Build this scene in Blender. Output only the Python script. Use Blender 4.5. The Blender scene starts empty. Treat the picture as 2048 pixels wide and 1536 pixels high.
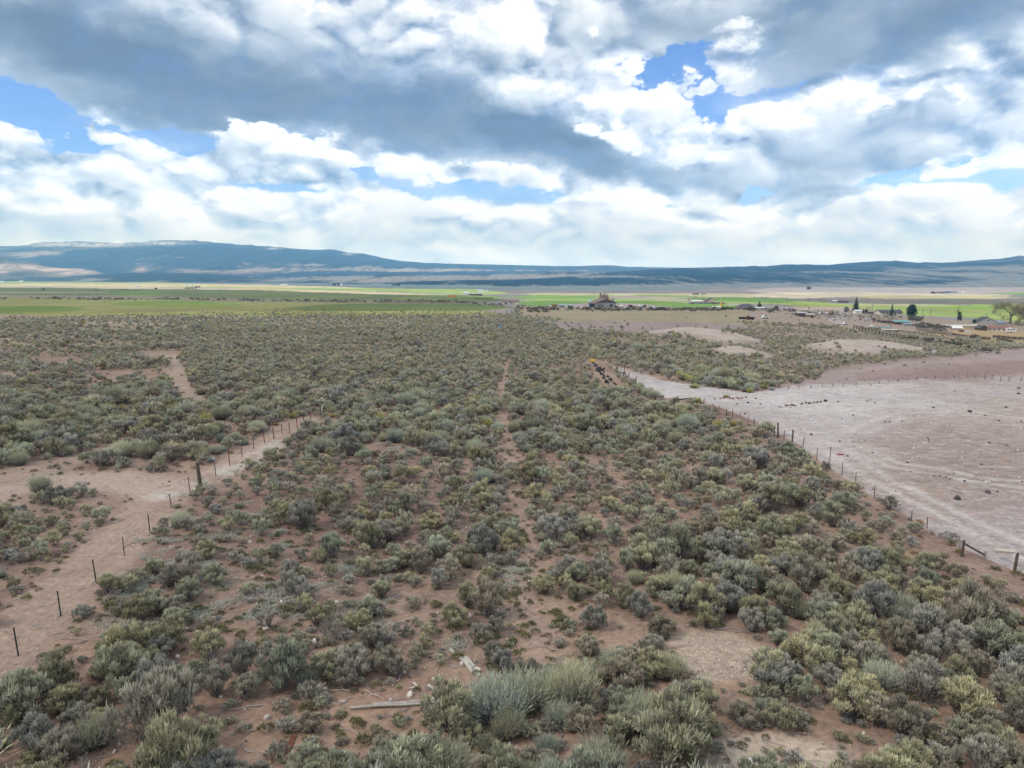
import bpy, math, random
import numpy as np
from mathutils import Vector, Matrix

scene = bpy.context.scene
C = bpy.data.collections.new('place'); scene.collection.children.link(C)
R = math.radians

# ---------------------------------------------------------------- camera
CAM_H = 16.0
F = 1420.0                      # focal length in pixels of the 2048 px wide photograph
TH = math.atan((768 - 555) / F) # downward pitch
cam_data = bpy.data.cameras.new('camera')
cam_data.sensor_width = 36.0
cam_data.lens = F / 2048 * 36.0
cam_data.clip_start = 0.5
cam_data.clip_end = 90000
cam = bpy.data.objects.new('camera', cam_data)
cam.location = (0, 0, CAM_H)
cam.rotation_euler = (math.pi / 2 - TH, 0, 0)
C.objects.link(cam)
scene.camera = cam

scene.view_settings.view_transform = 'Standard'
scene.view_settings.look = 'None'
scene.view_settings.gamma = 1.0
scene.view_settings.use_curve_mapping = False
scene.view_settings.exposure = 0.27
scene.cycles.use_denoising = True
scene.cycles.max_bounces = 4
scene.cycles.diffuse_bounces = 2
scene.cycles.glossy_bounces = 1
scene.cycles.transmission_bounces = 1
scene.cycles.volume_bounces = 1
scene.cycles.transparent_max_bounces = 4

SUN_EL, SUN_AZ = 46.0, 243.0     # compass azimuth of the sun (0 = straight ahead of the camera, clockwise)
def sky_angles(px, py):
    """direction of a photograph pixel as azimuth (clockwise from +Y) and elevation, degrees"""
    x = (px - 1024) / F; u = (768 - py) / F
    d = Vector((x, math.cos(TH) + u * math.sin(TH), -math.sin(TH) + u * math.cos(TH))).normalized()
    return math.degrees(math.atan2(d.x, d.y)), math.degrees(math.asin(d.z))

# ---------------------------------------------------------------- small node language
class NT:
    def __init__(s, tree): s.t = tree; s.n = tree.nodes; s.l = tree.links
    def node(s, kind, **kw):
        n = s.n.new(kind)
        for k, v in kw.items(): setattr(n, k, v)
        return n
    def put(s, sock, v):
        if isinstance(v, V): s.l.new(v.s, sock)
        elif isinstance(v, bpy.types.NodeSocket): s.l.new(v, sock)
        else:
            if sock.type == 'RGBA' and not hasattr(v, '__len__'): v = (v, v, v, 1)
            if sock.type == 'RGBA' and len(v) == 3: v = (*v, 1)
            sock.default_value = v
    def math(s, op, a, b=None, c=None, clamp=False):
        n = s.node('ShaderNodeMath', operation=op, use_clamp=clamp)
        for i, v in enumerate((a, b, c)):
            if v is not None: s.put(n.inputs[i], v)
        return V(s, n.outputs[0])
    def vmath(s, op, a, b=None, scale=None):
        n = s.node('ShaderNodeVectorMath', operation=op)
        s.put(n.inputs[0], a)
        if b is not None: s.put(n.inputs[1], b)
        if scale is not None: s.put(n.inputs['Scale'], scale)
        return V(s, n.outputs['Value'] if op in ('LENGTH', 'DOT_PRODUCT', 'DISTANCE') else n.outputs[0])
    def ramp(s, x, a, b, to0=0.0, to1=1.0, smooth=True):
        n = s.node('ShaderNodeMapRange', interpolation_type='SMOOTHSTEP' if smooth else 'LINEAR', clamp=True)
        for k, v in zip(('Value', 'From Min', 'From Max', 'To Min', 'To Max'), (x, a, b, to0, to1)): s.put(n.inputs[k], v)
        return V(s, n.outputs[0])
    def noise(s, vec, scale, detail=4, rough=0.55, color=False, lac=2.0, dist=0.0):
        n = s.node('ShaderNodeTexNoise')
        s.put(n.inputs['Vector'], vec)
        n.inputs['Scale'].default_value = scale; n.inputs['Detail'].default_value = detail
        n.inputs['Roughness'].default_value = rough; n.inputs['Lacunarity'].default_value = lac
        n.inputs['Distortion'].default_value = dist
        return V(s, n.outputs['Color' if color else 0])
    def voronoi(s, vec, scale, feature='F1', detail=0, rough=0.5, smooth=1.0, out='Distance'):
        n = s.node('ShaderNodeTexVoronoi', feature=feature)
        s.put(n.inputs['Vector'], vec)
        n.inputs['Scale'].default_value = scale
        if feature != 'DISTANCE_TO_EDGE' or True:
            if 'Detail' in n.inputs: n.inputs['Detail'].default_value = detail; n.inputs['Roughness'].default_value = rough
        if feature == 'SMOOTH_F1': n.inputs['Smoothness'].default_value = smooth
        return V(s, n.outputs[out])
    def mix(s, f, a, b, blend='MIX'):
        n = s.node('ShaderNodeMix', data_type='RGBA', blend_type=blend)
        s.put(n.inputs[0], f); s.put(n.inputs[6], a); s.put(n.inputs[7], b)
        return V(s, n.outputs[2])
    def cramp(s, x, stops):
        n = s.node('ShaderNodeValToRGB')
        e = n.color_ramp.elements
        while len(e) < len(stops): e.new(0.5)
        for k, (p, c) in zip(e, stops): k.position = p; k.color = (*c, 1)
        s.put(n.inputs[0], x)
        return V(s, n.outputs[0])
    def xyz(s, v):
        n = s.node('ShaderNodeSeparateXYZ'); s.put(n.inputs[0], v)
        return [V(s, o) for o in n.outputs]
    def vec(s, x, y, z):
        n = s.node('ShaderNodeCombineXYZ')
        for i, v in enumerate((x, y, z)): s.put(n.inputs[i], v)
        return V(s, n.outputs[0])
    def attr(s, name, out='Color'):
        n = s.node('ShaderNodeAttribute', attribute_name=name)
        return V(s, n.outputs[out])
class V:
    def __init__(s, nt, sock): s.nt = nt; s.s = sock
    def __add__(s, o): return s.nt.math('ADD', s, o)
    __radd__ = __add__
    def __sub__(s, o): return s.nt.math('SUBTRACT', s, o)
    def __rsub__(s, o): return s.nt.math('SUBTRACT', o, s)
    def __mul__(s, o): return s.nt.math('MULTIPLY', s, o)
    __rmul__ = __mul__
    def __truediv__(s, o): return s.nt.math('DIVIDE', s, o)

# ---------------------------------------------------------------- sky and sun
world = bpy.data.worlds.new('World'); scene.world = world
world.use_nodes = True
nt = NT(world.node_tree); nt.n.clear()
def build_sky():
    out = nt.node('ShaderNodeOutputWorld'); bg = nt.node('ShaderNodeBackground')
    nt.l.new(bg.outputs[0], out.inputs[0])
    bg.inputs[1].default_value = 0.1
    sky = nt.node('ShaderNodeTexSky', sky_type='NISHITA')
    sky.sun_disc = False
    sky.sun_elevation = R(SUN_EL); sky.sun_rotation = R(SUN_AZ)
    sky.altitude = 1900; sky.air_density = 1.0; sky.dust_density = 0.4; sky.ozone_density = 1.6
    tc = nt.node('ShaderNodeTexCoord')
    D = nt.vmath('NORMALIZE', tc.outputs['Generated'])
    x, y, z = nt.xyz(D)
    az = nt.math('ARCTAN2', x, y) * (180 / math.pi)
    el = nt.math('ARCSINE', z) * (180 / math.pi)
    # noise space: the direction, stretched so that clouds are wider than tall
    Q = nt.vec(x, y, z * 1.7)
    w1 = nt.noise(Q, 4.5, 8, 0.56, color=True)
    w2 = nt.noise(Q, 19, 6, 0.6, color=True)
    wx1, wy1, _ = nt.xyz(w1); wx2, wy2, _ = nt.xyz(w2)
    # azimuth and elevation, frayed by the noise (degrees); amplitude shrinks towards the horizon where clouds are far
    amp = nt.ramp(el, 0, 13, 0.5, 1.0, smooth=False)
    ax = az + (wx1 - 0.5) * amp * 6.5 + (wx2 - 0.5) * amp * 4.5
    ey = el + (wy1 - 0.5) * amp * 3.8 + (wy2 - 0.5) * amp * 3.2
    P = nt.vec(ax, ey, 0.0)
    def chain(t):
        """the frayed direction again, tied to what is already computed so that patches are worked out one after another"""
        return nt.vec(ax, ey, t * 1e-4)
    def patch(P, px, py, rx, ry, w, rot=0.0, hard=0.25):
        """a soft ellipse of sky round the direction of a photograph pixel"""
        a0, e0 = sky_angles(px, py)
        k = 57.3 / F
        m = nt.node('ShaderNodeMapping', vector_type='TEXTURE')
        nt.l.new(P.s, m.inputs[0])
        m.inputs['Location'].default_value = (a0, e0, 0)
        m.inputs['Rotation'].default_value = (0, 0, R(rot))
        m.inputs['Scale'].default_value = (rx * k, ry * k, 1)
        l = nt.vmath('LENGTH', V(nt, m.outputs[0]))
        return nt.ramp(l, 1.0 + (1 - hard) * 0.5, hard, 0.0, w)
    def total(base, items):
        t = base
        for it in items: t = patch(chain(t) if isinstance(t, V) else P, *it) + t
        return t
    def puff(v):
        """rounded heaps with creases between them, like the heads of cumulus"""
        n = nt.node('ShaderNodeTexNoise', noise_type='RIDGED_MULTIFRACTAL', normalize=False)
        nt.put(n.inputs['Vector'], v); n.inputs['Scale'].default_value = 8.5; n.inputs['Detail'].default_value = 6; n.inputs['Roughness'].default_value = 0.52
        n.inputs['Offset'].default_value = 1.0; n.inputs['Gain'].default_value = 1.3
        return nt.ramp(V(nt, n.outputs[0]), 0.0, 2.2, 0.0, 1.0, smooth=False)
    qw = nt.vmath('ADD', Q, nt.vmath('SCALE', nt.vmath('SUBTRACT', w2, (.5, .5, .5)), scale=0.03))
    billow = puff(qw)                                   # 1 in the creases, 0 on the heaps
    billow_up = puff(nt.vmath('ADD', qw, (0.010, 0.0, 0.020)))
    big = nt.noise(Q, 2.2, 5, 0.5)
    # ---- how much cloud covers the blue
    gaps = [  # px, py, rx, ry, weight, rotation
        (1350, 135, 80, 30, -1.0, 14), (1405, 100, 44, 24, -0.9, 10), (1405, 190, 34, 46, -0.9, 20), (1310, 165, 30, 28, -0.8, 0), (1425, 225, 20, 30, -0.8, 0),
        (1470, 190, 56, 14, -0.75, 10), (1555, 174, 26, 9, -0.8, 0), (1365, 150, 22, 18, 0.55, 0), (1340, 90, 40, 16, 0.3, 0),
        (45, 208, 120, 30, -0.72, -20), (100, 250, 80, 14, -0.5, -10), (0, 180, 60, 30, -0.45, -10), (365, 276, 66, 22, -0.75, -8), (275, 262, 70, 12, -0.4, 0), (545, 260, 36, 6, -0.6, 0),
        (890, 374, 180, 28, -0.85, -6), (560, 372, 90, 12, -0.45, 0), (130, 285, 60, 14, -0.5, 0), (1250, 425, 60, 8, -0.4, 0), (2010, 365, 60, 10, -0.5, 0), (1075, 395, 90, 15, -0.6, -4), (735, 340, 50, 9, -0.5, 0),
        (1506, 390, 20, 12, -0.62, 30), (1524, 378, 22, 10, -0.62, -20), (1290, 412, 60, 8, -0.45, 0),
        (1935, 345, 160, 22, -0.8, 6), (1800, 362, 70, 10, -0.5, 0)]
    fine = nt.noise(Q, 34, 6, 0.62)
    cover = total(0.74, gaps) + (wx1 - 0.5) * 0.3 + (0.5 - billow) * 0.45 + (fine - 0.5) * 0.45
    alpha = nt.ramp(cover, 0.27, 0.50) * 0.62 + nt.ramp(cover, 0.34, 0.82) * 0.38
    thin = nt.ramp(el, 1.5, 7.5, 0.97, 0.0)           # near the horizon all is veiled
    veil = nt.ramp(nt.noise(nt.vec(x * 2, y * 2, z * 7), 3.0, 6, 0.6), 0.42, 0.75, 0.0, 0.45)
    alpha = nt.math('MAXIMUM', nt.math('MAXIMUM', alpha, thin), veil)
    # ---- how bright the cloud is: 0 dark base, 1 sunlit white
    shade = [
        # the big dark bank, falling from the upper left to the centre right
        (100, 120, 380, 80, -0.40, -14), (350, 170, 340, 80, -0.40, -14), (640, 195, 380, 85, -0.42, -10), (930, 250, 360, 62, -0.46, -8),
        (1190, 300, 240, 48, -0.32, -10), (600, 60, 480, 90, -0.22, -6), (60, 20, 260, 70, -0.16, 0), (1060, 160, 200, 70, -0.14, 0),
        (1100, 258, 140, 40, -0.26, 0), (230, 215, 190, 26, -0.16, -8), (1210, 345, 260, 26, -0.26, -6),
        # dark ceiling at the upper right
        (1500, 25, 220, 66, -0.42, 0), (1740, 40, 300, 76, -0.40, 8), (1980, 10, 220, 60, -0.36, 10), (1260, 45, 150, 60, -0.26, 0),
        # grey bases at the right
        (1930, 205, 190, 42, -0.28, 8), (1580, 345, 220, 50, -0.32, -4), (1850, 295, 150, 36, -0.26, 6), (1640, 270, 210, 46, -0.20, 0), (1590, 150, 180, 46, -0.16, 0), (1800, 130, 250, 60, -0.10, 0),
        (1600, 388, 120, 15, -0.26, 0), (1660, 408, 170, 14, -0.14, 4), (1700, 460, 280, 16, -0.16, 0), (2000, 480, 220, 22, -0.14, 0),
        (60, 470, 330, 40, -0.22, 0), (400, 440, 200, 14, -0.14, 0), (820, 505, 120, 30, -0.16, -20), (1500, 500, 220, 20, -0.2, 0), (840, 480, 200, 40, -0.08, 0), (1250, 490, 200, 40, -0.12, 0),
        # sunlit heads
        (1330, 235, 110, 70, 0.34, -20), (1250, 190, 110, 60, 0.28, 0), (1060, 70, 60, 90, 0.30, 0), (930, 60, 110, 50, 0.18, 0), (1180, 130, 90, 40, 0.1, 0),
        (1480, 245, 120, 44, 0.22, 0), (1680, 175, 80, 40, 0.22, 0), (1480, 70, 50, 28, 0.22, 0), (1400, 180, 60, 40, 0.2, 0),
        (620, 285, 150, 26, 0.16, 0), (780, 325, 90, 22, 0.2, 0), (980, 350, 90, 24, 0.2, -10), (170, 255, 70, 36, 0.16, 0), (2010, 310, 120, 20, 0.3, 10), (560, 420, 500, 40, 0.12, 0), (1900, 400, 300, 26, 0.1, 0)]
    lit = (billow_up - billow)                          # relief: lit where the billow rises towards the sun
    b = total(cover * 1e-6 + 0.80, shade)
    deep = nt.ramp(b, 0.20, 0.80, 0.16, 1.0)            # dark bases are smooth, sunlit heads are crisp
    soft = nt.noise(nt.vec(x, y, z * 3.2), 6.5, 5, 0.5)
    b = b * 0.90 + 0.085 + (soft - 0.5) * 0.30 + lit * deep * 1.25 + (0.5 - billow) * deep * 0.25 + (big - 0.5) * 0.30 + (wy1 - 0.5) * 0.22 + (fine - 0.5) * deep * 0.30
    flat = nt.ramp(el, 0.5, 6.5, 0.80, 0.0)             # far clouds melt into a pale band
    b = b * (1 - flat) + flat * (0.82 + (big - 0.5) * 0.6)
    # heaped heads with crisp edges: bright crown, grey foot
    edge = (0.5 - billow) * 1.5 + (fine - 0.5) * 0.9
    relief = lit * 1.7 + (fine - 0.5) * 0.38
    heads = [  # px, py, rx, ry, crown brightness, foot darkness, rotation, softness
        (620, 415, 230, 30, .90, .10, 0, .5), (930, 430, 170, 30, .92, .10, -4, .4), (1130, 440, 120, 24, .90, .10, -4, .4),
        (180, 262, 56, 30, .93, .30, 0, .16), (270, 345, 190, 44, .92, .24, 0, .25), (90, 330, 130, 30, .9, .2, 0, .4), (2, 292, 20, 40, .97, .2, 0, .2),
        (570, 288, 170, 36, .95, .34, -2, .16), (780, 325, 110, 28, .95, .26, -8, .16), (960, 345, 110, 30, .95, .30, -10, .16),
        (1160, 398, 90, 18, .95, .26, -4, .16), (1400, 425, 170, 26, .94, .24, 0, .2), (1600, 430, 150, 22, .92, .22, 0, .2), (1890, 395, 190, 22, .95, .20, 3, .2),
        (1370, 142, 22, 20, .93, .12, 0, .3), (1398, 172, 34, 22, .95, .15, 20, .2), (1490, 100, 70, 46, .93, .22, 10, .3),
        (1640, 222, 250, 52, .98, .30, 6, .14), (1480, 255, 110, 44, 1.0, .15, 10, .16), (1970, 320, 170, 24, .98, .22, 8, .2),
        (1290, 225, 150, 86, 1.03, .16, -24, .10), (1340, 268, 110, 56, 1.0, .28, -20, .10)]
    for hx, hy, rx, ry, cr, ft, rot, soft in heads:
        a0, e0 = sky_angles(hx, hy); kk = 57.3 / F
        m = nt.node('ShaderNodeMapping', vector_type='TEXTURE'); nt.l.new(chain(b).s, m.inputs[0])
        m.inputs['Location'].default_value = (a0, e0, 0); m.inputs['Rotation'].default_value = (0, 0, R(rot)); m.inputs['Scale'].default_value = (rx * kk, ry * kk, 1)
        l = nt.vmath('LENGTH', V(nt, m.outputs[0])); _, ly, _ = nt.xyz(V(nt, m.outputs[0]))
        cov = nt.ramp(l - edge, .80, .80 - soft * 1.6, 0, 1)
        foot = nt.ramp(ly + relief * .6, -.35, -1.0, 1.0, .0)   # the foot of a head melts into what is behind it
        hb = nt.ramp(ly + relief * 1.2, -.8, .7, cr - ft, cr) + relief * .5
        cov2 = cov * foot
        b = b + (hb - b) * cov2
        alpha = nt.math('MAXIMUM', alpha, cov2)
    col = nt.cramp(b, [(0.0, (0.145, 0.20, 0.28)), (0.20, (0.215, 0.285, 0.375)), (0.42, (0.385, 0.465, 0.565)), (0.66, (0.62, 0.69, 0.765)), (0.88, (0.83, 0.865, 0.90)), (1.0, (.95, .965, .98))])
    glow = nt.mix(nt.ramp(el, 0.2, 5.0, 1.0, 0.0), nt.mix(nt.ramp(el, 2.0, 22.0, 1.0, 0.0), (.92, .955, 1.0), (.93, 1.06, 1.28)), (.92, 1.26, 2.0))
    col10 = nt.vmath('SCALE', nt.mix(1.0, col, glow, 'MULTIPLY'), scale=10.0)
    blue = nt.mix(1.0, V(nt, sky.outputs[0]), (.90, 1.16, 1.66), 'MULTIPLY')
    fin = nt.mix(alpha, blue, col10)
    # below the horizon: plain dull ground tone
    fin = nt.mix(nt.ramp(el, -1.5, -0.2, 1.0, 0.0), fin, (2.2, 2.1, 2.0))
    nt.l.new(fin.s, bg.inputs[0])
build_sky()
world.cycles.sampling_method = 'NONE'

sun_data = bpy.data.lights.new('sun', 'SUN')
sun_data.energy = 1.5; sun_data.angle = R(11); sun_data.color = (1.0, 0.955, 0.89)
sun = bpy.data.objects.new('sun', sun_data); C.objects.link(sun)
_a = R(SUN_AZ)
_d = Vector((math.sin(_a) * math.cos(R(SUN_EL)), math.cos(_a) * math.cos(R(SUN_EL)), math.sin(R(SUN_EL))))
sun.rotation_euler = _d.to_track_quat('Z', 'Y').to_euler()
sun.location = (0, -20, 60)
# ---------------------------------------------------------------- numeric helpers
_rs = np.random.RandomState(11)
_LAT = _rs.rand(512, 512)
def vnoise(x, y):
    xi = np.floor(x).astype(np.int64); yi = np.floor(y).astype(np.int64)
    fx = x - xi; fy = y - yi
    fx = fx * fx * fx * (fx * (fx * 6 - 15) + 10); fy = fy * fy * fy * (fy * (fy * 6 - 15) + 10)
    a = _LAT[xi & 511, yi & 511]; b = _LAT[(xi + 1) & 511, yi & 511]
    c = _LAT[xi & 511, (yi + 1) & 511]; d = _LAT[(xi + 1) & 511, (yi + 1) & 511]
    return (a * (1 - fx) + b * fx) * (1 - fy) + (c * (1 - fx) + d * fx) * fy
def fbm(x, y, octaves=4, gain=0.5, seed=0.0):
    x = np.asarray(x, float) + seed * 17.3; y = np.asarray(y, float) + seed * 9.7
    t = 0; a = 1.0; s = 0.0
    for i in range(octaves):
        t = t + a * vnoise(x, y); s += a; a *= gain
        x, y = (x * 1.6 + y * 1.2) + 13.1, (y * 1.6 - x * 1.2) + 7.9
    return t / s
def sstep(a, b, x):
    t = np.clip((x - a) / (b - a), 0, 1); return t * t * (3 - 2 * t)

# terrain height by direction (columns: photograph x of the direction) and forward distance
T_D = [0, 100, 150, 200, 260, 300, 355, 400, 450, 560, 680, 1000, 2000, 3500, 5000, 8000, 60000]
T_U = [0, 900, 1010, 1080, 1500, 1650, 1800, 2048]
T_Z = [
    [0, 0, 0, 0, 0, 0, -.1, -.4, -1.2, -2.5, -3.6, -6, -8, -9, -10, -12, -12],
    [0, 0, 0, 0, 0, 0, -.1, -.5, -1.5, -3.6, -5.5, -8.5, -13, -20, -26, -34, -34],
    [0, 0, 0, 0, 0, 0, 0, -.8, -3, -7, -9, -12, -18, -27, -32, -40, -40],
    [0, 0, 0, 0, 0, 0, 0, -2.6, -6, -9.5, -11, -14, -20, -29, -36, -44, -44],
    [0, 0, 0, 0, 0, 0, 0, -2.6, -6, -9.5, -11, -14, -20, -29, -36, -44, -44],
    [0, 0, 0, 0, -1.5, -2.8, -4.5, -6.2, -8, -11.5, -13.5, -15, -20, -28, -34, -42, -42],
    [0, 0, 0, -2, -6, -8.4, -11, -12.2, -13.4, -14.5, -15.5, -17, -22, -28, -33, -40, -40],
    [0, 0, -1, -4, -8.5, -11.6, -14.6, -16.4, -18, -19.5, -19, -18, -21, -27, -32, -38, -38]]
_dl = np.log(np.array(T_D) + 60.0)
_gd = np.linspace(_dl[0], _dl[-1], 700)
_tz = np.array([np.interp(_gd, _dl, row) for row in T_Z])
_k = np.hanning(15); _k /= _k.sum()
_tz = np.array([np.convolve(np.pad(r, 7, 'edge'), _k, 'valid') for r in _tz])
_gu = np.linspace(T_U[0], T_U[-1], 257)
_tab = np.array([[np.interp(u, T_U, _tz[:, j]) for j in range(len(_gd))] for u in _gu])
MOUNDS = [  # photograph x, y of the middle, half width across, half depth, height (metres)
    (1380, 672, 13, 14, 2.2), (1440, 682, 10, 12, 2.6), (1478, 711, 6.5, 9, 1.7), (1690, 702, 9, 12, 2.4), (1760, 690, 12, 16, 1.5), (1420, 1330, 3.0, 2.0, -0.25)]
def _flat(px, py):
    x = (px - 1024) / F; u = (768 - py) / F
    dx, dy, dz = x, math.cos(TH) + u * math.sin(TH), -math.sin(TH) + u * math.cos(TH)
    t = -CAM_H / dz; return dx * t, dy * t
_mw = [(*_flat(m[0], m[1]), *m[2:]) for m in MOUNDS]
def height(X, Y):
    X = np.asarray(X, float); Y = np.asarray(Y, float)
    r = np.hypot(X, Y); d = np.maximum(Y, 0.6 * r)
    u = 1024 + F / math.cos(TH) * X / np.maximum(Y, 0.35 * r + 1e-6) 
    u = np.clip(u, 0, 2048)
    fi = (u / 2048) * 256; i = np.clip(fi.astype(int), 0, 255); fu = fi - i
    gj = (np.log(d + 60) - _gd[0]) / (_gd[1] - _gd[0]); gj = np.clip(gj, 0, len(_gd) - 1.001); j = gj.astype(int); fv = gj - j
    z = (_tab[i, j] * (1 - fu) + _tab[i + 1, j] * fu) * (1 - fv) + (_tab[i, j + 1] * (1 - fu) + _tab[i + 1, j + 1] * fu) * fv
    und = (fbm(X / 31, Y / 31, 3, seed=3) - 0.5) * 1.1 * sstep(15, 60, d) * (1 - sstep(400, 1500, d)) + (fbm(X / 4.3, Y / 4.3, 3, seed=5) - 0.5) * 0.22 * (1 - sstep(150, 400, d))
    z = z + und
    for mx, my, rx, ry, h in _mw:
        q = ((X - mx) / rx) ** 2 + ((Y - my) / ry) ** 2
        z = z + h * np.exp(-q * 1.4)
    return z
def project(X, Y, Z):
    """world -> photograph pixel (2048 x 1536)"""
    X = np.asarray(X, float); Y = np.asarray(Y, float); Z = np.asarray(Z, float)
    dep = Y * math.cos(TH) - (Z - CAM_H) * math.sin(TH)
    up = Y * math.sin(TH) + (Z - CAM_H) * math.cos(TH)
    dep = np.where(dep < 0.5, 0.5, dep)
    return 1024 + F * X / dep, 768 - F * up / dep, dep
def ground(px, py, dmin=8.0):
    """the nearest ground point seen at a photograph pixel"""
    x = (px - 1024) / F; u = (768 - py) / F
    dy, dz = math.cos(TH) + u * math.sin(TH), -math.sin(TH) + u * math.cos(TH)
    t = np.geomspace(dmin, 9000, 3000)
    g = CAM_H + dz * t - height(x * t, dy * t)
    k = np.where(g < 0)[0]
    k = k[0] if len(k) else len(t) - 1
    a, b = t[max(k - 1, 0)], t[k]
    for _ in range(25):
        m = 0.5 * (a + b)
        if CAM_H + dz * m - float(height(x * m, dy * m)) < 0: b = m
        else: a = m
    return Vector((x * b, dy * b, float(height(x * b, dy * b))))
def at(px, d):
    """the ground point in the direction of photograph column px at forward distance d"""
    X = (px - 1024) / F * d * math.cos(TH)
    return Vector((X, d, float(height(X, d))))
def mpp(p):
    """metres per photograph pixel at a point"""
    return float(project(p.x, p.y, p.z)[2]) / F

def inside(poly, X, Y):
    """which points lie in a polygon"""
    X = np.asarray(X); Y = np.asarray(Y); r = np.zeros(X.shape, bool)
    n = len(poly)
    for i in range(n):
        x1, y1 = poly[i]; x2, y2 = poly[(i + 1) % n]
        if y1 == y2: continue
        c = ((y1 > Y) != (y2 > Y)) & (X < (x2 - x1) * (Y - y1) / (y2 - y1) + x1)
        r ^= c
    return r
def line_dist(line, X, Y):
    """distance to a polyline, and the position along it"""
    best = np.full(np.shape(X), 1e9)
    for (x1, y1), (x2, y2) in zip(line[:-1], line[1:]):
        dx, dy = x2 - x1, y2 - y1
        t = np.clip(((X - x1) * dx + (Y - y1) * dy) / (dx * dx + dy * dy), 0, 1)
        best = np.minimum(best, np.hypot(X - x1 - t * dx, Y - y1 - t * dy))
    return best
def wpoly(pts): return [tuple(ground(*p)[:2]) for p in pts]

# ---------------------------------------------------------------- object helpers
def set_props(o, label=None, cat=None, group=None, kind=None):
    if label: o['label'] = label
    if cat: o['category'] = cat
    if group: o['group'] = group
    if kind: o['kind'] = kind
    return o
def mesh_from(name, verts, faces, mats=(), smooth=False, mat_idx=None):
    m = bpy.data.meshes.new(name)
    m.from_pydata([tuple(v) for v in verts], [], [tuple(f) for f in faces])
    for k in mats: m.materials.append(k)
    if mat_idx is not None: m.polygons.foreach_set('material_index', np.array(mat_idx, np.int32))
    if smooth: m.polygons.foreach_set('use_smooth', np.ones(len(m.polygons), bool))
    m.update()
    return m
def np_mesh(name, verts, loops, per_face, mats=(), smooth=False):
    """fast mesh from arrays: verts n x 3, loops flat vertex numbers, per_face corners per face"""
    m = bpy.data.meshes.new(name)
    nf = len(loops) // per_face
    m.vertices.add(len(verts)); m.vertices.foreach_set('co', np.asarray(verts, np.float32).ravel())
    m.loops.add(len(loops)); m.loops.foreach_set('vertex_index', np.asarray(loops, np.int32))
    m.polygons.add(nf); m.polygons.foreach_set('loop_start', np.arange(0, nf * per_face, per_face, dtype=np.int32))
    try: m.polygons.foreach_set('loop_total', np.full(nf, per_face, np.int32))
    except Exception: pass
    for k in mats: m.materials.append(k)
    m.polygons.foreach_set('use_smooth', np.full(nf, bool(smooth)))
    m.update(calc_edges=True)
    return m
def obj(name, mesh, parent=None, loc=None, rot=None, scale=None):
    o = bpy.data.objects.new(name, mesh); C.objects.link(o)
    if parent is not None: o.parent = parent
    if loc is not None: o.location = loc
    if rot is not None: o.rotation_euler = rot
    if scale is not None: o.scale = scale
    return o
def empty(name, loc, label, cat, group=None, rz=0.0):
    o = bpy.data.objects.new(name, None); C.objects.link(o)
    o.location = loc; o.rotation_euler = (0, 0, rz); o.empty_display_size = 0.3
    return set_props(o, label, cat, group)
def grid_loops(nr, nc):
    i = np.arange(nr * nc).reshape(nr, nc)
    return np.stack([i[:-1, :-1], i[:-1, 1:], i[1:, 1:], i[1:, :-1]], -1).ravel()
def add_attr(m, name, data):
    data = np.asarray(data, np.float32)
    if data.ndim == 1:
        a = m.attributes.new(name, 'FLOAT', 'POINT'); a.data.foreach_set('value', data)
    else:
        if data.shape[1] == 3: data = np.concatenate([data, np.ones((len(data), 1), np.float32)], 1)
        a = m.attributes.new(name, 'FLOAT_COLOR', 'POINT'); a.data.foreach_set('color', data.ravel())

# ---------------------------------------------------------------- materials
_mats = {}
def mat(name, color, rough=0.85, metal=0.0, var=0.15, scale=8.0, bump=0.0, spec=0.25, vary_inst=0.0):
    """plain procedural material: a base colour broken by noise, optionally with relief"""
    if name in _mats: return _mats[name]
    m = bpy.data.materials.new(name); m.use_nodes = True
    t = NT(m.node_tree); b = t.n['Principled BSDF']
    tc = t.node('ShaderNodeTexCoord')
    n = t.noise(tc.outputs['Object'], scale, 5, 0.6)
    k = t.ramp(n, 0.25, 0.75, 1 - var, 1 + var, smooth=False)
    if vary_inst:
        oi = t.node('ShaderNodeObjectInfo')
        k = k * t.ramp(V(t, oi.outputs['Random']), 0, 1, 1 - vary_inst, 1 + vary_inst, smooth=False)
    c = t.vmath('SCALE', tuple(color), scale=k)
    t.put(b.inputs['Base Color'], c)
    b.inputs['Roughness'].default_value = rough; b.inputs['Metallic'].default_value = metal
    b.inputs['Specular IOR Level'].default_value = spec
    if bump:
        bn = t.node('ShaderNodeBump'); bn.inputs['Strength'].default_value = bump; bn.inputs['Distance'].default_value = 0.02
        t.put(bn.inputs['Height'], t.noise(tc.outputs['Object'], scale * 4, 5, 0.65)); t.l.new(bn.outputs[0], b.inputs['Normal'])
    _mats[name] = m
    return m
# ---------------------------------------------------------------- zones of the ground
def S(r, g, b, k=1.04):
    """albedo that shows about this sRGB value under the scene's light"""
    f = lambda v: ((v / 255 + 0.055) / 1.055) ** 2.4 if v > 10 else v / 255 / 12.92
    return np.array([f(r), f(g), f(b)]) / k
PAD = [(1215, 728), (1330, 762), (1490, 783), (1600, 771), (1770, 757), (2048, 752), (2600, 735), (2700, 1500), (2250, 1240), (2048, 1150), (1900, 1085), (1790, 1018), (1700, 965), (1590, 885), (1500, 838), (1420, 806), (1330, 796), (1270, 768)]
SLOPE = [(1590, 775), (1660, 738), (1900, 712), (2048, 697), (2600, 690), (2600, 760), (2048, 754), (1770, 760)]
TRAIL = [(1090, 1330), (1052, 1220), (1062, 1130), (1040, 1040), (1036, 960), (1018, 890), (1010, 850), (1000, 800), (1012, 745), (1020, 718)]
FENCE_PATH = [(-60, 1360), (60, 1262), (150, 1165), (225, 1090), (275, 1045), (310, 1005), (360, 970), (430, 945), (490, 915), (560, 870), (610, 842)]
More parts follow.
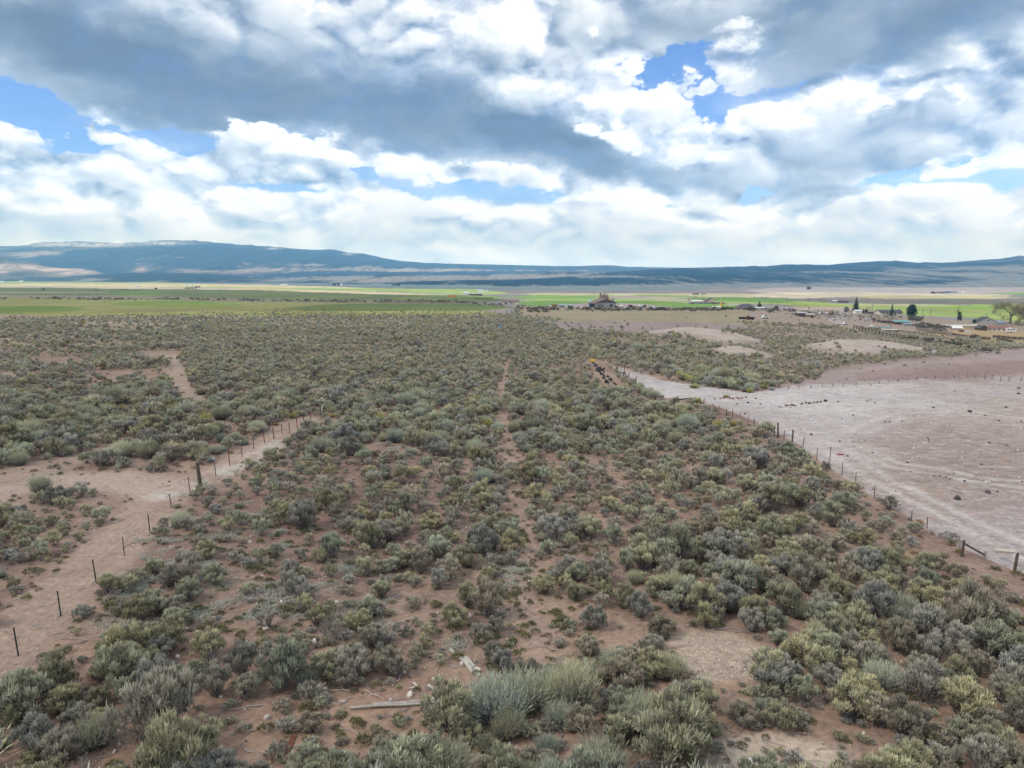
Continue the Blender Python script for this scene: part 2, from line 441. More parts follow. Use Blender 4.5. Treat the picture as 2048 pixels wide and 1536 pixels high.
ROAD_WEST = [(-160, 1030), (0, 985), (90, 965), (230, 962), (330, 975)]
ROAD_WEST2 = [(-60, 975), (60, 940), (130, 925), (230, 895), (300, 878)]
MUD = (1430, 1318, 92, 52)
MUD2 = (1560, 1520, 150, 60)
BARE = [(560, 1480, 200, 70), (800, 1440, 130, 60), (470, 1240, 60, 45), (880, 1370, 60, 60), (1130, 1270, 50, 60), (1700, 1490, 140, 40), (230, 1010, 60, 20), (780, 898, 60, 14), (110, 722, 60, 10), (320, 712, 60, 10), (925, 1335, 60, 44), (840, 1415, 90, 26), (580, 1500, 40, 40), (672, 1528, 30, 20), (858, 1370, 40, 30), (360, 770, 18, 40), (470, 790, 40, 8)]
_g = lambda px, py: np.array(ground(px, py)[:2])
W_TRAIL = wpoly(TRAIL); W_FPATH = wpoly(FENCE_PATH); W_ROAD1 = wpoly(ROAD_WEST); W_ROAD2 = wpoly(ROAD_WEST2)
W_TRACK_L = wpoly([(392, 812), (372, 785), (358, 760), (352, 735), (343, 712)])
W_RUTS = [wpoly(l) for l in ([(1400, 800), (1560, 830), (1720, 812), (1900, 800), (2090, 806)], [(1440, 806), (1640, 880), (1760, 960), (1940, 1050), (2090, 1120)], [(1720, 862), (1800, 830), (1940, 826), (2090, 842)], [(1500, 795), (1720, 775), (1950, 765), (2090, 764)], [(1640, 868), (1790, 930), (1960, 960), (2090, 975)])]
W_MUD = _g(*MUD[:2]); W_MUD2 = _g(*MUD2[:2])

# strips of the far valley: colour (sRGB, sunlight painted into the bright ones), then (column, top y, bottom y) in the photograph
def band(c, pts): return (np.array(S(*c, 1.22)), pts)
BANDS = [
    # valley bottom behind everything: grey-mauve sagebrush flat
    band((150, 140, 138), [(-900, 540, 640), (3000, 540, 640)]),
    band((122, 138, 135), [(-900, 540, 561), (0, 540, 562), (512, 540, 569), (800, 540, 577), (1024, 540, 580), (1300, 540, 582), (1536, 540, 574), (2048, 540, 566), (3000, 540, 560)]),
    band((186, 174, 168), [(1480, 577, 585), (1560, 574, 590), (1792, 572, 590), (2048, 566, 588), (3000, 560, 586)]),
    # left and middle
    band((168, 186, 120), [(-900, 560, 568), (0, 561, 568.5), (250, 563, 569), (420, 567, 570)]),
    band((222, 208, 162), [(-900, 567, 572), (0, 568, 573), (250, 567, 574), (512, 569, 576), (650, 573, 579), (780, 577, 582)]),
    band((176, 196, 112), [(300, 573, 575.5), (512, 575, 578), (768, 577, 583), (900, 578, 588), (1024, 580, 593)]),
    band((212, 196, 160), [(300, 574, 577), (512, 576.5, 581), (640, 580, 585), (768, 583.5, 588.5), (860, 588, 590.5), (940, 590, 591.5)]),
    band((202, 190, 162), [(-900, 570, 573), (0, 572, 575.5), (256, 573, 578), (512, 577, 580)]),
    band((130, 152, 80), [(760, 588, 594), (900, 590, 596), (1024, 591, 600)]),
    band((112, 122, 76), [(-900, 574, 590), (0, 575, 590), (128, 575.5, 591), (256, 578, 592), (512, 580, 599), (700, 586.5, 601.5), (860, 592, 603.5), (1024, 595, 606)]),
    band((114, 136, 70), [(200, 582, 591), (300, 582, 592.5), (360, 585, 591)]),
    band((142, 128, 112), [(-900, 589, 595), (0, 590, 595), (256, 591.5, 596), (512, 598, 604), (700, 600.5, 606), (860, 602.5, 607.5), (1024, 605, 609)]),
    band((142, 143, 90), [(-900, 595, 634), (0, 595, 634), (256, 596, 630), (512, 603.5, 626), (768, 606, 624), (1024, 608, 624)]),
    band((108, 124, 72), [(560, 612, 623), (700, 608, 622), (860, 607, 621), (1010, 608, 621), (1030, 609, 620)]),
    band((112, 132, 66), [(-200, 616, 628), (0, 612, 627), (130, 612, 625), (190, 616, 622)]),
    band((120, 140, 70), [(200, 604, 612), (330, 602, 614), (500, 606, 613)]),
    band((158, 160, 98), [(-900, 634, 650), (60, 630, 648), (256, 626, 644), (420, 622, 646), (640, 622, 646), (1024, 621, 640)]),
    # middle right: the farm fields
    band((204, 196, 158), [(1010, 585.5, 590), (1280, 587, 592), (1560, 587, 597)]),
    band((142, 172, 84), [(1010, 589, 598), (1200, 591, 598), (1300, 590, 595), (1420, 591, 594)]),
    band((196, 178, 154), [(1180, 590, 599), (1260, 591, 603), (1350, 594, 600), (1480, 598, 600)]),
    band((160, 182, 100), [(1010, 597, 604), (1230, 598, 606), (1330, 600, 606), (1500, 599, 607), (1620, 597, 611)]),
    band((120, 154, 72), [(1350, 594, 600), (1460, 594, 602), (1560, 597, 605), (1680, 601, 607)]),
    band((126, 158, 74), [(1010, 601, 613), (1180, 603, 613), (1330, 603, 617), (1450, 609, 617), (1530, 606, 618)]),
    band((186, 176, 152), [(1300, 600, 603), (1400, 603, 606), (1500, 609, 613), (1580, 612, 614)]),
    # right: straw, sage and hay fields, sunlit strips painted brighter
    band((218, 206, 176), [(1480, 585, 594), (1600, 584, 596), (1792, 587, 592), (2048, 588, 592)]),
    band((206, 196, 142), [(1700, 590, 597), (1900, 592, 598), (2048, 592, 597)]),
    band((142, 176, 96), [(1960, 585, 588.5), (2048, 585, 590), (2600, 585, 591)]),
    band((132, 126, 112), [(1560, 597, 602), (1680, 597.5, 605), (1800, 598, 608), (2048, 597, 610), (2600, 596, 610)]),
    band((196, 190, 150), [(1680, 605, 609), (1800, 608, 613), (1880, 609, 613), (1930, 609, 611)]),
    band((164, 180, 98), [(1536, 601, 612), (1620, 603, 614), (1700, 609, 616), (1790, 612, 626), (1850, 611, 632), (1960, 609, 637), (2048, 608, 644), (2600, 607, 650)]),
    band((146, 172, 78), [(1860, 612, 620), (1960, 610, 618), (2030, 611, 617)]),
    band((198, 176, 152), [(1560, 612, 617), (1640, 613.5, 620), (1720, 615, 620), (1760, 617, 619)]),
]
def zone_colours(PX, PY, X, Y, D):
    """albedo of the ground at points (photograph pixel, world position, distance)"""
    n1 = fbm(X / 6.0, Y / 6.0, 4, 0.55, seed=21); n2 = fbm(X / 24.0, Y / 24.0, 4, 0.55, seed=22); n3 = fbm(X / 1.7, Y / 1.7, 3, 0.6, seed=23)
    qx = PX + (n1 - .5) * 60 * np.clip(60 / D, .15, 1.2); qy = PY + (n1 - .5) * 26 * np.clip(60 / D, .1, 1.0)
    col = np.empty((len(X), 3))
    soil_a, soil_b = S(136, 112, 101), S(160, 137, 122)
    k = np.clip((n1 * .6 + n2 * .4 - .36) * 3.6, 0, 1)[:, None]
    col[:] = soil_a * (1 - k) + soil_b * k
    warm = S(160, 130, 108); w = sstep(.58, .72, n2 * .5 + n3 * .5)[:, None]; col = col * (1 - .45 * w) + warm * .45 * w
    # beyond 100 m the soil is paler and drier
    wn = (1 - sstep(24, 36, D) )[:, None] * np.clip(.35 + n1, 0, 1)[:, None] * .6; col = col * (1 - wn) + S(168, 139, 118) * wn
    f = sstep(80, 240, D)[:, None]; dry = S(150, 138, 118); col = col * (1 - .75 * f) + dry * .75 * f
    pale, pinkgrey, brown = S(186, 178, 174), S(166, 153, 149), S(154, 134, 121)
    def lay(mask, c, a=1.0):
        m = (mask * a)[:, None]; return col * (1 - m) + np.asarray(c) * m
    # wheel tracks and the cleared strip by the fence
    for line, wd, c, a in ((W_FPATH, 2.0, S(166, 144, 129), .85), (W_ROAD1, 2.9, S(172, 153, 139), .95), (W_ROAD2, 2.2, S(158, 138, 124), .9), (W_TRACK_L, 1.6, S(160, 142, 128), .8), (W_TRAIL, .75, S(160, 138, 124), .6)):
        d = line_dist(line, X, Y) + (n1 - .5) * 2.0
        col = lay(1 - sstep(wd * .6, wd * 1.3, d), c, a)
    d = line_dist([tuple(p) for p in wpoly([(330, 990), (400, 965), (470, 935), (560, 885)])], X, Y) + (n3 - .5) * 1.5
    col = lay((1 - sstep(.6, 2.2, d)) * sstep(.35, .6, n3), S(188, 178, 168), .8)
    # cracked mud pans
    for (mx, my), (rx, ry) in ((W_MUD, (2.3, 2.1)), (W_MUD2, (2.6, 1.6))):
        q = np.hypot((X - mx) / rx, (Y - my) / ry) + (n3 - .5) * .35
        col = lay(1 - sstep(.75, 1.1, q), S(196, 178, 160), .92)
    # the cleared pad on the right and the slopes behind it
    m = inside(PAD, qx, qy).astype(float)
    padc = pinkgrey * (1 - k) + S(170, 156, 154) * k
    bm = sstep(.42, .6, fbm(X / 20, Y / 9, 4, seed=31) * .55 + .45 * np.exp(-(((PX - 1980) / 300) ** 2 + ((PY - 880) / 95) ** 2)) + .1)[:, None]
    padc = padc * (1 - bm * .7) + brown * bm * .7
    wm = (np.exp(-(((PX - 1640) / 330) ** 2 + ((PY - 800 + (PX - 1640) * -.02) / 34) ** 2)) * 1.1 + np.exp(-(((PX - 1330) / 130) ** 2 + ((PY - 775) / 18) ** 2)) + .6 * np.exp(-(((PX - 1640) / 120) ** 2 + ((PY - 900) / 60) ** 2)))
    wm = np.clip(wm * (0.35 + 1.25 * n1), 0, 1)[:, None]
    padc = padc * (1 - wm) + pale * wm
    m3 = m[:, None]; col = col * (1 - m3) + padc * m3
    # old wheel ruts sweeping over the pad
    for line in W_RUTS:
        dd_ = line_dist(line, X, Y) + (n3 - .5) * .5
        rut = (np.exp(-((dd_ - .9) / .42) ** 2)) * m
        col = lay(rut * sstep(.3, .6, n1), S(194, 184, 177), .8)
    m = inside(SLOPE, qx, qy).astype(float); col = lay(m, S(156, 138, 134) * 1.0, .9)
    m = inside([(1700, 742), (1900, 727), (2048, 722), (2600, 716), (2600, 752), (2048, 750), (1720, 762)], qx, qy).astype(float); col = lay(m, S(140, 118, 112), .7)
    m = inside([(1640, 690), (2048, 695), (2600, 690), (2600, 716), (2048, 722), (1900, 735), (1600, 770), (1540, 775)], qx, qy).astype(float); col = lay(m, S(160, 146, 138), .3)
    # sage flats on the right
    m = inside([(1300, 640), (1560, 655), (1800, 672), (2010, 700), (1880, 720), (1600, 745), (1380, 700), (1200, 670)], qx, qy).astype(float); col = lay(m, S(142, 128, 118), .7)
    m = inside([(1085, 642), (1180, 636), (1480, 650), (1500, 662), (1330, 668), (1120, 660)], qx, qy).astype(float); col = lay(m, S(146, 130, 126) * (1), .95)
    # pasture behind and the corrals
    pasture = inside([(1024, 611), (1180, 612), (1330, 616), (1480, 617), (1600, 618), (1700, 640), (1560, 650), (1380, 644), (1180, 642), (1060, 645)], qx, qy).astype(float)
    pc = S(140, 132, 106) * (1 - k) + S(156, 140, 118) * k; pm = pasture[:, None] * .95; col = col * (1 - pm) + pc * pm
    m = inside([(1500, 622), (1620, 616), (1720, 630), (1860, 655), (1830, 668), (1640, 652), (1500, 640)], qx, qy).astype(float); col = lay(m, S(154, 136, 124), .9)
    m = inside([(1840, 652), (1960, 658), (2048, 664), (2600, 680), (2600, 702), (2048, 694), (1960, 686), (1860, 668)], qx, qy).astype(float); col = lay(m, S(168, 142, 104), .9)
    m = inside([(1815, 648), (1890, 645), (1960, 655), (1850, 660)], qx, qy).astype(float); col = lay(m, S(152, 132, 124), .8)
    for mx, my, rx, ry, h in _mw[:5]:
        q = np.hypot((X - mx) / rx, (Y - my) / ry) + (n1 - .5) * .7
        col = lay(1 - sstep(.55, 1.15, q), S(176, 162, 152), .9)
    # valley strips
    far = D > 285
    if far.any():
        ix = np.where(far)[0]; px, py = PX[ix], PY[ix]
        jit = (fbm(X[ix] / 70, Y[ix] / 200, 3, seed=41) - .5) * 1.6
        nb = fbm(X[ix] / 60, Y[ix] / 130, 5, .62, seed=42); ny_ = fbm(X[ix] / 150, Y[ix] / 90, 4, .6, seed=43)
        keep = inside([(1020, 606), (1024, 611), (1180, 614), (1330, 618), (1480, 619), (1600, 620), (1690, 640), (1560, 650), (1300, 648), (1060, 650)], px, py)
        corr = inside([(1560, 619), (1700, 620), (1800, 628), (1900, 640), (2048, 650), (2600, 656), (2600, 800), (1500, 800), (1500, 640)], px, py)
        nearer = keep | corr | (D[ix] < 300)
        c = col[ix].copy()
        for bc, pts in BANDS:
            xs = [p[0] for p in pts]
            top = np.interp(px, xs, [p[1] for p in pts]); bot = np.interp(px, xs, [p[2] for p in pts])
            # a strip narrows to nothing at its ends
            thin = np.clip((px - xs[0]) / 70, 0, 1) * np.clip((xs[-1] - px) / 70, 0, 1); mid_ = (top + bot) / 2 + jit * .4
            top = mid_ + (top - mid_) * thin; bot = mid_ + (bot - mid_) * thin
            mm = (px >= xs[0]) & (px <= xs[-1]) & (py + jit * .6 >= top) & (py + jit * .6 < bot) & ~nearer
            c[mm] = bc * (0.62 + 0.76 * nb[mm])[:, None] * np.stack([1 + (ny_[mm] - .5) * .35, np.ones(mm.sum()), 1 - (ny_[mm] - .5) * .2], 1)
        # yard of the grain farm: pale gravel
        yard = inside([(1090, 611), (1160, 607), (1240, 606), (1290, 608), (1366, 616.5), (1240, 617), (1100, 614)], px, py + jit) & (D[ix] > 470) & (D[ix] < 820)
        c[yard] = S(160, 148, 142) * (.8 + .4 * nb[yard])[:, None]
        col[ix] = c
    road = line_dist([tuple(at(x_, d_)[:2]) for x_, d_ in ((1683, 330), (1672, 370), (1676, 430), (1694, 520), (1690, 700))], X, Y)
    col = lay(1 - sstep(2.5, 4.5, road), S(168, 156, 154), .9)
    return col

def ground_material():
    m = bpy.data.materials.new('dry_soil'); m.use_nodes = True
    t = NT(m.node_tree); b = t.n['Principled BSDF']
    geo = t.node('ShaderNodeNewGeometry'); P = V(t, geo.outputs['Position'])
    c = t.attr('zone')
    gn = t.noise(P, 3.2, 7, 0.68); g2 = t.noise(P, 24.0, 4, 0.7); g3 = t.noise(P, 0.55, 4, .6); g4 = t.noise(P, 0.06, 5, .65)
    k = t.ramp(gn, .28, .72, .68, 1.32, smooth=False) * t.ramp(g2, .3, .7, .84, 1.16, smooth=False) * t.ramp(g3, .3, .7, .88, 1.12, smooth=False) * t.ramp(g4, .3, .7, .9, 1.1, smooth=False)
    c2 = t.vmath('SCALE', c, scale=k)
    # scattered litter: pale grit and dark twigs
    v = t.voronoi(P, 9.0, 'F1', out='Distance'); vc = t.voronoi(P, 9.0, 'F1', out='Color')
    r_, g_, b_ = t.xyz(vc)
    grit = t.ramp(v, .16, .10, 0, 1) * t.ramp(r_, .84, .88, 0, 1)
    c3 = t.mix(grit * .9, c2, (.55, .47, .42))
    dark = t.ramp(v, .2, .12, 0, 1) * t.ramp(g_, .80, .86, 0, 1)
    c3 = t.mix(dark * .6, c3, (.07, .055, .05))
    pad = t.attr('pad', 'Fac')
    streak = t.noise(t.vmath('MULTIPLY', P, (0.8, 1.15, 1)), 1.6, 8, .72)
    c4 = t.vmath('SCALE', c3, scale=t.ramp(streak, .3, .7, .80, 1.2, smooth=False))
    salt = t.noise(t.vmath('MULTIPLY', P, (0.8, 1.1, 1)), .9, 9, .74)
    c4 = t.mix(t.ramp(salt, .50, .66, 0, .75), c4, (.49, .46, .445))
    c4 = t.mix(t.ramp(salt, .44, .32, 0, .5), c4, (.17, .135, .125))
    c3 = t.mix(pad, c3, c4)
    # cracked mud
    mud = t.attr('mud', 'Fac')
    cr = t.voronoi(P, 7.5, 'DISTANCE_TO_EDGE', out='Distance')
    crack = t.ramp(cr, .0, .07, 1, 0) * mud
    c3 = t.mix(crack * .55, c3, (.15, .11, .085))
    t.put(b.inputs['Base Color'], c3)
    b.inputs['Roughness'].default_value = .95; b.inputs['Specular IOR Level'].default_value = .12
    near = t.attr('near', 'Fac')
    bn = t.node('ShaderNodeBump'); bn.inputs['Distance'].default_value = .10
    t.put(bn.inputs['Strength'], near * .8)
    t.put(bn.inputs['Height'], gn + g2 * .35 + grit * .4 - crack * .4)
    t.l.new(bn.outputs[0], b.inputs['Normal'])
    return m

def build_ground():
    # rows follow the perspective, columns the direction; the sheet goes all the way round the camera
    ys = np.concatenate([np.linspace(1640, 1000, 190), np.linspace(1000, 700, 170)[1:], np.linspace(700, 570, 205)[1:], np.linspace(570, 557.5, 26)[1:]])
    d = CAM_H * F / (ys - 555) * math.cos(TH)
    d = np.concatenate([[2.0, 6.0, 10.0, 13.0, 15.5], d[d > 17]])
    d = np.concatenate([d[d < 9000], [10500, 12500, 15200]])
    fine = np.linspace(-40.5, 40.5, 860)
    coarse = np.linspace(40.5, 319.5, 120)[1:]
    ang = np.radians(np.concatenate([fine, coarse]))
    dd, aa = np.meshgrid(d, ang, indexing='ij')
    rad = np.where(np.abs(aa) < R(41), dd / np.maximum(np.cos(aa), .7), dd / math.cos(R(41)))
    X = (rad * np.sin(aa)).ravel(); Y = (rad * np.cos(aa)).ravel()
    Z = height(X, Y)
    nr, nc = dd.shape
    loops = grid_loops(nr, nc).reshape(-1, 4)[:, ::-1]
    last = np.arange(nr) * nc + nc - 1; first = np.arange(nr) * nc
    seam = np.stack([last[:-1], first[:-1], first[1:], last[1:]], -1)[:, ::-1]
    allq = np.concatenate([loops, seam])
    m = np_mesh('ground', np.stack([X, Y, Z], 1), allq.ravel(), 4, [ground_material()], smooth=True)
    PX, PY, D = project(X, Y, Z)
    behind = Y < 1.0
    PX = np.where(behind, -5000, PX); PY = np.where(behind, 3000, PY)
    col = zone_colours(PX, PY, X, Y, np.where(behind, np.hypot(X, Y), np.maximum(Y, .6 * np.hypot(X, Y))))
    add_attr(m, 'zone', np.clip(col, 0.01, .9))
    add_attr(m, 'pad', inside(PAD, PX, PY).astype(float))
    mud = np.zeros(len(X))
    for (mx, my), (rx, ry) in ((W_MUD, (2.2, 2.0)),):
        mud = np.maximum(mud, 1 - sstep(.7, 1.0, np.hypot((X - mx) / rx, (Y - my) / ry)))
    add_attr(m, 'mud', mud)
    add_attr(m, 'near', 1 - sstep(60, 260, np.hypot(X, Y)))
    o = obj('ground', m); set_props(o, kind='structure')
    o['label'] = 'dry brown soil of the sagebrush flat running out to the green valley fields'
    return o
ground_obj = build_ground()
# ---------------------------------------------------------------- hills and the air
def hill_material(name, bare, wood, scale, lo, hi, band=None):
    m = bpy.data.materials.new(name); m.use_nodes = True
    t = NT(m.node_tree); b = t.n['Principled BSDF']
    geo = t.node('ShaderNodeNewGeometry'); P = V(t, geo.outputs['Position'])
    f = t.attr('wood', 'Fac') * .62 + .02  # dark patches: woods and cloud shadow together, put into the colour
    PS = t.vmath('MULTIPLY', P, (1.0, .10, 2.2))
    n = t.noise(PS, 1 / scale, 9, .68)
    n2 = t.noise(PS, 1 / (scale * .14), 5, .7)
    n3 = t.noise(t.vmath('MULTIPLY', P, (1.0, .12, 1.6)), 1 / 36.0, 3, .75)
    cover = t.ramp(n * .95 - .07 + f + (n2 - .5) * .70 + .02, lo - .01, hi + .01)
    k = t.ramp(n3 + (cover - .5) * .62, .42, .56)       # trees stand thick or thin
    k = k * .62 + cover * .38
    c = t.mix(k, bare, wood)
    c = t.mix(t.attr('rock', 'Fac') * t.ramp(n2, .38, .56, 0, 1), c, t.attr('rock_colour'))
    t.put(b.inputs['Base Color'], t.vmath('SCALE', c, scale=t.ramp(n2, .3, .7, .62, 1.38, smooth=False) * t.ramp(n3, .3, .7, .75, 1.25, smooth=False)))
    b.inputs['Roughness'].default_value = 1.0; b.inputs['Specular IOR Level'].default_value = 0.0
    return m
def ridge(name, label, sky, d0, d1, base, material, prof=1.6, rough=.06, gully=.25, rows=70, cols=640, seed=0, wood=None, rock=None, d1_by=None, x0=-700, x1=2750):
    """a range of hills: sky = its skyline in the photograph (x, y); d0, d1 = distance of foot and crest; base = height of the foot"""
    px = np.linspace(x0, x1, cols)
    xs = [p[0] for p in sky]; yl = np.interp(px, xs, [p[1] for p in sky])
    k = np.hanning(5); k /= k.sum(); yl = np.convolve(np.pad(yl, 2, 'edge'), k, 'valid')
    t = np.concatenate([np.linspace(0, 1, rows), [1.03, 1.08, 1.15]])
    V_, A_, K_, KC_ = [], [], [], []
    dc = np.full(cols, d1) if d1_by is None else np.interp(px, [p[0] for p in d1_by], [p[1] for p in d1_by])
    az = np.arctan((px - 1024) / F * math.cos(TH))
    # true skyline height at the crest
    U = (768 - yl) / F
    dirz = (-math.sin(TH) + U * math.cos(TH)) / (math.cos(TH) + U * math.sin(TH))
    zc = CAM_H + dirz * dc
    zc = zc + (fbm(px / 9, px * 0, 4, .6, seed=seed + 4) - .5) * rough * np.maximum(zc - base, 30)
    for ti in t:
        d = d0 + (dc - d0) * ti
        xg = px + (fbm(px / 60, np.full(cols, ti * 4), 2, seed=seed) - .5) * 10
        X = (xg - 1024) / F * math.cos(TH) * d; Yw = d
        tt = min(ti, 1.0)
        g = fbm(X / 900, np.full(cols, ti * 1.6), 4, .55, seed=seed + 1)
        g2 = fbm(X / 230, np.full(cols, ti * 2.2), 4, .6, seed=seed + 2)
        shape = tt ** prof
        shape = np.clip(shape + ((g - .5) * gully + (g2 - .5) * gully * .6) * 4 * tt * (1 - tt), -.02, 1.0)
        z = base + (zc - base) * shape
        if ti > 1: z = base + (zc - base) * (1 - (ti - 1) * 4)
        if ti == 0: z = z * 0 + base - 25
        V_.append(np.stack([X, np.broadcast_to(Yw, X.shape), z], 1))
        py = project(X, Yw + 0 * X, z)[1]
        A_.append(wood(xg, py, ti) if wood else np.zeros(cols))
        if rock: r_, rc_ = rock(xg, py, ti); K_.append(r_); KC_.append(rc_)
        else: K_.append(np.zeros(cols)); KC_.append(np.zeros((cols, 3)))
    m = np_mesh(name, np.concatenate(V_), grid_loops(len(t), cols).reshape(-1, 4).ravel(), 4, [material], smooth=True)
    add_attr(m, 'wood', np.concatenate(A_)); add_attr(m, 'rock', np.concatenate(K_)); add_attr(m, 'rock_colour', np.concatenate(KC_))
    o = obj(name, m); set_props(o, kind='structure'); o['label'] = label
    return o
def ell(px, py, cx, cy, rx, ry, w=1.0, slope=0.0):
    return w * np.exp(-(((px - cx) / rx) ** 2 + ((py - cy - (px - cx) * slope) / ry) ** 2))
# farthest: the long mesa on the left falling to the low rises in the middle
sky_mesa = [(-700, 497), (-200, 494), (0, 493), (60, 491), (74, 485.5), (110, 484), (180, 483), (240, 486.5), (290, 484), (322, 480), (392, 481), (450, 487), (512, 490.5), (560, 494), (620, 499.5), (648, 499), (665, 498), (686, 504), (730, 508), (770, 516.5), (800, 522), (860, 526), (930, 528), (1024, 530), (1110, 532), (1150, 532), (1200, 530.5), (1216, 530), (1250, 533), (1340, 535), (1500, 537), (2750, 536)]
def wood_mesa(px, py, t):  # woods plus painted cloud shadow; negative patches are clearings and sunlit ground
    w = .19 + ell(px, py, 300, 500, 90, 9, .25) + ell(px, py, 560, 510, 160, 10, .3) + ell(px, py, 170, 526, 60, 9, .4, -.05) + ell(px, py, 270, 505, 30, 6, .3) + ell(px, py, 420, 500, 130, 10, .3, .06) + ell(px, py, 680, 549, 80, 4, .4) + ell(px, py, 880, 547, 150, 3, .4) + ell(px, py, 900, 531, 260, 4, .3, .03) + ell(px, py, 1010, 545, 90, 3.5, .35)
    w = w - ell(px, py, 400, 542, 45, 3, .34) - ell(px, py, 560, 541, 80, 5, .26) - ell(px, py, 630, 530, 60, 2.5, .25) - ell(px, py, 470, 533, 30, 2, .25) - ell(px, py, 340, 516, 60, 3, .12) - ell(px, py, 720, 538, 110, 5, .2) - ell(px, py, 860, 541, 130, 4, .3) - ell(px, py, 1080, 541, 140, 3, .3) - ell(px, py, 430, 525, 40, 5, .12) - ell(px, py, 870, 558, 300, 8, .32) - ell(px, py, 80, 506, 40, 2, .4)
    return w
def rock_mesa(px, py, t):
    cliff = ((ell(px, py, 130, 489, 75, 4, 1.0) + ell(px, py, 225, 490, 50, 4, .8) + ell(px, py, 330, 486, 50, 4, .9) + ell(px, py, 550, 497, 14, 2, .8) + ell(px, py, 700, 508, 12, 2, .8)) * 1.2).clip(0, 1)
    sand = ell(px, py, 282, 540, 14, 6, 1.0, -.15) + ell(px, py, 370, 542, 26, 4, .7) + ell(px, py, 470, 545, 50, 4, .5)
    c = cliff[:, None] * np.array([[.62, .66, .70]]) + sand.clip(0, 1)[:, None] * np.array([[.55, .42, .36]])
    s = np.clip(cliff + sand, 0, 1)
    return s, c / np.maximum(cliff + sand.clip(0, 1), .01)[:, None]
ridge('mesa', 'long flat-topped blue mesa with pale cliffs along its rim', sky_mesa, 6500, 13500, -20, hill_material('mesa_scrub', (.36, .33, .28), (.026, .044, .046), 300, .36, .56), 1.15, .05, .55, rows=110, seed=3, wood=wood_mesa, rock=rock_mesa,
      d1_by=[(-700, 11500), (800, 12000), (1000, 12800), (1500, 13000), (2750, 13000)])
# pale sandstone knobs and dark low hills at the foot of the mesa
sky_knob = [(-700, 524), (-100, 520), (0, 513), (18, 515), (40, 521), (75, 527), (92, 533), (130, 537), (150, 536), (185, 540), (210, 546), (260, 552), (300, 562), (2750, 600)]
def rock_knob(px, py, t):
    s = (ell(px, py, 10, 533, 40, 6) + ell(px, py, 60, 532, 16, 3) + ell(px, py, 110, 541, 50, 7, 1.0, .09) + ell(px, py, 160, 542, 40, 6, 1.0) + ell(px, py, 5, 546, 14, 4)).clip(0, 1)
    return s, np.tile(np.array([[.62, .50, .43]]), (len(px), 1))
ridge('sandstone_hills', 'pale pink sandstone knobs at the foot of the mesa', sky_knob, 5600, 7600, -20, hill_material('knob_scrub', (.24, .21, .16), (.05, .065, .045), 420, .35, .6), 1.0, .10, .5, rows=40, cols=420, seed=8, rock=rock_knob, x0=-700, x1=330)
sky_low = [(-700, 556), (0, 553), (60, 552), (120, 555), (165, 551), (230, 546), (290, 545), (360, 546), (430, 548), (470, 552), (512, 556), (560, 557), (640, 553), (720, 551), (800, 549), (870, 551), (940, 550), (1040, 547), (1120, 545), (1200, 544), (2750, 544)]
def wood_low(px, py, t):  # scrub and cloud shadow both painted as dark patches
    return .10 + ell(px, py, 320, 552, 160, 9, .32) + ell(px, py, 700, 552, 120, 4, .15) - ell(px, py, 780, 558, 200, 7, .30) - ell(px, py, 1010, 555, 160, 6, .25) - ell(px, py, 180, 557, 40, 4, .3) - ell(px, py, 1100, 551, 80, 3, .2)
ridge('foothills', 'low scrubby foothills below the mesa in pale and dark patches', sky_low, 4300, 6400, -28, hill_material('foot_scrub', (.26, .25, .22), (.03, .044, .044), 260, .38, .54), 1.0, .12, .5, rows=40, seed=12, wood=wood_low)
# the dark juniper ridge that rises to the right
sky_right = [(-700, 590), (560, 584), (640, 571), (700, 565), (760, 568), (800, 564), (860, 562), (930, 560), (1024, 559), (1100, 556), (1160, 551), (1230, 544), (1300, 539), (1350, 536.5), (1440, 534), (1500, 532), (1536, 532.5), (1572, 529), (1615, 528.5), (1648, 530.5), (1684, 526.5), (1742, 522.5), (1792, 521), (1832, 525.5), (1852, 524), (1880, 525.5), (1920, 522.5), (1965, 519.5), (2000, 517), (2018, 514), (2036, 510.5), (2052, 513), (2120, 508), (2300, 500), (2750, 505)]
def wood_shade_right(px, py, t):  # juniper cover, with cloud shadow painted into the same patches
    w = .14 - .55 * (1 - t) ** 4 + ell(px, py, 1150, 566, 260, 9, .2) + ell(px, py, 1400, 550, 240, 12, .14) + ell(px, py, 1870, 565, 130, 6, .3, -.03) + ell(px, py, 1600, 560, 160, 10, .15) + ell(px, py, 1650, 532, 160, 6, .2)
    return w - ell(px, py, 2020, 566, 110, 8, .45, -.04) - ell(px, py, 1850, 540, 140, 6, .14) - ell(px, py, 1620, 545, 60, 4, .12) - ell(px, py, 2020, 535, 60, 9, .14) - ell(px, py, 1210, 553, 60, 2.0, .5) - ell(px, py, 1400, 574, 300, 3.5, .4) - ell(px, py, 900, 577, 200, 3, .4)
ridge('juniper_ridge', 'dark juniper-covered ridge rising towards a small peak', sky_right, 3000, 7200, -30, hill_material('juniper_scrub', (.205, .215, .20), (.018, .038, .040), 190, .36, .56), 1.05, .06, .5, rows=110, seed=17, wood=wood_shade_right,
      d1_by=[(-700, 4200), (700, 4200), (1000, 4600), (1300, 6200), (2750, 8200)])

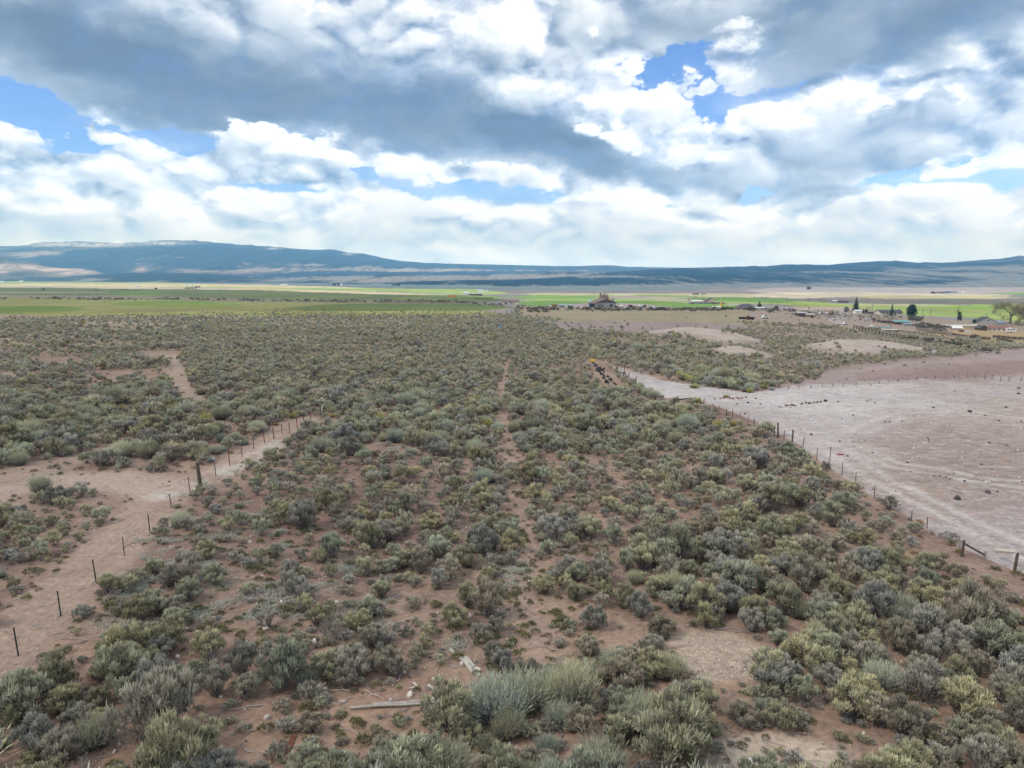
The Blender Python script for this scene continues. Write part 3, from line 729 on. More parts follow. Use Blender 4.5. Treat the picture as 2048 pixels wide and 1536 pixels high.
def build_haze():
    m = bpy.data.materials.new('valley_air'); m.use_nodes = True
    t = NT(m.node_tree); t.n.remove(t.n['Principled BSDF'])
    v = t.node('ShaderNodeVolumePrincipled')
    v.inputs['Color'].default_value = (.21, .51, 1.0, 1)
    v.inputs['Density'].default_value = HAZE
    v.inputs['Absorption Color'].default_value = (1, 1, 1, 1)
    v.inputs['Anisotropy'].default_value = 0.0
    t.l.new(v.outputs[0], t.n['Material Output'].inputs['Volume'])
    r = 16000; lo, hi = -80.0, 860.0
    vs = [(x, y, z) for z in (lo, hi) for y in (-r, r) for x in (-r, r)]
    fs = [(0, 2, 3, 1), (4, 5, 7, 6), (0, 1, 5, 4), (2, 6, 7, 3), (0, 4, 6, 2), (1, 3, 7, 5)]
    o = obj('haze', mesh_from('haze', vs, fs, [m])); set_props(o, kind='stuff')
    o['label'] = 'thin blue haze lying over the whole valley'
HAZE = 9.0e-5
build_haze()
# ---------------------------------------------------------------- shrubs
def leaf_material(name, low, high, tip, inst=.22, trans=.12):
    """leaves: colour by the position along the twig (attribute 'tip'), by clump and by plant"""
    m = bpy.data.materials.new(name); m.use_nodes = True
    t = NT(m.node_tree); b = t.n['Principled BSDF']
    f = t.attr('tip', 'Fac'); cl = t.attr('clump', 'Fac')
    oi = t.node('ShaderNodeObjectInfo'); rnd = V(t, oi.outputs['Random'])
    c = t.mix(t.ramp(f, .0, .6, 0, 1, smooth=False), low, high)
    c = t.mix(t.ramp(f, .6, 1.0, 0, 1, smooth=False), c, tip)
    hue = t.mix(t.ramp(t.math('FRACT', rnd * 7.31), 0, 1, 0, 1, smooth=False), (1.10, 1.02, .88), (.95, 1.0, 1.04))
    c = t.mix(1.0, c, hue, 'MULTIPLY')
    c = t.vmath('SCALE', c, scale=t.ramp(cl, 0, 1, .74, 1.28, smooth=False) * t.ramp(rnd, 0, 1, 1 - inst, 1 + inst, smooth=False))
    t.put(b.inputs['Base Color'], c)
    b.inputs['Roughness'].default_value = .8; b.inputs['Specular IOR Level'].default_value = .15
    if trans:
        tr = t.node('ShaderNodeBsdfTranslucent'); t.put(tr.inputs[0], c)
        mx = t.node('ShaderNodeMixShader'); mx.inputs[0].default_value = trans
        t.l.new(b.outputs[0], mx.inputs[1]); t.l.new(tr.outputs[0], mx.inputs[2])
        t.l.new(mx.outputs[0], t.n['Material Output'].inputs['Surface'])
    return m
M_SAGE = leaf_material('sage_leaf', (.145, .132, .112), (.41, .41, .30), (.76, .75, .51))  # dark low tone includes the shade inside the bush
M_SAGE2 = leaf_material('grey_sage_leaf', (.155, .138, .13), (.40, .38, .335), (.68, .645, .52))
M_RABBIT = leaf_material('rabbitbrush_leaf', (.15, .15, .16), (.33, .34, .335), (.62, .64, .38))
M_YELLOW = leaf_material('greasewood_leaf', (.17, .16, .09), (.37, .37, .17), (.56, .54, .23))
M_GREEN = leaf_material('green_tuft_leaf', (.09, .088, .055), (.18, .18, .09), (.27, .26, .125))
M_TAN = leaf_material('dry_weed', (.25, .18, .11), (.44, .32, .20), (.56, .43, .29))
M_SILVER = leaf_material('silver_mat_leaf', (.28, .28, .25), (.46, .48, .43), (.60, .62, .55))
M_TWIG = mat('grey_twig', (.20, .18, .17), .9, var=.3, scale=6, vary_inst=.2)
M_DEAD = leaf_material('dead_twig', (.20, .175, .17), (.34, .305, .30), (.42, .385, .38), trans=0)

class Leafy:
    """collects leaf blades as loose triangles or quads with their attributes"""
    def __init__(s): s.v = []; s.tip = []; s.cl = []; s.mi = []; s.n = 0
    def tris(s, p, tip, cl, mi=0):
        """p: n x 3 x 3"""
        n = len(p); s.v.append(p.reshape(-1, 3)); s.tip.append(np.broadcast_to(tip, (n, 3)).ravel()); s.cl.append(np.repeat(cl, 3)); s.mi.append(np.full(n, mi, np.int32)); s.n += n
    def mesh(s, name, mats):
        v = np.concatenate(s.v)
        m = np_mesh(name, v, np.arange(len(v)), 3, mats)
        add_attr(m, 'tip', np.concatenate(s.tip)); add_attr(m, 'clump', np.concatenate(s.cl))
        m.polygons.foreach_set('material_index', np.concatenate(s.mi)); m.update()
        return m
def unit(v): return v / np.maximum(np.linalg.norm(v, axis=-1, keepdims=True), 1e-9)
def blades(L, rs, base, dirs, length, width, tip0, tip1, cl, mi=0, two=False):
    """flat pointed blades from base along dirs"""
    n = len(base)
    side = unit(np.cross(dirs, rs.normal(size=(n, 3)))) * (width / 2)[:, None]
    end = base + dirs * length[:, None]
    mid = base + dirs * (length * .45)[:, None]
    tm = tip0 + (tip1 - tip0) * .5
    if two:
        L.tris(np.stack([base, mid + side, mid - side], 1), np.array([[tip0, tm, tm]]), cl, mi)
    L.tris(np.stack([mid + side, end, mid - side], 1) if two else np.stack([base + side, end, base - side], 1), np.array([[tm if two else tip0, tip1, tm if two else tip0]]), cl, mi)
def stems(L, rs, tips, root_r, thick, mi, tip=0.1):
    """woody stems from the root to points, three sided with one bend"""
    for p in tips:
        a = np.array([rs.normal() * root_r, rs.normal() * root_r, 0.0])
        mid = a * .5 + p * .5 + rs.normal(size=3) * .07 * np.linalg.norm(p); mid[2] = max(mid[2] * .8, .02)
        pts = [a, mid, p]; rad = [thick, thick * .7, thick * .25]
        rings = []
        for q, r_ in zip(pts, rad):
            an = np.array([0, 2.094, 4.189]); rings.append(np.stack([q[0] + r_ * np.cos(an), q[1] + r_ * np.sin(an), np.full(3, q[2])], 1))
        T = []
        for A, B in zip(rings[:-1], rings[1:]):
            for i in range(3):
                j = (i + 1) % 3; T += [(A[i], A[j], B[j]), (A[i], B[j], B[i])]
        T = np.array(T); L.tris(T, np.full((1, 3), tip), np.full(len(T), .5), mi)

def sage_leaves(seed, lobes, sprays, size=1.0, flat=1.0, ragged=.5):
    """a sagebrush about 1.7 m across and 1 m tall: uneven lobes of short upright leaf sprays"""
    rs = np.random.RandomState(seed); L = Leafy()
    cs = []
    ax = rs.uniform(.8, 1.25, 2)
    for i in range(lobes):
        a = rs.uniform(0, 6.283); r_ = math.sqrt(rs.uniform(0.0, 1.0)) * .66
        c = np.array([math.cos(a) * r_ * ax[0], math.sin(a) * r_ * ax[1], 0.0])
        top = (1 - (r_ / .80) ** 2) * .40 + .36
        c[2] = top * rs.uniform(.50, 1.22) * flat
        cs.append((c, rs.uniform(.09, .19)))
    for c, lr in cs:
        n = max(int(sprays * (lr / .19) ** 2), 6)
        d = unit(rs.normal(size=(n, 3))); d[:, 2] = np.where(d[:, 2] < -.35, -d[:, 2], d[:, 2])
        out = unit(np.array([c[0], c[1], .35])); 
        pos = c + d * lr * rs.uniform(.55, 1.05, (n, 1)) * np.array([1, 1, .85])
        keep = pos[:, 2] > .05; pos = pos[keep]; d = d[keep]; n = len(pos)
        cl = np.clip(rs.uniform() * .6 + rs.uniform(size=n) * .4, 0, 1)
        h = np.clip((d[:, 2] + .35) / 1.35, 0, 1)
        for k in range(3):
            dirs = unit(d * .8 + out * .35 + np.array([0, 0, .75]) + rs.normal(size=(n, 3)) * ragged)
            ln = rs.uniform(.07, .15, n) * size; w = rs.uniform(.030, .055, n) * size
            b0 = pos + rs.normal(size=(n, 3)) * .025
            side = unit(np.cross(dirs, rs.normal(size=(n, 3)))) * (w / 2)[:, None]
            tt = np.stack([h * .5, h * .6 + .35, h * .5], 1)  # undersides of the lobes coloured darker, shade painted into the leaves
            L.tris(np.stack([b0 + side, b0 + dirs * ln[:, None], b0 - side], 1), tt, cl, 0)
    return L, rs, cs
def sage_mesh(name, seed, lobes, sprays, leaf, size=1.0, stem=True, joined=False, ragged=.5):
    L, rs, cs = sage_leaves(seed, lobes, sprays, size, ragged=ragged)
    if joined:
        if stem: stems(L, rs, [c for c, _ in cs], .09, .022, 1)
        return L.mesh(name, [leaf, M_TWIG])
    S_ = Leafy(); stems(S_, rs, [c * np.array([1, 1, .95]) for c, _ in cs], .09, .022, 0)
    extra = [c + rs.normal(size=3) * .16 for c, _ in cs]; extra = [np.array([e[0], e[1], max(e[2], .1)]) for e in extra]
    stems(S_, rs, extra, .08, .012, 0)
    return L.mesh(name + '_leaves', [leaf]), S_.mesh(name + '_stems', [M_TWIG])
def broom_mesh(name, seed, n, leaf, height_=.85, spread_=.8, width=.020, clumps=9):
    """rabbitbrush: straight whippy stems fanning out of a few crowns, grey below and yellow-green at the tips"""
    rs = np.random.RandomState(seed); L = Leafy()
    for k in range(clumps):
        a = rs.uniform(0, 6.283); r_ = math.sqrt(rs.uniform()) * .30
        c = np.array([math.cos(a) * r_, math.sin(a) * r_, 0]); lean = np.array([math.cos(a), math.sin(a), 0]) * r_ * 1.5
        m_ = n // clumps
        d = unit(rs.normal(size=(m_, 3)) * np.array([.42, .42, .1]) * spread_ / .8 + np.array([0, 0, .85]) + lean)
        ln = height_ * rs.uniform(.6, 1.08, m_); b = c + rs.normal(size=(m_, 3)) * np.array([.05, .05, 0])
        mid = b + d * (ln * .55)[:, None]; d2 = unit(d + rs.normal(size=(m_, 3)) * .12 + np.array([0, 0, .12])); end = mid + d2 * (ln * .45)[:, None]
        w = (width * rs.uniform(.7, 1.4, m_))[:, None]
        s1 = unit(np.cross(d, rs.normal(size=(m_, 3)))) * w
        cl = np.clip(rs.uniform() * .5 + rs.uniform(size=m_) * .5, 0, 1)
        L.tris(np.stack([b - s1 * .25, b + s1 * .25, mid + s1 * .6], 1), np.array([[0, 0, .35]]), cl)
        L.tris(np.stack([b - s1 * .25, mid + s1 * .6, mid - s1 * .6], 1), np.array([[0, .35, .35]]), cl)
        L.tris(np.stack([mid - s1 * .6, mid + s1 * .6, end], 1), np.array([[.35, .35, 1.0]]), cl)
        # tip sprays
        for q in range(2):
            b2 = mid + (end - mid) * rs.uniform(.2, 1.0, (m_, 1))
            blades(L, rs, b2, unit(d2 + rs.normal(size=(m_, 3)) * .33), ln * rs.uniform(.12, .26, m_), w[:, 0] * 1.2, .6, 1.0, cl)
    return L.mesh(name, [leaf])
def twig_mesh(name, seed, mats, n=60, height_=.6):
    """a dead shrub of bare forking twigs"""
    rs = np.random.RandomState(seed); L = Leafy()
    starts = [(np.zeros(3), unit(np.array([rs.normal() * .7, rs.normal() * .7, .8])), .35 * height_ / .6, .016) for _ in range(9)]
    out = []
    while starts and len(out) < n * 6:
        p, d, ln, w = starts.pop(0)
        e = p + d * ln; out.append((p, e, w))
        if ln > .07:
            for _ in range(rs.randint(2, 4)):
                starts.append((p + (e - p) * rs.uniform(.55, 1), unit(d + rs.normal(size=3) * .5 + np.array([0, 0, .1])), ln * rs.uniform(.5, .75), max(w * .65, .006)))
    p = np.array([o[0] for o in out]); e = np.array([o[1] for o in out]); w = np.array([o[2] for o in out])[:, None]
    d = unit(e - p); s1 = unit(np.cross(d, rs.normal(size=d.shape))) * w
    s2 = np.cross(d, s1)
    cl = rs.uniform(size=len(p))
    for s_ in (s1, s2):
        L.tris(np.stack([p - s_, p + s_, e], 1), np.array([[.3, .3, .9]]), cl)
    return L.mesh(name, mats)
def tuft_mesh(name, seed, n, leaf, r_=.22, h=.16, up=.8):
    rs = np.random.RandomState(seed); L = Leafy()
    a = rs.uniform(0, 6.283, n); q = np.sqrt(rs.uniform(size=n)) * r_
    b = np.stack([np.cos(a) * q, np.sin(a) * q, rs.uniform(0, .04, n) + h * .5 * (1 - (q / r_) ** 2)], 1)
    d = unit(np.stack([np.cos(a) * q / r_, np.sin(a) * q / r_, np.full(n, up)], 1) + rs.normal(size=(n, 3)) * .35)
    blades(L, rs, b, d, rs.uniform(.5, 1.1, n) * h, rs.uniform(.025, .05, n), .2, 1.0, rs.uniform(size=n))
    return L.mesh(name, [leaf])

# prototypes: big close shrubs (leaves and stems apart), and joined ones for the mass farther off
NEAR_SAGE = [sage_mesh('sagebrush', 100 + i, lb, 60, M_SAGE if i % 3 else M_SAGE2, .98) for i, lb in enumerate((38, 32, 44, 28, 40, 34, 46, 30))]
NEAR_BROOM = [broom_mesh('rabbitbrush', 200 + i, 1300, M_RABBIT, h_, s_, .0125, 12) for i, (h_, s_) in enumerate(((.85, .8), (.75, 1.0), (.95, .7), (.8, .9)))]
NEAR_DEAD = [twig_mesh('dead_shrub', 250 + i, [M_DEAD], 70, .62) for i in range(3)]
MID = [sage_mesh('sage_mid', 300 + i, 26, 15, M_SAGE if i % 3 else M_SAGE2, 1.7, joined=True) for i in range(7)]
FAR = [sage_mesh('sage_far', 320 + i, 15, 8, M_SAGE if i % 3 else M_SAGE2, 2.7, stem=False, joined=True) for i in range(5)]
MIDB = [broom_mesh('broom_mid', 340 + i, 150, M_RABBIT, .85, .95, .045, 7) for i in range(3)]
FARB = [broom_mesh('broom_far', 345 + i, 50, M_RABBIT, .85, 1.0, .085, 5) for i in range(2)]
YEL = [broom_mesh('yellow_mid', 350 + i, 120, M_YELLOW, .8, 1.0, .06, 7) for i in range(2)]
DEADM = [twig_mesh('dead_mid', 360 + i, [M_DEAD], 30, .6) for i in range(2)]
TUFT = [tuft_mesh('green_tuft', 370 + i, 90, M_GREEN) for i in range(3)]
SILV = [tuft_mesh('silver_mat', 380 + i, 70, M_SILVER, .34, .07, .5) for i in range(2)]
TANW = [tuft_mesh('dry_weed', 390 + i, 260, M_TAN, .34, .42, .9) for i in range(2)]

W_FENCE_R = wpoly([(1345, 800), (1410, 812), (1500, 845), (1590, 890), (1690, 945), (1800, 1022), (1870, 1062), (1925, 1108), (2048, 1155)])
W_BLACK = wpoly([(1186, 722), (1207, 748), (1229, 778)])
W_CORNER = wpoly([(1915, 1118), (1970, 1135), (2048, 1165)])
# where shrubs grow, as patches of the photograph: density 0..1, share of rabbitbrush, share of yellow brush, size
def sage_zones(px, py, D, X, Y):
    n = len(px)
    dens = np.full(n, .60); broom = np.full(n, .03); yel = np.zeros(n); size = np.ones(n); dead = np.full(n, .10)
    nz = fbm(X / 9, Y / 9, 3, seed=61); nb = fbm(X / 22, Y / 22, 3, seed=62)
    qx = px + (nz - .5) * 90; qy = py + (nz - .5) * 40 * np.clip(90 / D, .2, 1)
    def z(poly, d=None, br=None, ye=None, sz=None, de=None):
        m = inside(poly, qx, qy)
        if d is not None: dens[m] = d
        if br is not None: broom[m] = br
        if ye is not None: yel[m] = ye
        if sz is not None: size[m] = sz
        if de is not None: dead[m] = de
    z([(-300, 600), (2400, 600), (2400, 1700), (-300, 1700)], .62)
    z([(380, 930), (1600, 880), (1560, 1330), (430, 1330)], .66, .03, 0, .84, .22)          # scattered middle of the lot
    z([(1480, 900), (1600, 880), (2100, 1180), (2400, 1700), (1900, 1700), (1480, 1100)], .88, .02, .01, 1.12, .06)
    z([(1250, 1060), (2400, 1140), (2400, 1720), (1480, 1600), (1330, 1240)], .95, .03, .02, 1.14, .05)
    z([(-300, 1200), (250, 1170), (440, 1330), (440, 1700), (-300, 1700)], 1.25, .16, 0, 1.20, .05)
    z([(840, 1440), (1080, 1330), (1480, 1320), (1560, 1460), (1500, 1700), (820, 1700)], 1.7, .50, 0, 1.02, .05)
    z([(580, 1330), (760, 1330), (780, 1440), (600, 1450)], .75, .4, 0, .9, .1)
    z([(380, 745), (1370, 790), (1480, 860), (1500, 900), (380, 930)], .97, .30, .04, 1.05, .04)   # pale band across the middle
    z([(350, 640), (1000, 640), (1210, 720), (1260, 790), (380, 780)], .93, .05, 0, .95, .02)      # dark mass
    z([(1010, 700), (1190, 715), (1210, 760), (1040, 770)], .7, .05, .03, .9, .03)
    z([(1040, 640), (1330, 665), (1620, 740), (1580, 775), (1420, 760), (1230, 735), (1180, 715), (1060, 680)], .95, .08, .02, 1.0, .01)
    z([(1320, 705), (1470, 745), (1560, 775), (1490, 782), (1330, 752)], .98, .55, .10, 1.0, .01)
    z([(1250, 745), (1340, 800), (1400, 820), (1480, 850), (1330, 850), (1230, 790)], .98, .5, .12, 1.0, .02)
    z([(-300, 632), (350, 640), (360, 790), (-300, 800)], .66, .06, .03, .95, .03)               # left, with bare lanes
    z([(-300, 672), (350, 668), (340, 694), (-300, 700)], .99, .02, 0, 1.1, .01)
    z([(-300, 790), (620, 780), (600, 860), (430, 930), (-300, 930)], .92, .28, .03, 1.1, .03)
    z([(-300, 940), (330, 960), (260, 1100), (60, 1230), (-300, 1300)], .75, .05, .02, .85, .08)
    z([(-200, 625), (1000, 620), (1020, 655), (640, 660), (300, 655), (-200, 645)], .55, .6, .15, .85, .0)
    z([(1480, 648), (1800, 672), (1990, 694), (1900, 715), (1620, 742), (1480, 690)], .62, .0, 0, .62, 0)
    z([(1560, 690), (1800, 690), (1990, 696), (1900, 715), (1650, 742), (1600, 770), (1540, 760)], .8, 0, 0, .75, 0)
    z([(1520, 668), (1640, 680), (1760, 700), (1660, 725), (1520, 710)], .85, .0, 0, .75, 0)
    z([(1680, 655), (1860, 672), (1960, 690), (1820, 700), (1700, 690)], .45, .0, 0, .5, 0)
    z([(1100, 636), (1260, 638), (1490, 648), (1500, 658), (1300, 650), (1100, 644)], .35, 0, 0, .5, 0)
    dens *= np.clip(.45 + 1.25 * nb, .35, 1.25)
    lanes = inside([(-300, 632), (350, 640), (360, 790), (-300, 800)], px, py) & (fbm(X / 40, Y / 7, 3, seed=64) > .55)
    dens[lanes] *= .25
    # no shrubs here
    def none(poly, p=0.0): dens[inside(poly, px + (nz - .5) * 24, py + (nz - .5) * 10)] *= p
    none(PAD); none(SLOPE, .02)
    none([(1085, 642), (1180, 634), (1480, 647), (1500, 658), (1330, 668), (1120, 660)], .05)
    none([(1650, 742), (1850, 722), (2030, 700), (2600, 690), (2600, 760), (1700, 772), (1590, 775)], .03)
    none([(1024, 600), (1500, 600), (1500, 647), (1180, 640), (1045, 636)], .003)
    none([(1480, 600), (2600, 600), (2600, 690), (2040, 692), (1960, 686), (1800, 664), (1640, 652), (1500, 645)], .0)
    none([(-300, 590), (1030, 590), (1030, 617), (600, 618), (200, 625), (-300, 631)], .0)
    edge_ = np.interp(px, [-300, 200, 600, 1030, 1040, 3000], [631, 625, 618, 617, 500, 500]); dens *= np.clip((py - edge_) / 17, 0, 1); size *= np.clip(.55 + (py - edge_) / 40, 0, 1)
    for i, (mx, my, rx, ry, h) in enumerate(_mw[:5]):
        q = np.hypot((X - mx) / rx, (Y - my) / ry); dens[q < 1.0] *= .06
    for line, wd in ((W_TRACK_L, 1.2), (W_TRAIL, .8), (W_FPATH, 1.9), (W_ROAD1, 2.0), (W_ROAD2, 1.6)):
        d = line_dist(line, X, Y) + (nz - .5) * 1.4; dens[d < wd] = 0
    fl = line_dist(W_FENCE_R, X, Y); dens[fl < 1.4] *= np.where(py[fl < 1.4] < 1010, 0, .3); size[fl < 6] *= .72; fpl = line_dist(W_FPATH, X, Y); size[fpl < 5.5] *= .74; cor = line_dist(W_CORNER, X, Y); dens[cor < 2.3] = 0; blk = line_dist(W_BLACK, X, Y); dens[blk < 1.7] = 0; size[blk < 6] *= .75; size[cor < 7] *= .8
    for (mx, my), (rx, ry) in ((W_MUD, (2.6, 2.4)), (W_MUD2, (2.2, 1.2))):
        dens[np.hypot((X - mx) / rx, (Y - my) / ry) < 1] = 0
    for bx, by, rx, ry in BARE:
        dens[((px - bx) / rx) ** 2 + ((py - by) / ry) ** 2 + (nz - .5) * .8 < 1] *= .04
    return dens, broom, yel, size, dead

def scatter():
    rs = np.random.RandomState(77)
    P = []
    for lo, hi, sp in ((14, 75, 1.16), (75, 160, 1.16), (160, 385, 1.4)):
        half = hi * .80 + 8
        gx = np.arange(-half, half, sp); gy = np.arange(lo, hi, sp)
        x, y = np.meshgrid(gx, gy); x = (x + rs.uniform(-.48, .48, x.shape) * sp).ravel(); y = (y + rs.uniform(-.48, .48, y.shape) * sp).ravel()
        k = np.abs(x) < y * .78 + 6; P.append(np.stack([x[k], y[k]], 1))
    P = np.concatenate(P); X, Y = P[:, 0], P[:, 1]
    Z = height(X, Y); px, py, D = project(X, Y, Z)
    dens, broom, yel, size, dead = sage_zones(px, py, D, X, Y)
    r_ = rs.uniform(size=len(X)); k = r_ < dens * 1.06
    X, Y, Z, px, py, D, broom, yel, size, dead = [a[k] for a in (X, Y, Z, px, py, D, broom, yel, size, dead)]
    n = len(X); u = rs.uniform(size=n)
    kind = np.zeros(n, int)                             # 0 sage, 1 rabbitbrush, 2 yellow brush, 3 dead
    nb = fbm(X / 6, Y / 6, 2, seed=71); ub = np.clip(u * .8 + (1 - nb) * .4 - .1, 0, 1)
    kind[ub < broom] = 1; kind[(u > 1 - yel)] = 2; kind[(u > 1 - yel - dead) & (u <= 1 - yel)] = 3
    kind[(kind == 2) & (D < 75)] = 1
    sc = size * np.exp(rs.normal(size=n) * .26) * .83 * (1 - .20 * sstep(70, 150, D))
    sc = np.clip(sc, .32, 1.6)
    big = rs.uniform(size=n) < .25; sc[big] *= .55
    rot = rs.uniform(0, 6.283, n)
    sz = rs.uniform(1.12, 1.6, n)
    return X, Y, Z, px, py, D, kind, sc, rot, sz
SX, SY, SZ, SPX, SPY, SD, SKIND, SSC, SROT, SSZ = scatter()

def instancer(name, label, protos, idx, pos, rot, scale, group_name):
    """one mass of plants: points of a mesh, each drawn as one of the prototype meshes (geometry nodes)"""
    col = bpy.data.collections.new(group_name)
    for k, pm in enumerate(protos):
        o = bpy.data.objects.new('%s_%02d' % (group_name, k), pm); col.objects.link(o)
    m = bpy.data.meshes.new(name)
    m.vertices.add(len(pos)); m.vertices.foreach_set('co', np.asarray(pos, np.float32).ravel())
    a = m.attributes.new('which', 'INT', 'POINT'); a.data.foreach_set('value', np.asarray(idx, np.int32))
    a = m.attributes.new('turn', 'FLOAT_VECTOR', 'POINT'); a.data.foreach_set('vector', np.asarray(rot, np.float32).ravel())
    a = m.attributes.new('size', 'FLOAT_VECTOR', 'POINT'); a.data.foreach_set('vector', np.asarray(scale, np.float32).ravel())
    m.update()
    o = obj(name, m); set_props(o, label, kind='stuff')
    g = bpy.data.node_groups.new(name, 'GeometryNodeTree')
    g.interface.new_socket('Geometry', in_out='INPUT', socket_type='NodeSocketGeometry')
    g.interface.new_socket('Geometry', in_out='OUTPUT', socket_type='NodeSocketGeometry')
    gi = g.nodes.new('NodeGroupInput'); go = g.nodes.new('NodeGroupOutput')
    ci = g.nodes.new('GeometryNodeCollectionInfo'); ci.inputs['Collection'].default_value = col
    ci.inputs['Separate Children'].default_value = True; ci.inputs['Reset Children'].default_value = True
    ip = g.nodes.new('GeometryNodeInstanceOnPoints'); ip.inputs['Pick Instance'].default_value = True
    def named(nm, ty):
        x = g.nodes.new('GeometryNodeInputNamedAttribute'); x.data_type = ty; x.inputs['Name'].default_value = nm
        return next(s_ for s_ in x.outputs if s_.enabled and s_.name == 'Attribute')
    g.links.new(gi.outputs[0], ip.inputs['Points']); g.links.new(ci.outputs[0], ip.inputs['Instance'])
    g.links.new(named('which', 'INT'), ip.inputs['Instance Index'])
    er = g.nodes.new('FunctionNodeEulerToRotation'); g.links.new(named('turn', 'FLOAT_VECTOR'), er.inputs[0]); g.links.new(er.outputs[0], ip.inputs['Rotation'])
    g.links.new(named('size', 'FLOAT_VECTOR'), ip.inputs['Scale'])
    g.links.new(ip.outputs[0], go.inputs[0])
    md = o.modifiers.new('plants', 'NODES'); md.node_group = g
    return o
# ---------------------------------------------------------------- which shrubs are single objects: those that show largest
W_ = np.where(SKIND == 0, 1.7, np.where(SKIND == 1, 1.35, 1.3))
show = (SSC * W_ / SD) * np.where((SPX > -40) & (SPX < 2090) & (SPY - SSC * 1.0 * F / SD < 1536) & (SPY > 560), 1, 0)
single = np.zeros(len(SX), bool)
for kk, lim in ((0, 300), (1, 300), (3, 300)):
    c = np.where((SKIND == kk) & (show > 0))[0]
    c = c[np.argsort(-show[c])][:lim]; single[c] = True
rest = ~single
def mass():
    i = np.where(rest)[0]
    rs = np.random.RandomState(5); n = len(i)
    D = SD[i]; K = SKIND[i]
    protos = MID + FAR + MIDB + FARB + YEL + DEADM
    o1 = len(MID); o2 = o1 + len(FAR); o3 = o2 + len(MIDB); o4 = o3 + len(FARB); o5 = o4 + len(YEL)
    r_ = rs.uniform(size=n)
    idx = np.where(D < 120, (r_ * len(MID)).astype(int), o1 + (r_ * len(FAR)).astype(int))
    idx = np.where(K == 1, np.where(D < 130, o2 + (r_ * len(MIDB)).astype(int), o3 + (r_ * len(FARB)).astype(int)), idx)
    idx = np.where(K == 2, o4 + (r_ * 2).astype(int), idx); idx = np.where(K == 3, o5 + (r_ * 2).astype(int), idx)
    rot = np.stack([rs.normal(size=n) * .05, rs.normal(size=n) * .05, SROT[i]], 1)
    s = SSC[i]; scl = np.stack([s, s, s * SSZ[i]], 1)
    pos = np.stack([SX[i], SY[i], SZ[i] - .04], 1)
    for nm, lab, sel in (('sagebrush_cover', 'grey-green sagebrush covering the flat away from the nearest shrubs', (K == 0)), ('rabbitbrush_cover', 'pale yellow-green rabbitbrush growing in bands among the far sagebrush', (K == 1) | (K == 2)), ('dead_shrub_cover', 'dead grey shrubs scattered among the sagebrush', K == 3)):
        j = np.where(sel)[0]
        if len(j) == 0: continue
        if len(j): instancer(nm, lab, protos, idx[j], pos[j], rot[j], scl[j], nm + '_kinds')
mass()

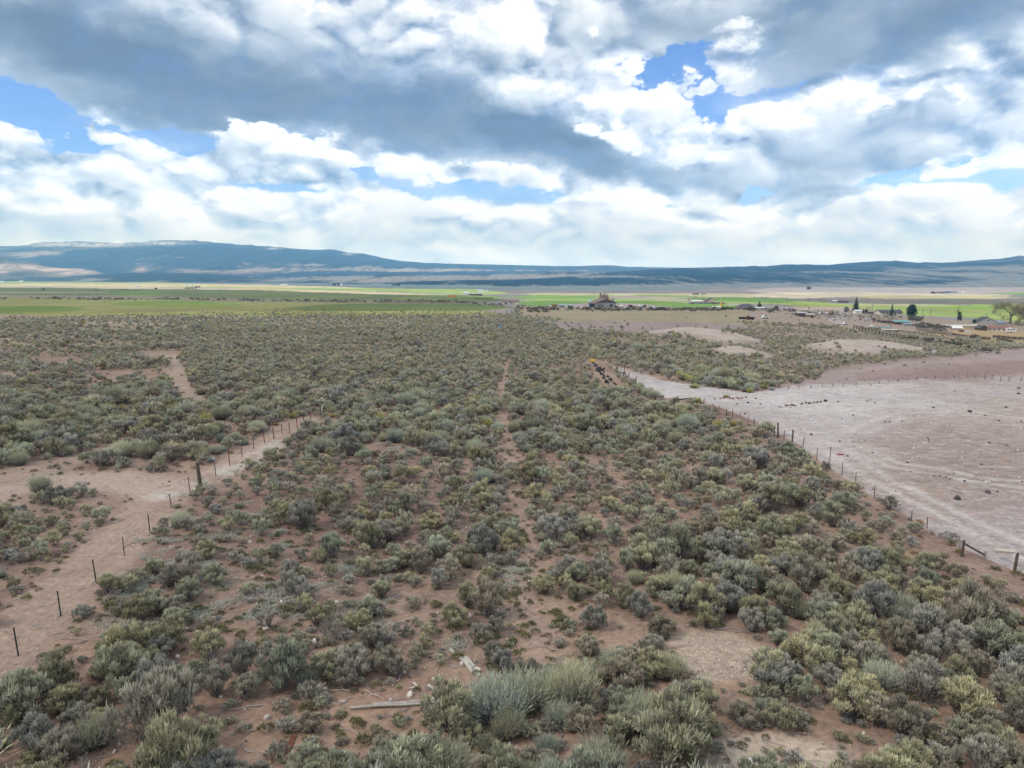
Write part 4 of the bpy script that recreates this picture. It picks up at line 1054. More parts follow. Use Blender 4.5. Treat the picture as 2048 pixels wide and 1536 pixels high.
def litter():
    """small tufts, silver mats, sticks and stones on the soil"""
    rs = np.random.RandomState(9)
    N = 26000
    y = np.exp(rs.uniform(math.log(20), math.log(150), N)); x = rs.uniform(-1, 1, N) * (y * .76 + 4)
    z = height(x, y); px, py, D = project(x, y, z)
    dens, *_ = sage_zones(px, py, D, x, y)
    nz = fbm(x / 5, y / 5, 3, seed=81); nt2 = fbm(x / 13, y / 13, 3, seed=82)
    pad = inside(PAD, px, py)
    trail = line_dist(W_TRAIL, x, y)
    lot = inside([(380, 860), (1580, 850), (1700, 1100), (1400, 1500), (300, 1500), (200, 1250)], px, py)
    left = inside([(-100, 930), (330, 940), (200, 1200), (-100, 1330)], px, py)
    u = rs.uniform(size=N)
    wgt = np.where(lot, .30, np.where(left, .25, .10)) * np.clip((nz - .38) * 3.2, .03, 1.2) * np.where(py > 1330, .55, 1)
    wgt = np.where(trail < 2.6, np.maximum(wgt, .42), wgt)
    k = (u < wgt) & ~pad & ~inside([(690, 1390), (925, 1385), (925, 1420), (690, 1430)], px, py) & (line_dist(W_FPATH, x, y) > 1.4) & (line_dist(W_ROAD1, x, y) > 2.0)
    i = np.where(k)[0]; n = len(i); r_ = rs.uniform(size=n)
    s = np.exp(rs.normal(size=n) * .35) * np.where(np.abs(py[i] - 1230) < 160, 1.0, 1.1) * .62
    instancer('green_tufts', 'small olive and yellow-green tufts dotting the bare soil', TUFT, (r_ * 3).astype(int), np.stack([x[i], y[i], z[i]], 1), np.stack([r_ * 0, r_ * 0, r_ * 40], 1), np.stack([s, s, s * rs.uniform(.8, 1.5, n)], 1), 'green_tuft_kinds')
    # low grey seedlings and weeds that fill the gaps
    gx = rs.uniform(-1, 1, 30000); gy = np.exp(rs.uniform(math.log(21), math.log(125), 30000)); gx = gx * (gy * .76 + 4)
    gz = height(gx, gy); gpx, gpy, gD = project(gx, gy, gz)
    glot = inside([(380, 850), (1500, 845), (1700, 960), (2100, 1180), (2100, 1560), (-60, 1560), (-60, 1420), (250, 1150)], gpx, gpy)
    gl = inside([(-100, 700), (600, 800), (330, 960), (200, 1200), (-100, 1330)], gpx, gpy)
    gk = (rs.uniform(size=30000) < np.where(glot, .22, np.where(gl, .12, 0)) * ~inside([(690, 1385), (925, 1380), (925, 1425), (690, 1435)], gpx, gpy) * ~inside([(890, 1290), (975, 1290), (985, 1365), (900, 1365)], gpx, gpy) * np.clip((fbm(gx / 4, gy / 4, 3, seed=85) - .32) * 3.2, 0, 1.2)) & (line_dist(W_TRAIL, gx, gy) > .7) & (line_dist(W_FPATH, gx, gy) > 1.5) & (line_dist(W_ROAD1, gx, gy) > 2.0) & (np.hypot((gx - W_MUD[0]) / 2.2, (gy - W_MUD[1]) / 2.0) > 1)
    i = np.where(gk)[0]; n = len(i); r_ = rs.uniform(size=n); s = np.exp(rs.normal(size=n) * .4) * .24
    prw = [MID[0], MID[3], MID[5], DEADM[0], DEADM[1]]
    instancer('low_weeds', 'low grey-green seedlings and dry weeds filling the gaps between shrubs', prw, (r_ * 5).astype(int), np.stack([gx[i], gy[i], gz[i] - .01], 1), np.stack([r_ * 0, r_ * 0, r_ * 40], 1), np.stack([s * 1.2, s * 1.2, s], 1), 'low_weed_kinds')
    # silver mats
    k = (rs.uniform(size=N) < .9 * np.clip((nt2 - .50) * 4, 0, 1)) & lot & (D < 95) & (D > 33)
    seeds = np.where(k)[0][:260]
    pts = []
    for q in seeds:
        for _ in range(rs.randint(3, 12)):
            a = rs.uniform(0, 6.28); rr = abs(rs.normal()) * .55; pts.append((x[q] + math.cos(a) * rr, y[q] + math.sin(a) * rr * .7))
    for cx, cy, cnt, sx, sy in ((1020, 1140, 60, 20, 22), (1050, 1142, 14, 10, 4), (705, 1135, 40, 16, 9), (915, 1290, 22, 12, 9), (945, 965, 40, 30, 10), (1075, 955, 40, 26, 8), (1140, 1015, 26, 18, 7), (860, 900, 40, 40, 7), (870, 880, 40, 60, 6), (720, 880, 30, 40, 6), (1290, 880, 50, 90, 8), (1460, 870, 30, 40, 8), (620, 1055, 14, 8, 4), (400, 970, 30, 14, 6)):
        for _ in range(cnt):
            g_ = _flat(cx + rs.normal() * sx, cy + rs.normal() * sy); pts.append(g_)
    pts = np.array(pts); zz = height(pts[:, 0], pts[:, 1]); n = len(pts); r_ = rs.uniform(size=n); s = rs.uniform(.45, 1.3, n)
    instancer('silver_mats', 'pale silvery mat plants hugging the soil in patches', SILV, (r_ * 2).astype(int), np.stack([pts[:, 0], pts[:, 1], zz], 1), np.stack([r_ * 0, r_ * 0, r_ * 40], 1), np.stack([s, s, s], 1), 'silver_mat_kinds')
    # stones and sticks
    M_ST = [mat('pale_stone', (.50, .44, .40), .9, var=.25, scale=5, vary_inst=.3), mat('dark_stone', (.10, .085, .085), .85, var=.3, scale=5, vary_inst=.3)]
    prot = []
    for q in range(4):
        v, f = rock_geo(500 + q, 1); prot.append(mesh_from('stone', v, f, [M_ST[q // 2]], True))
    N2 = 9000
    y2 = np.exp(rs.uniform(math.log(20), math.log(130), N2)); x2 = rs.uniform(-1, 1, N2) * (y2 * .76 + 4)
    z2 = height(x2, y2); px2, py2, D2 = project(x2, y2, z2)
    pad2 = inside(PAD, px2, py2)
    cl = fbm(x2 / 8, y2 / 8, 3, seed=91)
    k = rs.uniform(size=N2) < np.where(pad2, .6 * sstep(.35, .7, cl), .42 * sstep(.35, .65, cl))
    i = np.where(k)[0]; n = len(i); r_ = rs.uniform(size=n)
    darkp = np.where(pad2[i], .28, .12)
    idx = np.where(rs.uniform(size=n) < darkp, 2 + (r_ * 2).astype(int), (r_ * 2).astype(int))
    s = np.exp(rs.normal(size=n) * .5) * np.where(pad2[i], .075, .06)
    instancer('loose_stones', 'loose pale and dark stones strewn over the soil and the cleared pad', prot, idx, np.stack([x2[i], y2[i], z2[i] + s * .2], 1), np.stack([r_ * 3, r_ * 7, r_ * 40], 1), np.stack([s, s * .9, s * .65], 1), 'loose_stone_kinds')
    stk = [stick_mesh(600 + q) for q in range(4)]
    k = (rs.uniform(size=N2) < .22) & ~pad2 & (D2 < 75); i = np.where(k)[0]; n = len(i); r_ = rs.uniform(size=n)
    s = rs.uniform(.5, 1.3, n)
    instancer('dead_sticks', 'fallen grey sticks lying between the shrubs', stk, (r_ * 4).astype(int), np.stack([x2[i], y2[i], z2[i] + .02], 1), np.stack([r_ * 0, r_ * 0, r_ * 40], 1), np.stack([s, s, s], 1), 'dead_stick_kinds')
def rock_geo(seed, sub=1):
    """an angular stone about 2 units across"""
    import bmesh
    rs = np.random.RandomState(seed)
    bm = bmesh.new(); bmesh.ops.create_icosphere(bm, subdivisions=sub, radius=1.0)
    ax = rs.uniform(.75, 1.3, 3)
    cuts = [(unit(rs.normal(size=3)), rs.uniform(.55, .9)) for _ in range(6)]
    v = []
    for p in bm.verts:
        q = np.array(p.co) * (1 + rs.normal() * .06)
        for nrm, dd in cuts:
            e = q @ nrm - dd
            if e > 0: q = q - nrm * e
        v.append(q * ax)
    f = [tuple(x.index for x in fc.verts) for fc in bm.faces]
    bm.free(); return v, f
def stick_mesh(seed):
    rs = np.random.RandomState(seed); L = Leafy()
    p = np.array([-.5, 0, .02])
    pts = [p]
    for k in range(5): p = p + np.array([.2, rs.normal() * .08, abs(rs.normal()) * .02]); pts.append(p)
    T = []
    for k, (a, b) in enumerate(zip(pts[:-1], pts[1:])):
        w = .022 * (1 - k / 7)
        for s_ in (np.array([0, w, 0]), np.array([0, 0, w])): T += [(a - s_, a + s_, b + s_), (a - s_, b + s_, b - s_)]
    T = np.array(T); L.tris(T, np.full((1, 3), .7), np.full(len(T), rs.uniform()), 0)
    return L.mesh('stick', [M_DEAD])
litter()

def singles():
    """each of the nearest shrubs as its own object"""
    out = []
    rs = np.random.RandomState(31)
    for i in np.where(single)[0]:
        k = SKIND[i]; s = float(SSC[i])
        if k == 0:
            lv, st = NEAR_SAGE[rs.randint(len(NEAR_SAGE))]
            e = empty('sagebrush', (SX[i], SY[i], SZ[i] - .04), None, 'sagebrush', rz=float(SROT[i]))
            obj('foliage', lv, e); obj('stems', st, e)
        elif k == 1:
            e = obj('rabbitbrush', NEAR_BROOM[rs.randint(4)], loc=(SX[i], SY[i], SZ[i] - .04), rot=(0, 0, float(SROT[i]))); e['category'] = 'rabbitbrush'
        else:
            e = obj('dead_shrub', NEAR_DEAD[rs.randint(3)], loc=(SX[i], SY[i], SZ[i] - .03), rot=(0, 0, float(SROT[i]))); e['category'] = 'dead shrub'
        e.scale = (s, s, s * float(SSZ[i]))
        out.append((e, k, s, SX[i], SY[i], SPX[i], SPY[i], SD[i], i))
    return out
SINGLES = singles()
# ---------------------------------------------------------------- builders for made things
class MB:
    """collects boxes, prisms and tubes into one mesh"""
    def __init__(s): s.v = []; s.f = []
    def add(s, v, f):
        o = len(s.v); s.v += [tuple(map(float, p)) for p in v]; s.f += [tuple(i + o for i in q) for q in f]; return s
    def box(s, x0, x1, y0, y1, z0, z1):
        v = [(x, y, z) for z in (z0, z1) for y in (y0, y1) for x in (x0, x1)]
        return s.add(v, [(0, 2, 3, 1), (4, 5, 7, 6), (0, 1, 5, 4), (2, 6, 7, 3), (0, 4, 6, 2), (1, 3, 7, 5)])
    def prism(s, prof, y0, y1):
        """profile (x, z) carried from y0 to y1"""
        n = len(prof)
        v = [(x, y0, z) for x, z in prof] + [(x, y1, z) for x, z in prof]
        return s.add(v, [tuple(range(n)), tuple(range(2 * n - 1, n - 1, -1))] + [(i, i + n, (i + 1) % n + n, (i + 1) % n) for i in range(n)])
    def tube(s, p, q, r0, r1=None, n=6):
        r1 = r0 if r1 is None else r1
        p, q = np.array(p, float), np.array(q, float); d = unit(q - p)
        a = unit(np.cross(d, (0, 0, 1) if abs(d[2]) < .9 else (1, 0, 0))); b = np.cross(d, a)
        an = np.arange(n) * 2 * math.pi / n
        v = [p + r0 * (math.cos(t) * a + math.sin(t) * b) for t in an] + [q + r1 * (math.cos(t) * a + math.sin(t) * b) for t in an]
        return s.add(v, [(i, (i + 1) % n, (i + 1) % n + n, i + n) for i in range(n)] + [tuple(range(n))[::-1], tuple(range(n, 2 * n))])
    def build(s, name, m, parent=None, smooth=False, **k):
        me = mesh_from(name, s.v, s.f, [m], smooth)
        import bmesh
        bm = bmesh.new(); bm.from_mesh(me); bmesh.ops.recalc_face_normals(bm, faces=bm.faces); bm.to_mesh(me); bm.free()
        return obj(name, me, parent, **k)
def put(mb, parent, name, m, **k): return mb.build(name, m, parent, **k)

K_WHITE = mat('white_paint', (.70, .70, .68), .6, var=.08); K_CREAM = mat('cream_siding', (.62, .57, .48), .7, var=.08)
K_BEIGE = mat('beige_stucco', (.50, .44, .36), .8, var=.08); K_GREYW = mat('grey_block', (.34, .33, .31), .85, var=.12, scale=1.5)
K_DARK = mat('dark_opening', (.02, .02, .022), .8, var=.1); K_GLASS = mat('window_glass', (.03, .04, .05), .15, var=.05, spec=.5)
K_BROWNR = mat('brown_shingle', (.19, .14, .115), .9, var=.2, scale=2); K_DKROOF = mat('charcoal_shingle', (.085, .085, .095), .9, var=.2, scale=2)
K_REDR = mat('red_brown_roof', (.24, .13, .10), .85, var=.15, scale=2); K_WOOD = mat('weathered_wood', (.27, .24, .21), .9, var=.3, scale=4, bump=.3)
K_OLDW = mat('dark_wood', (.10, .078, .062), .9, var=.3, scale=3); K_TANW = mat('tan_boards', (.33, .24, .17), .85, var=.18, scale=1.2)
K_PALEW = mat('bleached_wood', (.56, .50, .44), .85, var=.28, scale=7, bump=.4); K_GALV = mat('galvanised_steel', (.46, .47, .49), .45, .6, var=.1)
K_DRYP = mat('bleached_board', (.46, .42, .37), .9, var=.35, scale=9, bump=.5)
K_DRYW = mat('dry_grey_board', (.36, .32, .28), .9, var=.35, scale=9, bump=.5)
K_BLUER = mat('pale_blue_metal', (.30, .42, .48), .5, .2, var=.08); K_STEEL = mat('dark_green_steel', (.022, .045, .036), .6, .2, var=.2)
K_GSTEEL = mat('grey_steel', (.13, .13, .135), .6, .4, var=.2); K_RUST = mat('rusty_steel', (.17, .070, .045), .8, .2, var=.3, scale=6)
K_REDST = mat('red_steel', (.20, .05, .04), .7, .2, var=.2); K_YEL = mat('yellow_paint', (.66, .44, .05), .6, var=.2, scale=2)
K_ORANGE = mat('orange_paint', (.50, .17, .04), .6, var=.15); K_MAROON = mat('maroon_paint', (.12, .02, .03), .5, var=.1); K_RED = mat('red_paint', (.35, .04, .03), .5, var=.1)
K_BLUE = mat('blue_paint', (.05, .10, .28), .5, var=.1); K_NAVY = mat('navy_paint', (.03, .045, .10), .5, var=.1); K_TEAL = mat('teal_metal', (.12, .34, .34), .5, .2, var=.1)
K_TYRE = mat('tyre_rubber', (.025, .025, .025), .9, var=.1); K_STRAW = mat('baled_straw', (.52, .30, .10), .95, var=.25, scale=1); K_BLACK = mat('black_plastic', (.012, .013, .016), .45, var=.4, scale=3)
K_LAVA = mat('dark_lava', (.055, .045, .045), .9, var=.3, scale=3, bump=.5); K_ROCKP = mat('pale_rock', (.55, .49, .44), .9, var=.2, scale=3, bump=.4); K_GBLUE = mat('blue_grey_panel', (.22, .27, .32), .6, var=.1)
K_LTBLUE = mat('powder_blue_panel', (.50, .58, .62), .5, var=.08); K_GRAVELW = mat('grey_concrete', (.42, .40, .38), .9, var=.15)
K_BARK = mat('grey_brown_bark', (.13, .105, .085), .9, var=.3, scale=3); K_PBARK = mat('pale_bark', (.36, .32, .28), .9, var=.2, scale=3)
M_SPRUCE = leaf_material('spruce_needle', (.018, .030, .022), (.035, .060, .040), (.060, .095, .060), trans=0)
M_PINE = leaf_material('pine_needle', (.016, .030, .025), (.028, .055, .042), (.045, .085, .060), trans=0)
M_OLIVE = leaf_material('budding_twig', (.20, .17, .11), (.30, .27, .15), (.38, .34, .18), trans=0)
M_BUSH = leaf_material('dark_bush_leaf', (.075, .07, .06), (.15, .15, .12), (.24, .24, .185), trans=0)
M_JUN = leaf_material('juniper_needle', (.07, .065, .02), (.20, .19, .055), (.34, .28, .09), trans=0)

# ---------------------------------------------------------------- fences
def tpost_mesh(h, name='t_post', w=.03):
    b = MB(); b.box(-w, w, -.004, .004, 0, h); b.box(-.005, .005, .004, .036, 0, h)
    for k in range(8): b.box(-.012, .012, -.012, -.004, .25 + k * (h - .35) / 8, .28 + k * (h - .35) / 8)
    me = mesh_from(name, b.v, b.f); return me
def fence(name, label, posts, wires=3, group=None):
    """posts: (px base, py base, px top, py top, kind); kinds: T green steel, G grey steel, R red steel, W wooden, thick = K"""
    base = [ground(p[0], p[1]) for p in posts]
    o = base[0]
    e = empty(name, o, label, 'fence', group)
    tops = []
    for p, g in zip(posts, base):
        m_ = mpp(g); h = max((p[1] - p[3]) * m_ * 1.02, .5); lean = (p[2] - p[0]) * m_
        d = g - o
        k = p[4]
        if k in 'TGR':
            me = tpost_mesh(h, w=max(.03, .85 * m_)); me.materials.append({'T': K_STEEL, 'G': K_GSTEEL, 'R': K_REDST}[k])
            q = obj('post', me, e, d, (0, math.atan2(lean, h), .3))
            if k == 'G':
                MB().box(-.034, .034, -.008, .040, h - .16, h + .004).build('post_tip', K_WHITE, q)
        else:
            r_ = max({'W': .085, 'K': .15, 'N': .05}[k], min(.75 * m_, .11))
            b = MB(); b.tube((0, 0, -.1), (lean, 0, h), r_, r_ * .86, 9)
            q = b.build('post', K_OLDW if k != 'N' else K_WOOD, e, loc=d)
        tops.append(d + Vector((lean, 0, h)))
    for w in range(wires):
        b = MB(); f_ = .35 + .6 * w / max(wires - 1, 1)
        for a, c, ta, tc_ in zip(base[:-1], base[1:], tops[:-1], tops[1:]):
            p0 = (a - o).lerp(ta, f_); p1 = (c - o).lerp(tc_, f_)
            b.tube(p0, p1, .006, n=3)
        b.build('wire', K_GSTEEL, e)
    return e, base, o
def rail(e, o, p, q, r_, m, name='rail'):
    MB().tube(p - o, q - o, r_, r_ * .85, 8).build(name, m, e)

LF = [(37, 1312, 34, 1252, 'T'), (122, 1233, 120, 1180, 'T'), (193, 1168, 190, 1117, 'T'), (249, 1112, 248, 1067, 'G'), (300, 1067, 299, 1027, 'T'), (343, 1016, 341, 988, 'T'), (381, 992, 379, 953, 'R'),
      (402, 979, 398, 925, 'K'), (432, 952, 430, 915, 'G'), (460, 932, 458, 897, 'R'), (484.5, 914, 483, 880, 'G'), (508, 898, 507, 866, 'G'), (529, 886, 528, 864, 'R'), (548, 878, 547, 854, 'T'), (564, 867, 564, 845, 'G'), (579.5, 867, 578.5, 841, 'G'), (595, 859, 594, 833, 'R'), (608, 846, 607, 830, 'R'), (622, 842, 621, 823, 'R'), (642, 832, 641, 811, 'W'), (647, 829, 646.5, 807, 'W')]
e_, b_, o_ = fence('wire_fence', 'wire fence of thin dark steel posts running up beside the dirt track on the left', LF)
rail(e_, o_, b_[-2] + Vector((0, 0, .5)), b_[-1] + Vector((0, 0, 1.2)), .06, K_PALEW, 'brace')
e_, b_, o_ = fence('wire_fence', 'tall grey corner post with a short diagonal brace in the pale brush', [(393, 836, 392.5, 806, 'N'), (383, 829, 382, 820, 'N')], 0)
rail(e_, o_, b_[0] + Vector((0, 0, 1.0)), b_[1] + Vector((0, 0, .3)), .06, K_PALEW, 'brace')
def C3(x, y): return 1348 + x / 2.926, 640 + y / 2.926
def P3(x, yt, yb, k, dx=0): a = C3(x, yb); b = C3(x + dx, yt); return (a[0], a[1], b[0], b[1], k)
RF = [(1312, 809, 1312, 795.5, 'W'), (1347.5, 816, 1347.5, 797, 'W'), (1386, 811, 1386, 799, 'W'), P3(175, 460, 492, 'R'), P3(232, 488, 542, 'R', -8), P3(263, 500, 552, 'N'), P3(306, 515, 562, 'G'), P3(341, 517, 577, 'G'), P3(388, 540, 582, 'N'), P3(431, 545, 607, 'N', 5), P3(468, 568, 622, 'G'), P3(517, 590, 632, 'N', 3), P3(549, 590, 662, 'N'), P3(586, 615, 677, 'R'), P3(609, 600, 688, 'W', -5), P3(643, 645, 708, 'R'), P3(689, 643, 738, 'W', 3), P3(752, 683, 768, 'R', 6), P3(835, 748, 820, 'N'), P3(908, 742, 855, 'R', 4), P3(982, 820, 912, 'G'), P3(1062, 878, 955, 'G'), P3(1172, 950, 1044, 'G', -2), P3(1258, 1015, 1115, 'G', -3), P3(1388, 1097, 1180, 'G'), P3(1480, 1150, 1220, 'R')]
e_, b_, o_ = fence('wire_fence', 'wire fence of mixed thin posts along the edge of the bare pad on the right', RF)
rail(e_, o_, b_[1] + Vector((0, 0, 1.0)), b_[2] + Vector((0, 0, .95)), .09, K_OLDW)
def C6(x, y): return 1348 + x / 2.866, 1000 + y / 2.866
def P6(x, yt, yb, k, dx=0): a = C6(x, yb); b = C6(x + dx, yt); return (a[0], a[1], b[0], b[1], k)
e_, b_, o_ = fence('wire_fence', 'wooden corner brace with a whitish pole at the lower right end of the fence', [P6(1635, 230, 292, 'N'), P6(1649, 228, 325, 'W', 4), P6(1780, 292, 340, 'N'), P6(1950, 298, 412, 'W', 8), P6(2075, 340, 470, 'N')], 2)
rail(e_, o_, b_[1] + Vector((0, 0, .85)), b_[2] + Vector((0, 0, .25)), .07, K_OLDW)
rail(e_, o_, b_[2] + Vector((.6, 0, .55)), b_[3] + Vector((0, 0, 1.15)), .11, K_PALEW, 'white_pole')
FF = [P3(x, b - 24 + (12 if i % 3 == 0 else 0) * 0, b, 'G' if i % 2 else 'N') for i, (x, b) in enumerate(((617, 406), (670, 404), (730, 402), (800, 400), (868, 396), (930, 392), (990, 388), (1065, 384), (1140, 378), (1200, 372), (1255, 368), (1310, 362), (1365, 356), (1420, 352), (1470, 348), (1530, 344), (1590, 340), (1640, 338)))]
FF += [P3(1663, 300, 336, 'N'), P3(1715, 292, 336, 'N'), P3(1765, 302, 342, 'N'), P3(1818, 302, 350, 'G'), P3(1860, 315, 350, 'G'), P3(1910, 322, 360, 'G'), P3(1960, 326, 362, 'G'), P3(2030, 328, 364, 'G'), P3(2095, 332, 370, 'G')]
e_, b_, o_ = fence('wire_fence', 'low wire fence crossing the far edge of the bare pad', FF)
rail(e_, o_, b_[19] + Vector((0, 0, 1.4)), b_[20] + Vector((0, 0, .1)), .04, K_WOOD, 'brace')
def C2(x, y): return 680 + x / 2.926, 640 + y / 2.926
def P2(x, yt, yb, k): a = C2(x, yb); b = C2(x, yt); return (a[0], a[1], b[0], b[1], k)
fence('wire_fence', 'short run of grey fence posts between the black sheeting and the white pan', [P2(1643, 252, 312, 'N'), P2(1665, 268, 314, 'R'), P2(1690, 305, 356, 'R'), P2(1732, 328, 376, 'R'), P2(1762, 380, 410, 'N'), P2(1832, 425, 455, 'N')], 2)
fence('wire_fence', 'pair of far posts at the top of the white pan behind the black sheeting', [P2(1714, 262, 304, 'N'), P2(1768, 280, 318, 'N')], 1)

# ---------------------------------------------------------------- lumber, rocks and scraps on the ground
def plank(name, label, cat, p, q, width, thick, m, lift=.03, warp=.06, seed=0, boards=1):
    a, b = ground(*p), ground(*q)
    L_ = (b - a).length; d = (b - a).normalized(); yaw = math.atan2(d.y, d.x); pitch = -math.asin(max(-1, min(1, d.z)))
    e = empty(name, a + Vector((0, 0, lift)), label, cat) if boards > 1 else None
    rs = np.random.RandomState(seed); res = None
    for k in range(boards):
        n = 9; v = []; off = (k - (boards - 1) / 2) * width * 1.05
        x0 = L_ * (0 if k == 0 else rs.uniform(.15, .35)); x1 = L_ * (1 if k == 0 else rs.uniform(.8, .97))
        for i in range(n):
            x = x0 + (x1 - x0) * i / (n - 1); w = width / 2 * (1 - .25 * rs.uniform() - (.35 if i in (0, n - 1) else 0)); z = warp * math.sin(i * 1.3 + seed + k) ; tw = rs.normal() * .012
            for sy, sz in ((-1, 0), (1, 0), (1, 1), (-1, 1)): v.append((x, off + sy * w + tw, z + sz * thick + sy * warp * .3))
        f = [(i * 4 + j, i * 4 + (j + 1) % 4, i * 4 + 4 + (j + 1) % 4, i * 4 + 4 + j) for i in range(n - 1) for j in range(4)] + [(3, 2, 1, 0), tuple((n - 1) * 4 + j for j in range(4))]
        me = mesh_from(name, v, f, [m])
        if e: obj('board', me, e, rot=(0, pitch, yaw) if 0 else (0, 0, yaw)); res = e
        else: res = obj(name, me, None, a + Vector((0, 0, lift)), (0, 0, yaw)); set_props(res, label, cat)
    return res
plank('broken_plank', 'broad bleached plank split in two beside a round rabbitbrush', 'plank', (905, 1300), (964, 1353), .17, .05, K_DRYP, seed=3, boards=2)
plank('long_board', 'long thin weathered board half hidden under sagebrush', 'board', (700, 1417), (912, 1404), .13, .05, K_DRYW, .06, .015, 5, 2)
plank('splintered_board', 'splintered pale board poking out from the rabbitbrush at the bottom edge', 'board', (818, 1518), (864, 1492), .13, .05, K_PALEW, .05, .05, 7)
plank('grey_plank', 'grey plank tucked under the yellow-tipped shrub', 'plank', (634, 1404), (668, 1400), .16, .05, K_WOOD, .12, .02, 9)
plank('short_stick', 'short pale stick just left of the white rock, upper of two', 'stick', (826, 1366), (834, 1374), .06, .04, K_PALEW, .02, .02, 11)
plank('short_stick', 'short pale stick lying just below the white rock', 'stick', (856, 1371), (869, 1383), .08, .04, K_PALEW, .02, .02, 12)
plank('short_stick', 'short pale stick just left of the white rock, lower of two', 'stick', (818, 1379), (830, 1376), .05, .04, K_PALEW, .02, .02, 13)
plank('short_stick', 'small pale stick lying alone on soil above the white rock', 'stick', (802, 1331), (814, 1331), .05, .03, K_PALEW, .02, .02, 14)
def stone_obj(name, label, cat, px, py, wpx, m, seed, flat=.7, group=None):
    g = ground(px, py); r_ = wpx * mpp(g) / 2
    v, f = rock_geo(seed, 2)
    o = obj(name, mesh_from(name, v, f, [m], False), None, g + Vector((0, 0, r_ * flat * .45)), (0, 0, seed), (r_, r_, r_ * flat)); return set_props(o, label, cat, group)
stone_obj('white_rock', 'rounded white rock on bare soil between the two bleached boards', 'rock', 868, 1361, 12, K_ROCKP, 41, .85)
stone_obj('pale_rock', 'small flat pale rock at the end of the long thin board', 'rock', 867, 1400, 10, K_ROCKP, 42, .5)
def slab(name, label, cat, px, py, w, l, t, m, yaw=0.0, tilt=0.0):
    g = ground(px, py); o = MB().box(-w / 2, w / 2, -l / 2, l / 2, 0, t).build(name, m, None, loc=g + Vector((0, 0, .02)), rot=(tilt, 0, yaw)); return set_props(o, label, cat)
slab('rusty_sheet', 'small rusty metal sheet lying flat on the bare soil', 'metal sheet', 580.5, 1490, .21, .95, .02, K_RUST, .04)
slab('bleached_board', 'whitish board at the bottom edge right of the rusty sheet', 'board', 672, 1528, .32, 1.2, .03, K_WHITE, -.08)
slab('white_scrap', 'small white scrap among the shrubs low on the right', 'scrap', 2028, 1438, .22, .35, .06, K_WHITE, .8)
slab('white_scrap', 'curved white scrap at the bottom edge by the lower mud pan', 'scrap', 1514, 1527, .34, .5, .07, K_WHITE, .5)
slab('red_scrap', 'thin red scrap lying on the pad by the fence', 'scrap', 1680.5, 910, .55, .2, .08, K_RED, .1)
for i, (px, py, w, lab) in enumerate(((395, 912, 13, 'charred dark stump left of the fence, upper left of a cluster'), (413, 919, 14, 'charred dark stump in the cluster, the one nearest the thick fence post'), (409, 906, 16, 'brownish stump at the back of the charred cluster'))):
    stone_obj('stump', lab, 'stump', px, py, w, K_LAVA if i < 2 else K_OLDW, 60 + i, .7)
ROCKS = [(2037, 788, 9), (1939, 824, 11), (1650.5, 803, 10), (1676, 804, 6), (1866, 815, 7), (1771, 844, 5), (1804, 843, 5), (1855.5, 876, 6), (1511.5, 797.5, 5), (1474, 808.5, 5), (1496, 806, 6), (1521, 808, 5), (1679.5, 883, 5), (1695, 912.5, 5), (1814.5, 925.5, 7), (1963, 929, 6), (1929, 963, 7), (1979, 886, 7), (1734, 803, 5), (2037, 777, 7), (1750, 806, 5), (1706, 831, 5), (1998, 842, 6), (2012, 815, 7), (1892, 955, 5), (1880, 952, 5), (1868, 952, 5), (1900, 958, 5), (1952, 952, 4), (1984, 940, 4), (1857, 880, 4), (2044, 964, 5), (1995, 984, 5), (1712, 868, 4), (1741, 800, 4), (1746, 702 + 40, 4), (1590, 812, 5), (1618, 806, 5)]
SPECIAL = {0: 'largest dark lava rock near the far end of the pad at the frame edge', 1: 'dark lava rock standing alone on the pale upper part of the pad', 2: 'peaked dark lava rock at the middle of the pale strip', 4: 'dark lava rock below the pale strip, left of a bigger lone one'}
for i, (px, py, w) in enumerate(ROCKS):
    stone_obj('lava_rock', SPECIAL.get(i, 'small dark lava rock lying on the bare pinkish pad'), 'rock', px, py, w * .92, K_LAVA, 700 + i, .6, 'dark lava rocks on the bare pad')
stone_obj('brown_stump', 'brown root stump on the pad beside the right-hand fence', 'stump', 1787, 1003, 10, K_OLDW, 76, .9)
stone_obj('pale_rock', 'broken pale rock near the fence in the middle of the pad', 'rock', 1723, 897, 9, K_ROCKP, 77, .4)
def debris(name, label, cat, x0, y0, x1, y1, n, m, seed, wid=4.0, sz=5.0):
    """a strewn row of scraps that lie in one heap"""
    rs = np.random.RandomState(seed); a = ground((x0 + x1) / 2, (y0 + y1) / 2); e = empty(name, a, label, cat)
    for k in range(n):
        t = (k + rs.uniform(0, .8)) / n
        g = ground(x0 + (x1 - x0) * t + rs.normal() * wid * .5, y0 + (y1 - y0) * t + rs.normal() * wid * .25); s_ = sz * mpp(g) * rs.uniform(.4, .9)
        v, f = rock_geo(seed * 50 + k, 1)
        obj('piece', mesh_from('piece', v, f, [m]), e, g - a + Vector((0, 0, s_ * .2)), (rs.normal() * .4, rs.normal() * .4, rs.uniform(0, 6)), (s_ * rs.uniform(.6, 1.4), s_ * .6, s_ * .5))
debris('scrap_row', 'row of rusty scrap lying on the near edge of the pale strip', 'scrap', 1560, 814, 1590, 809, 9, K_RUST, 5)
debris('scrap_row', 'row of dark scrap beside the peaked lava rock', 'scrap', 1600, 807, 1646, 804, 12, K_OLDW, 6)
debris('scrap_row', 'rubble of brown and pale scraps where the track meets the pad', 'scrap', 1430, 797, 1500, 796, 14, K_RUST, 7)
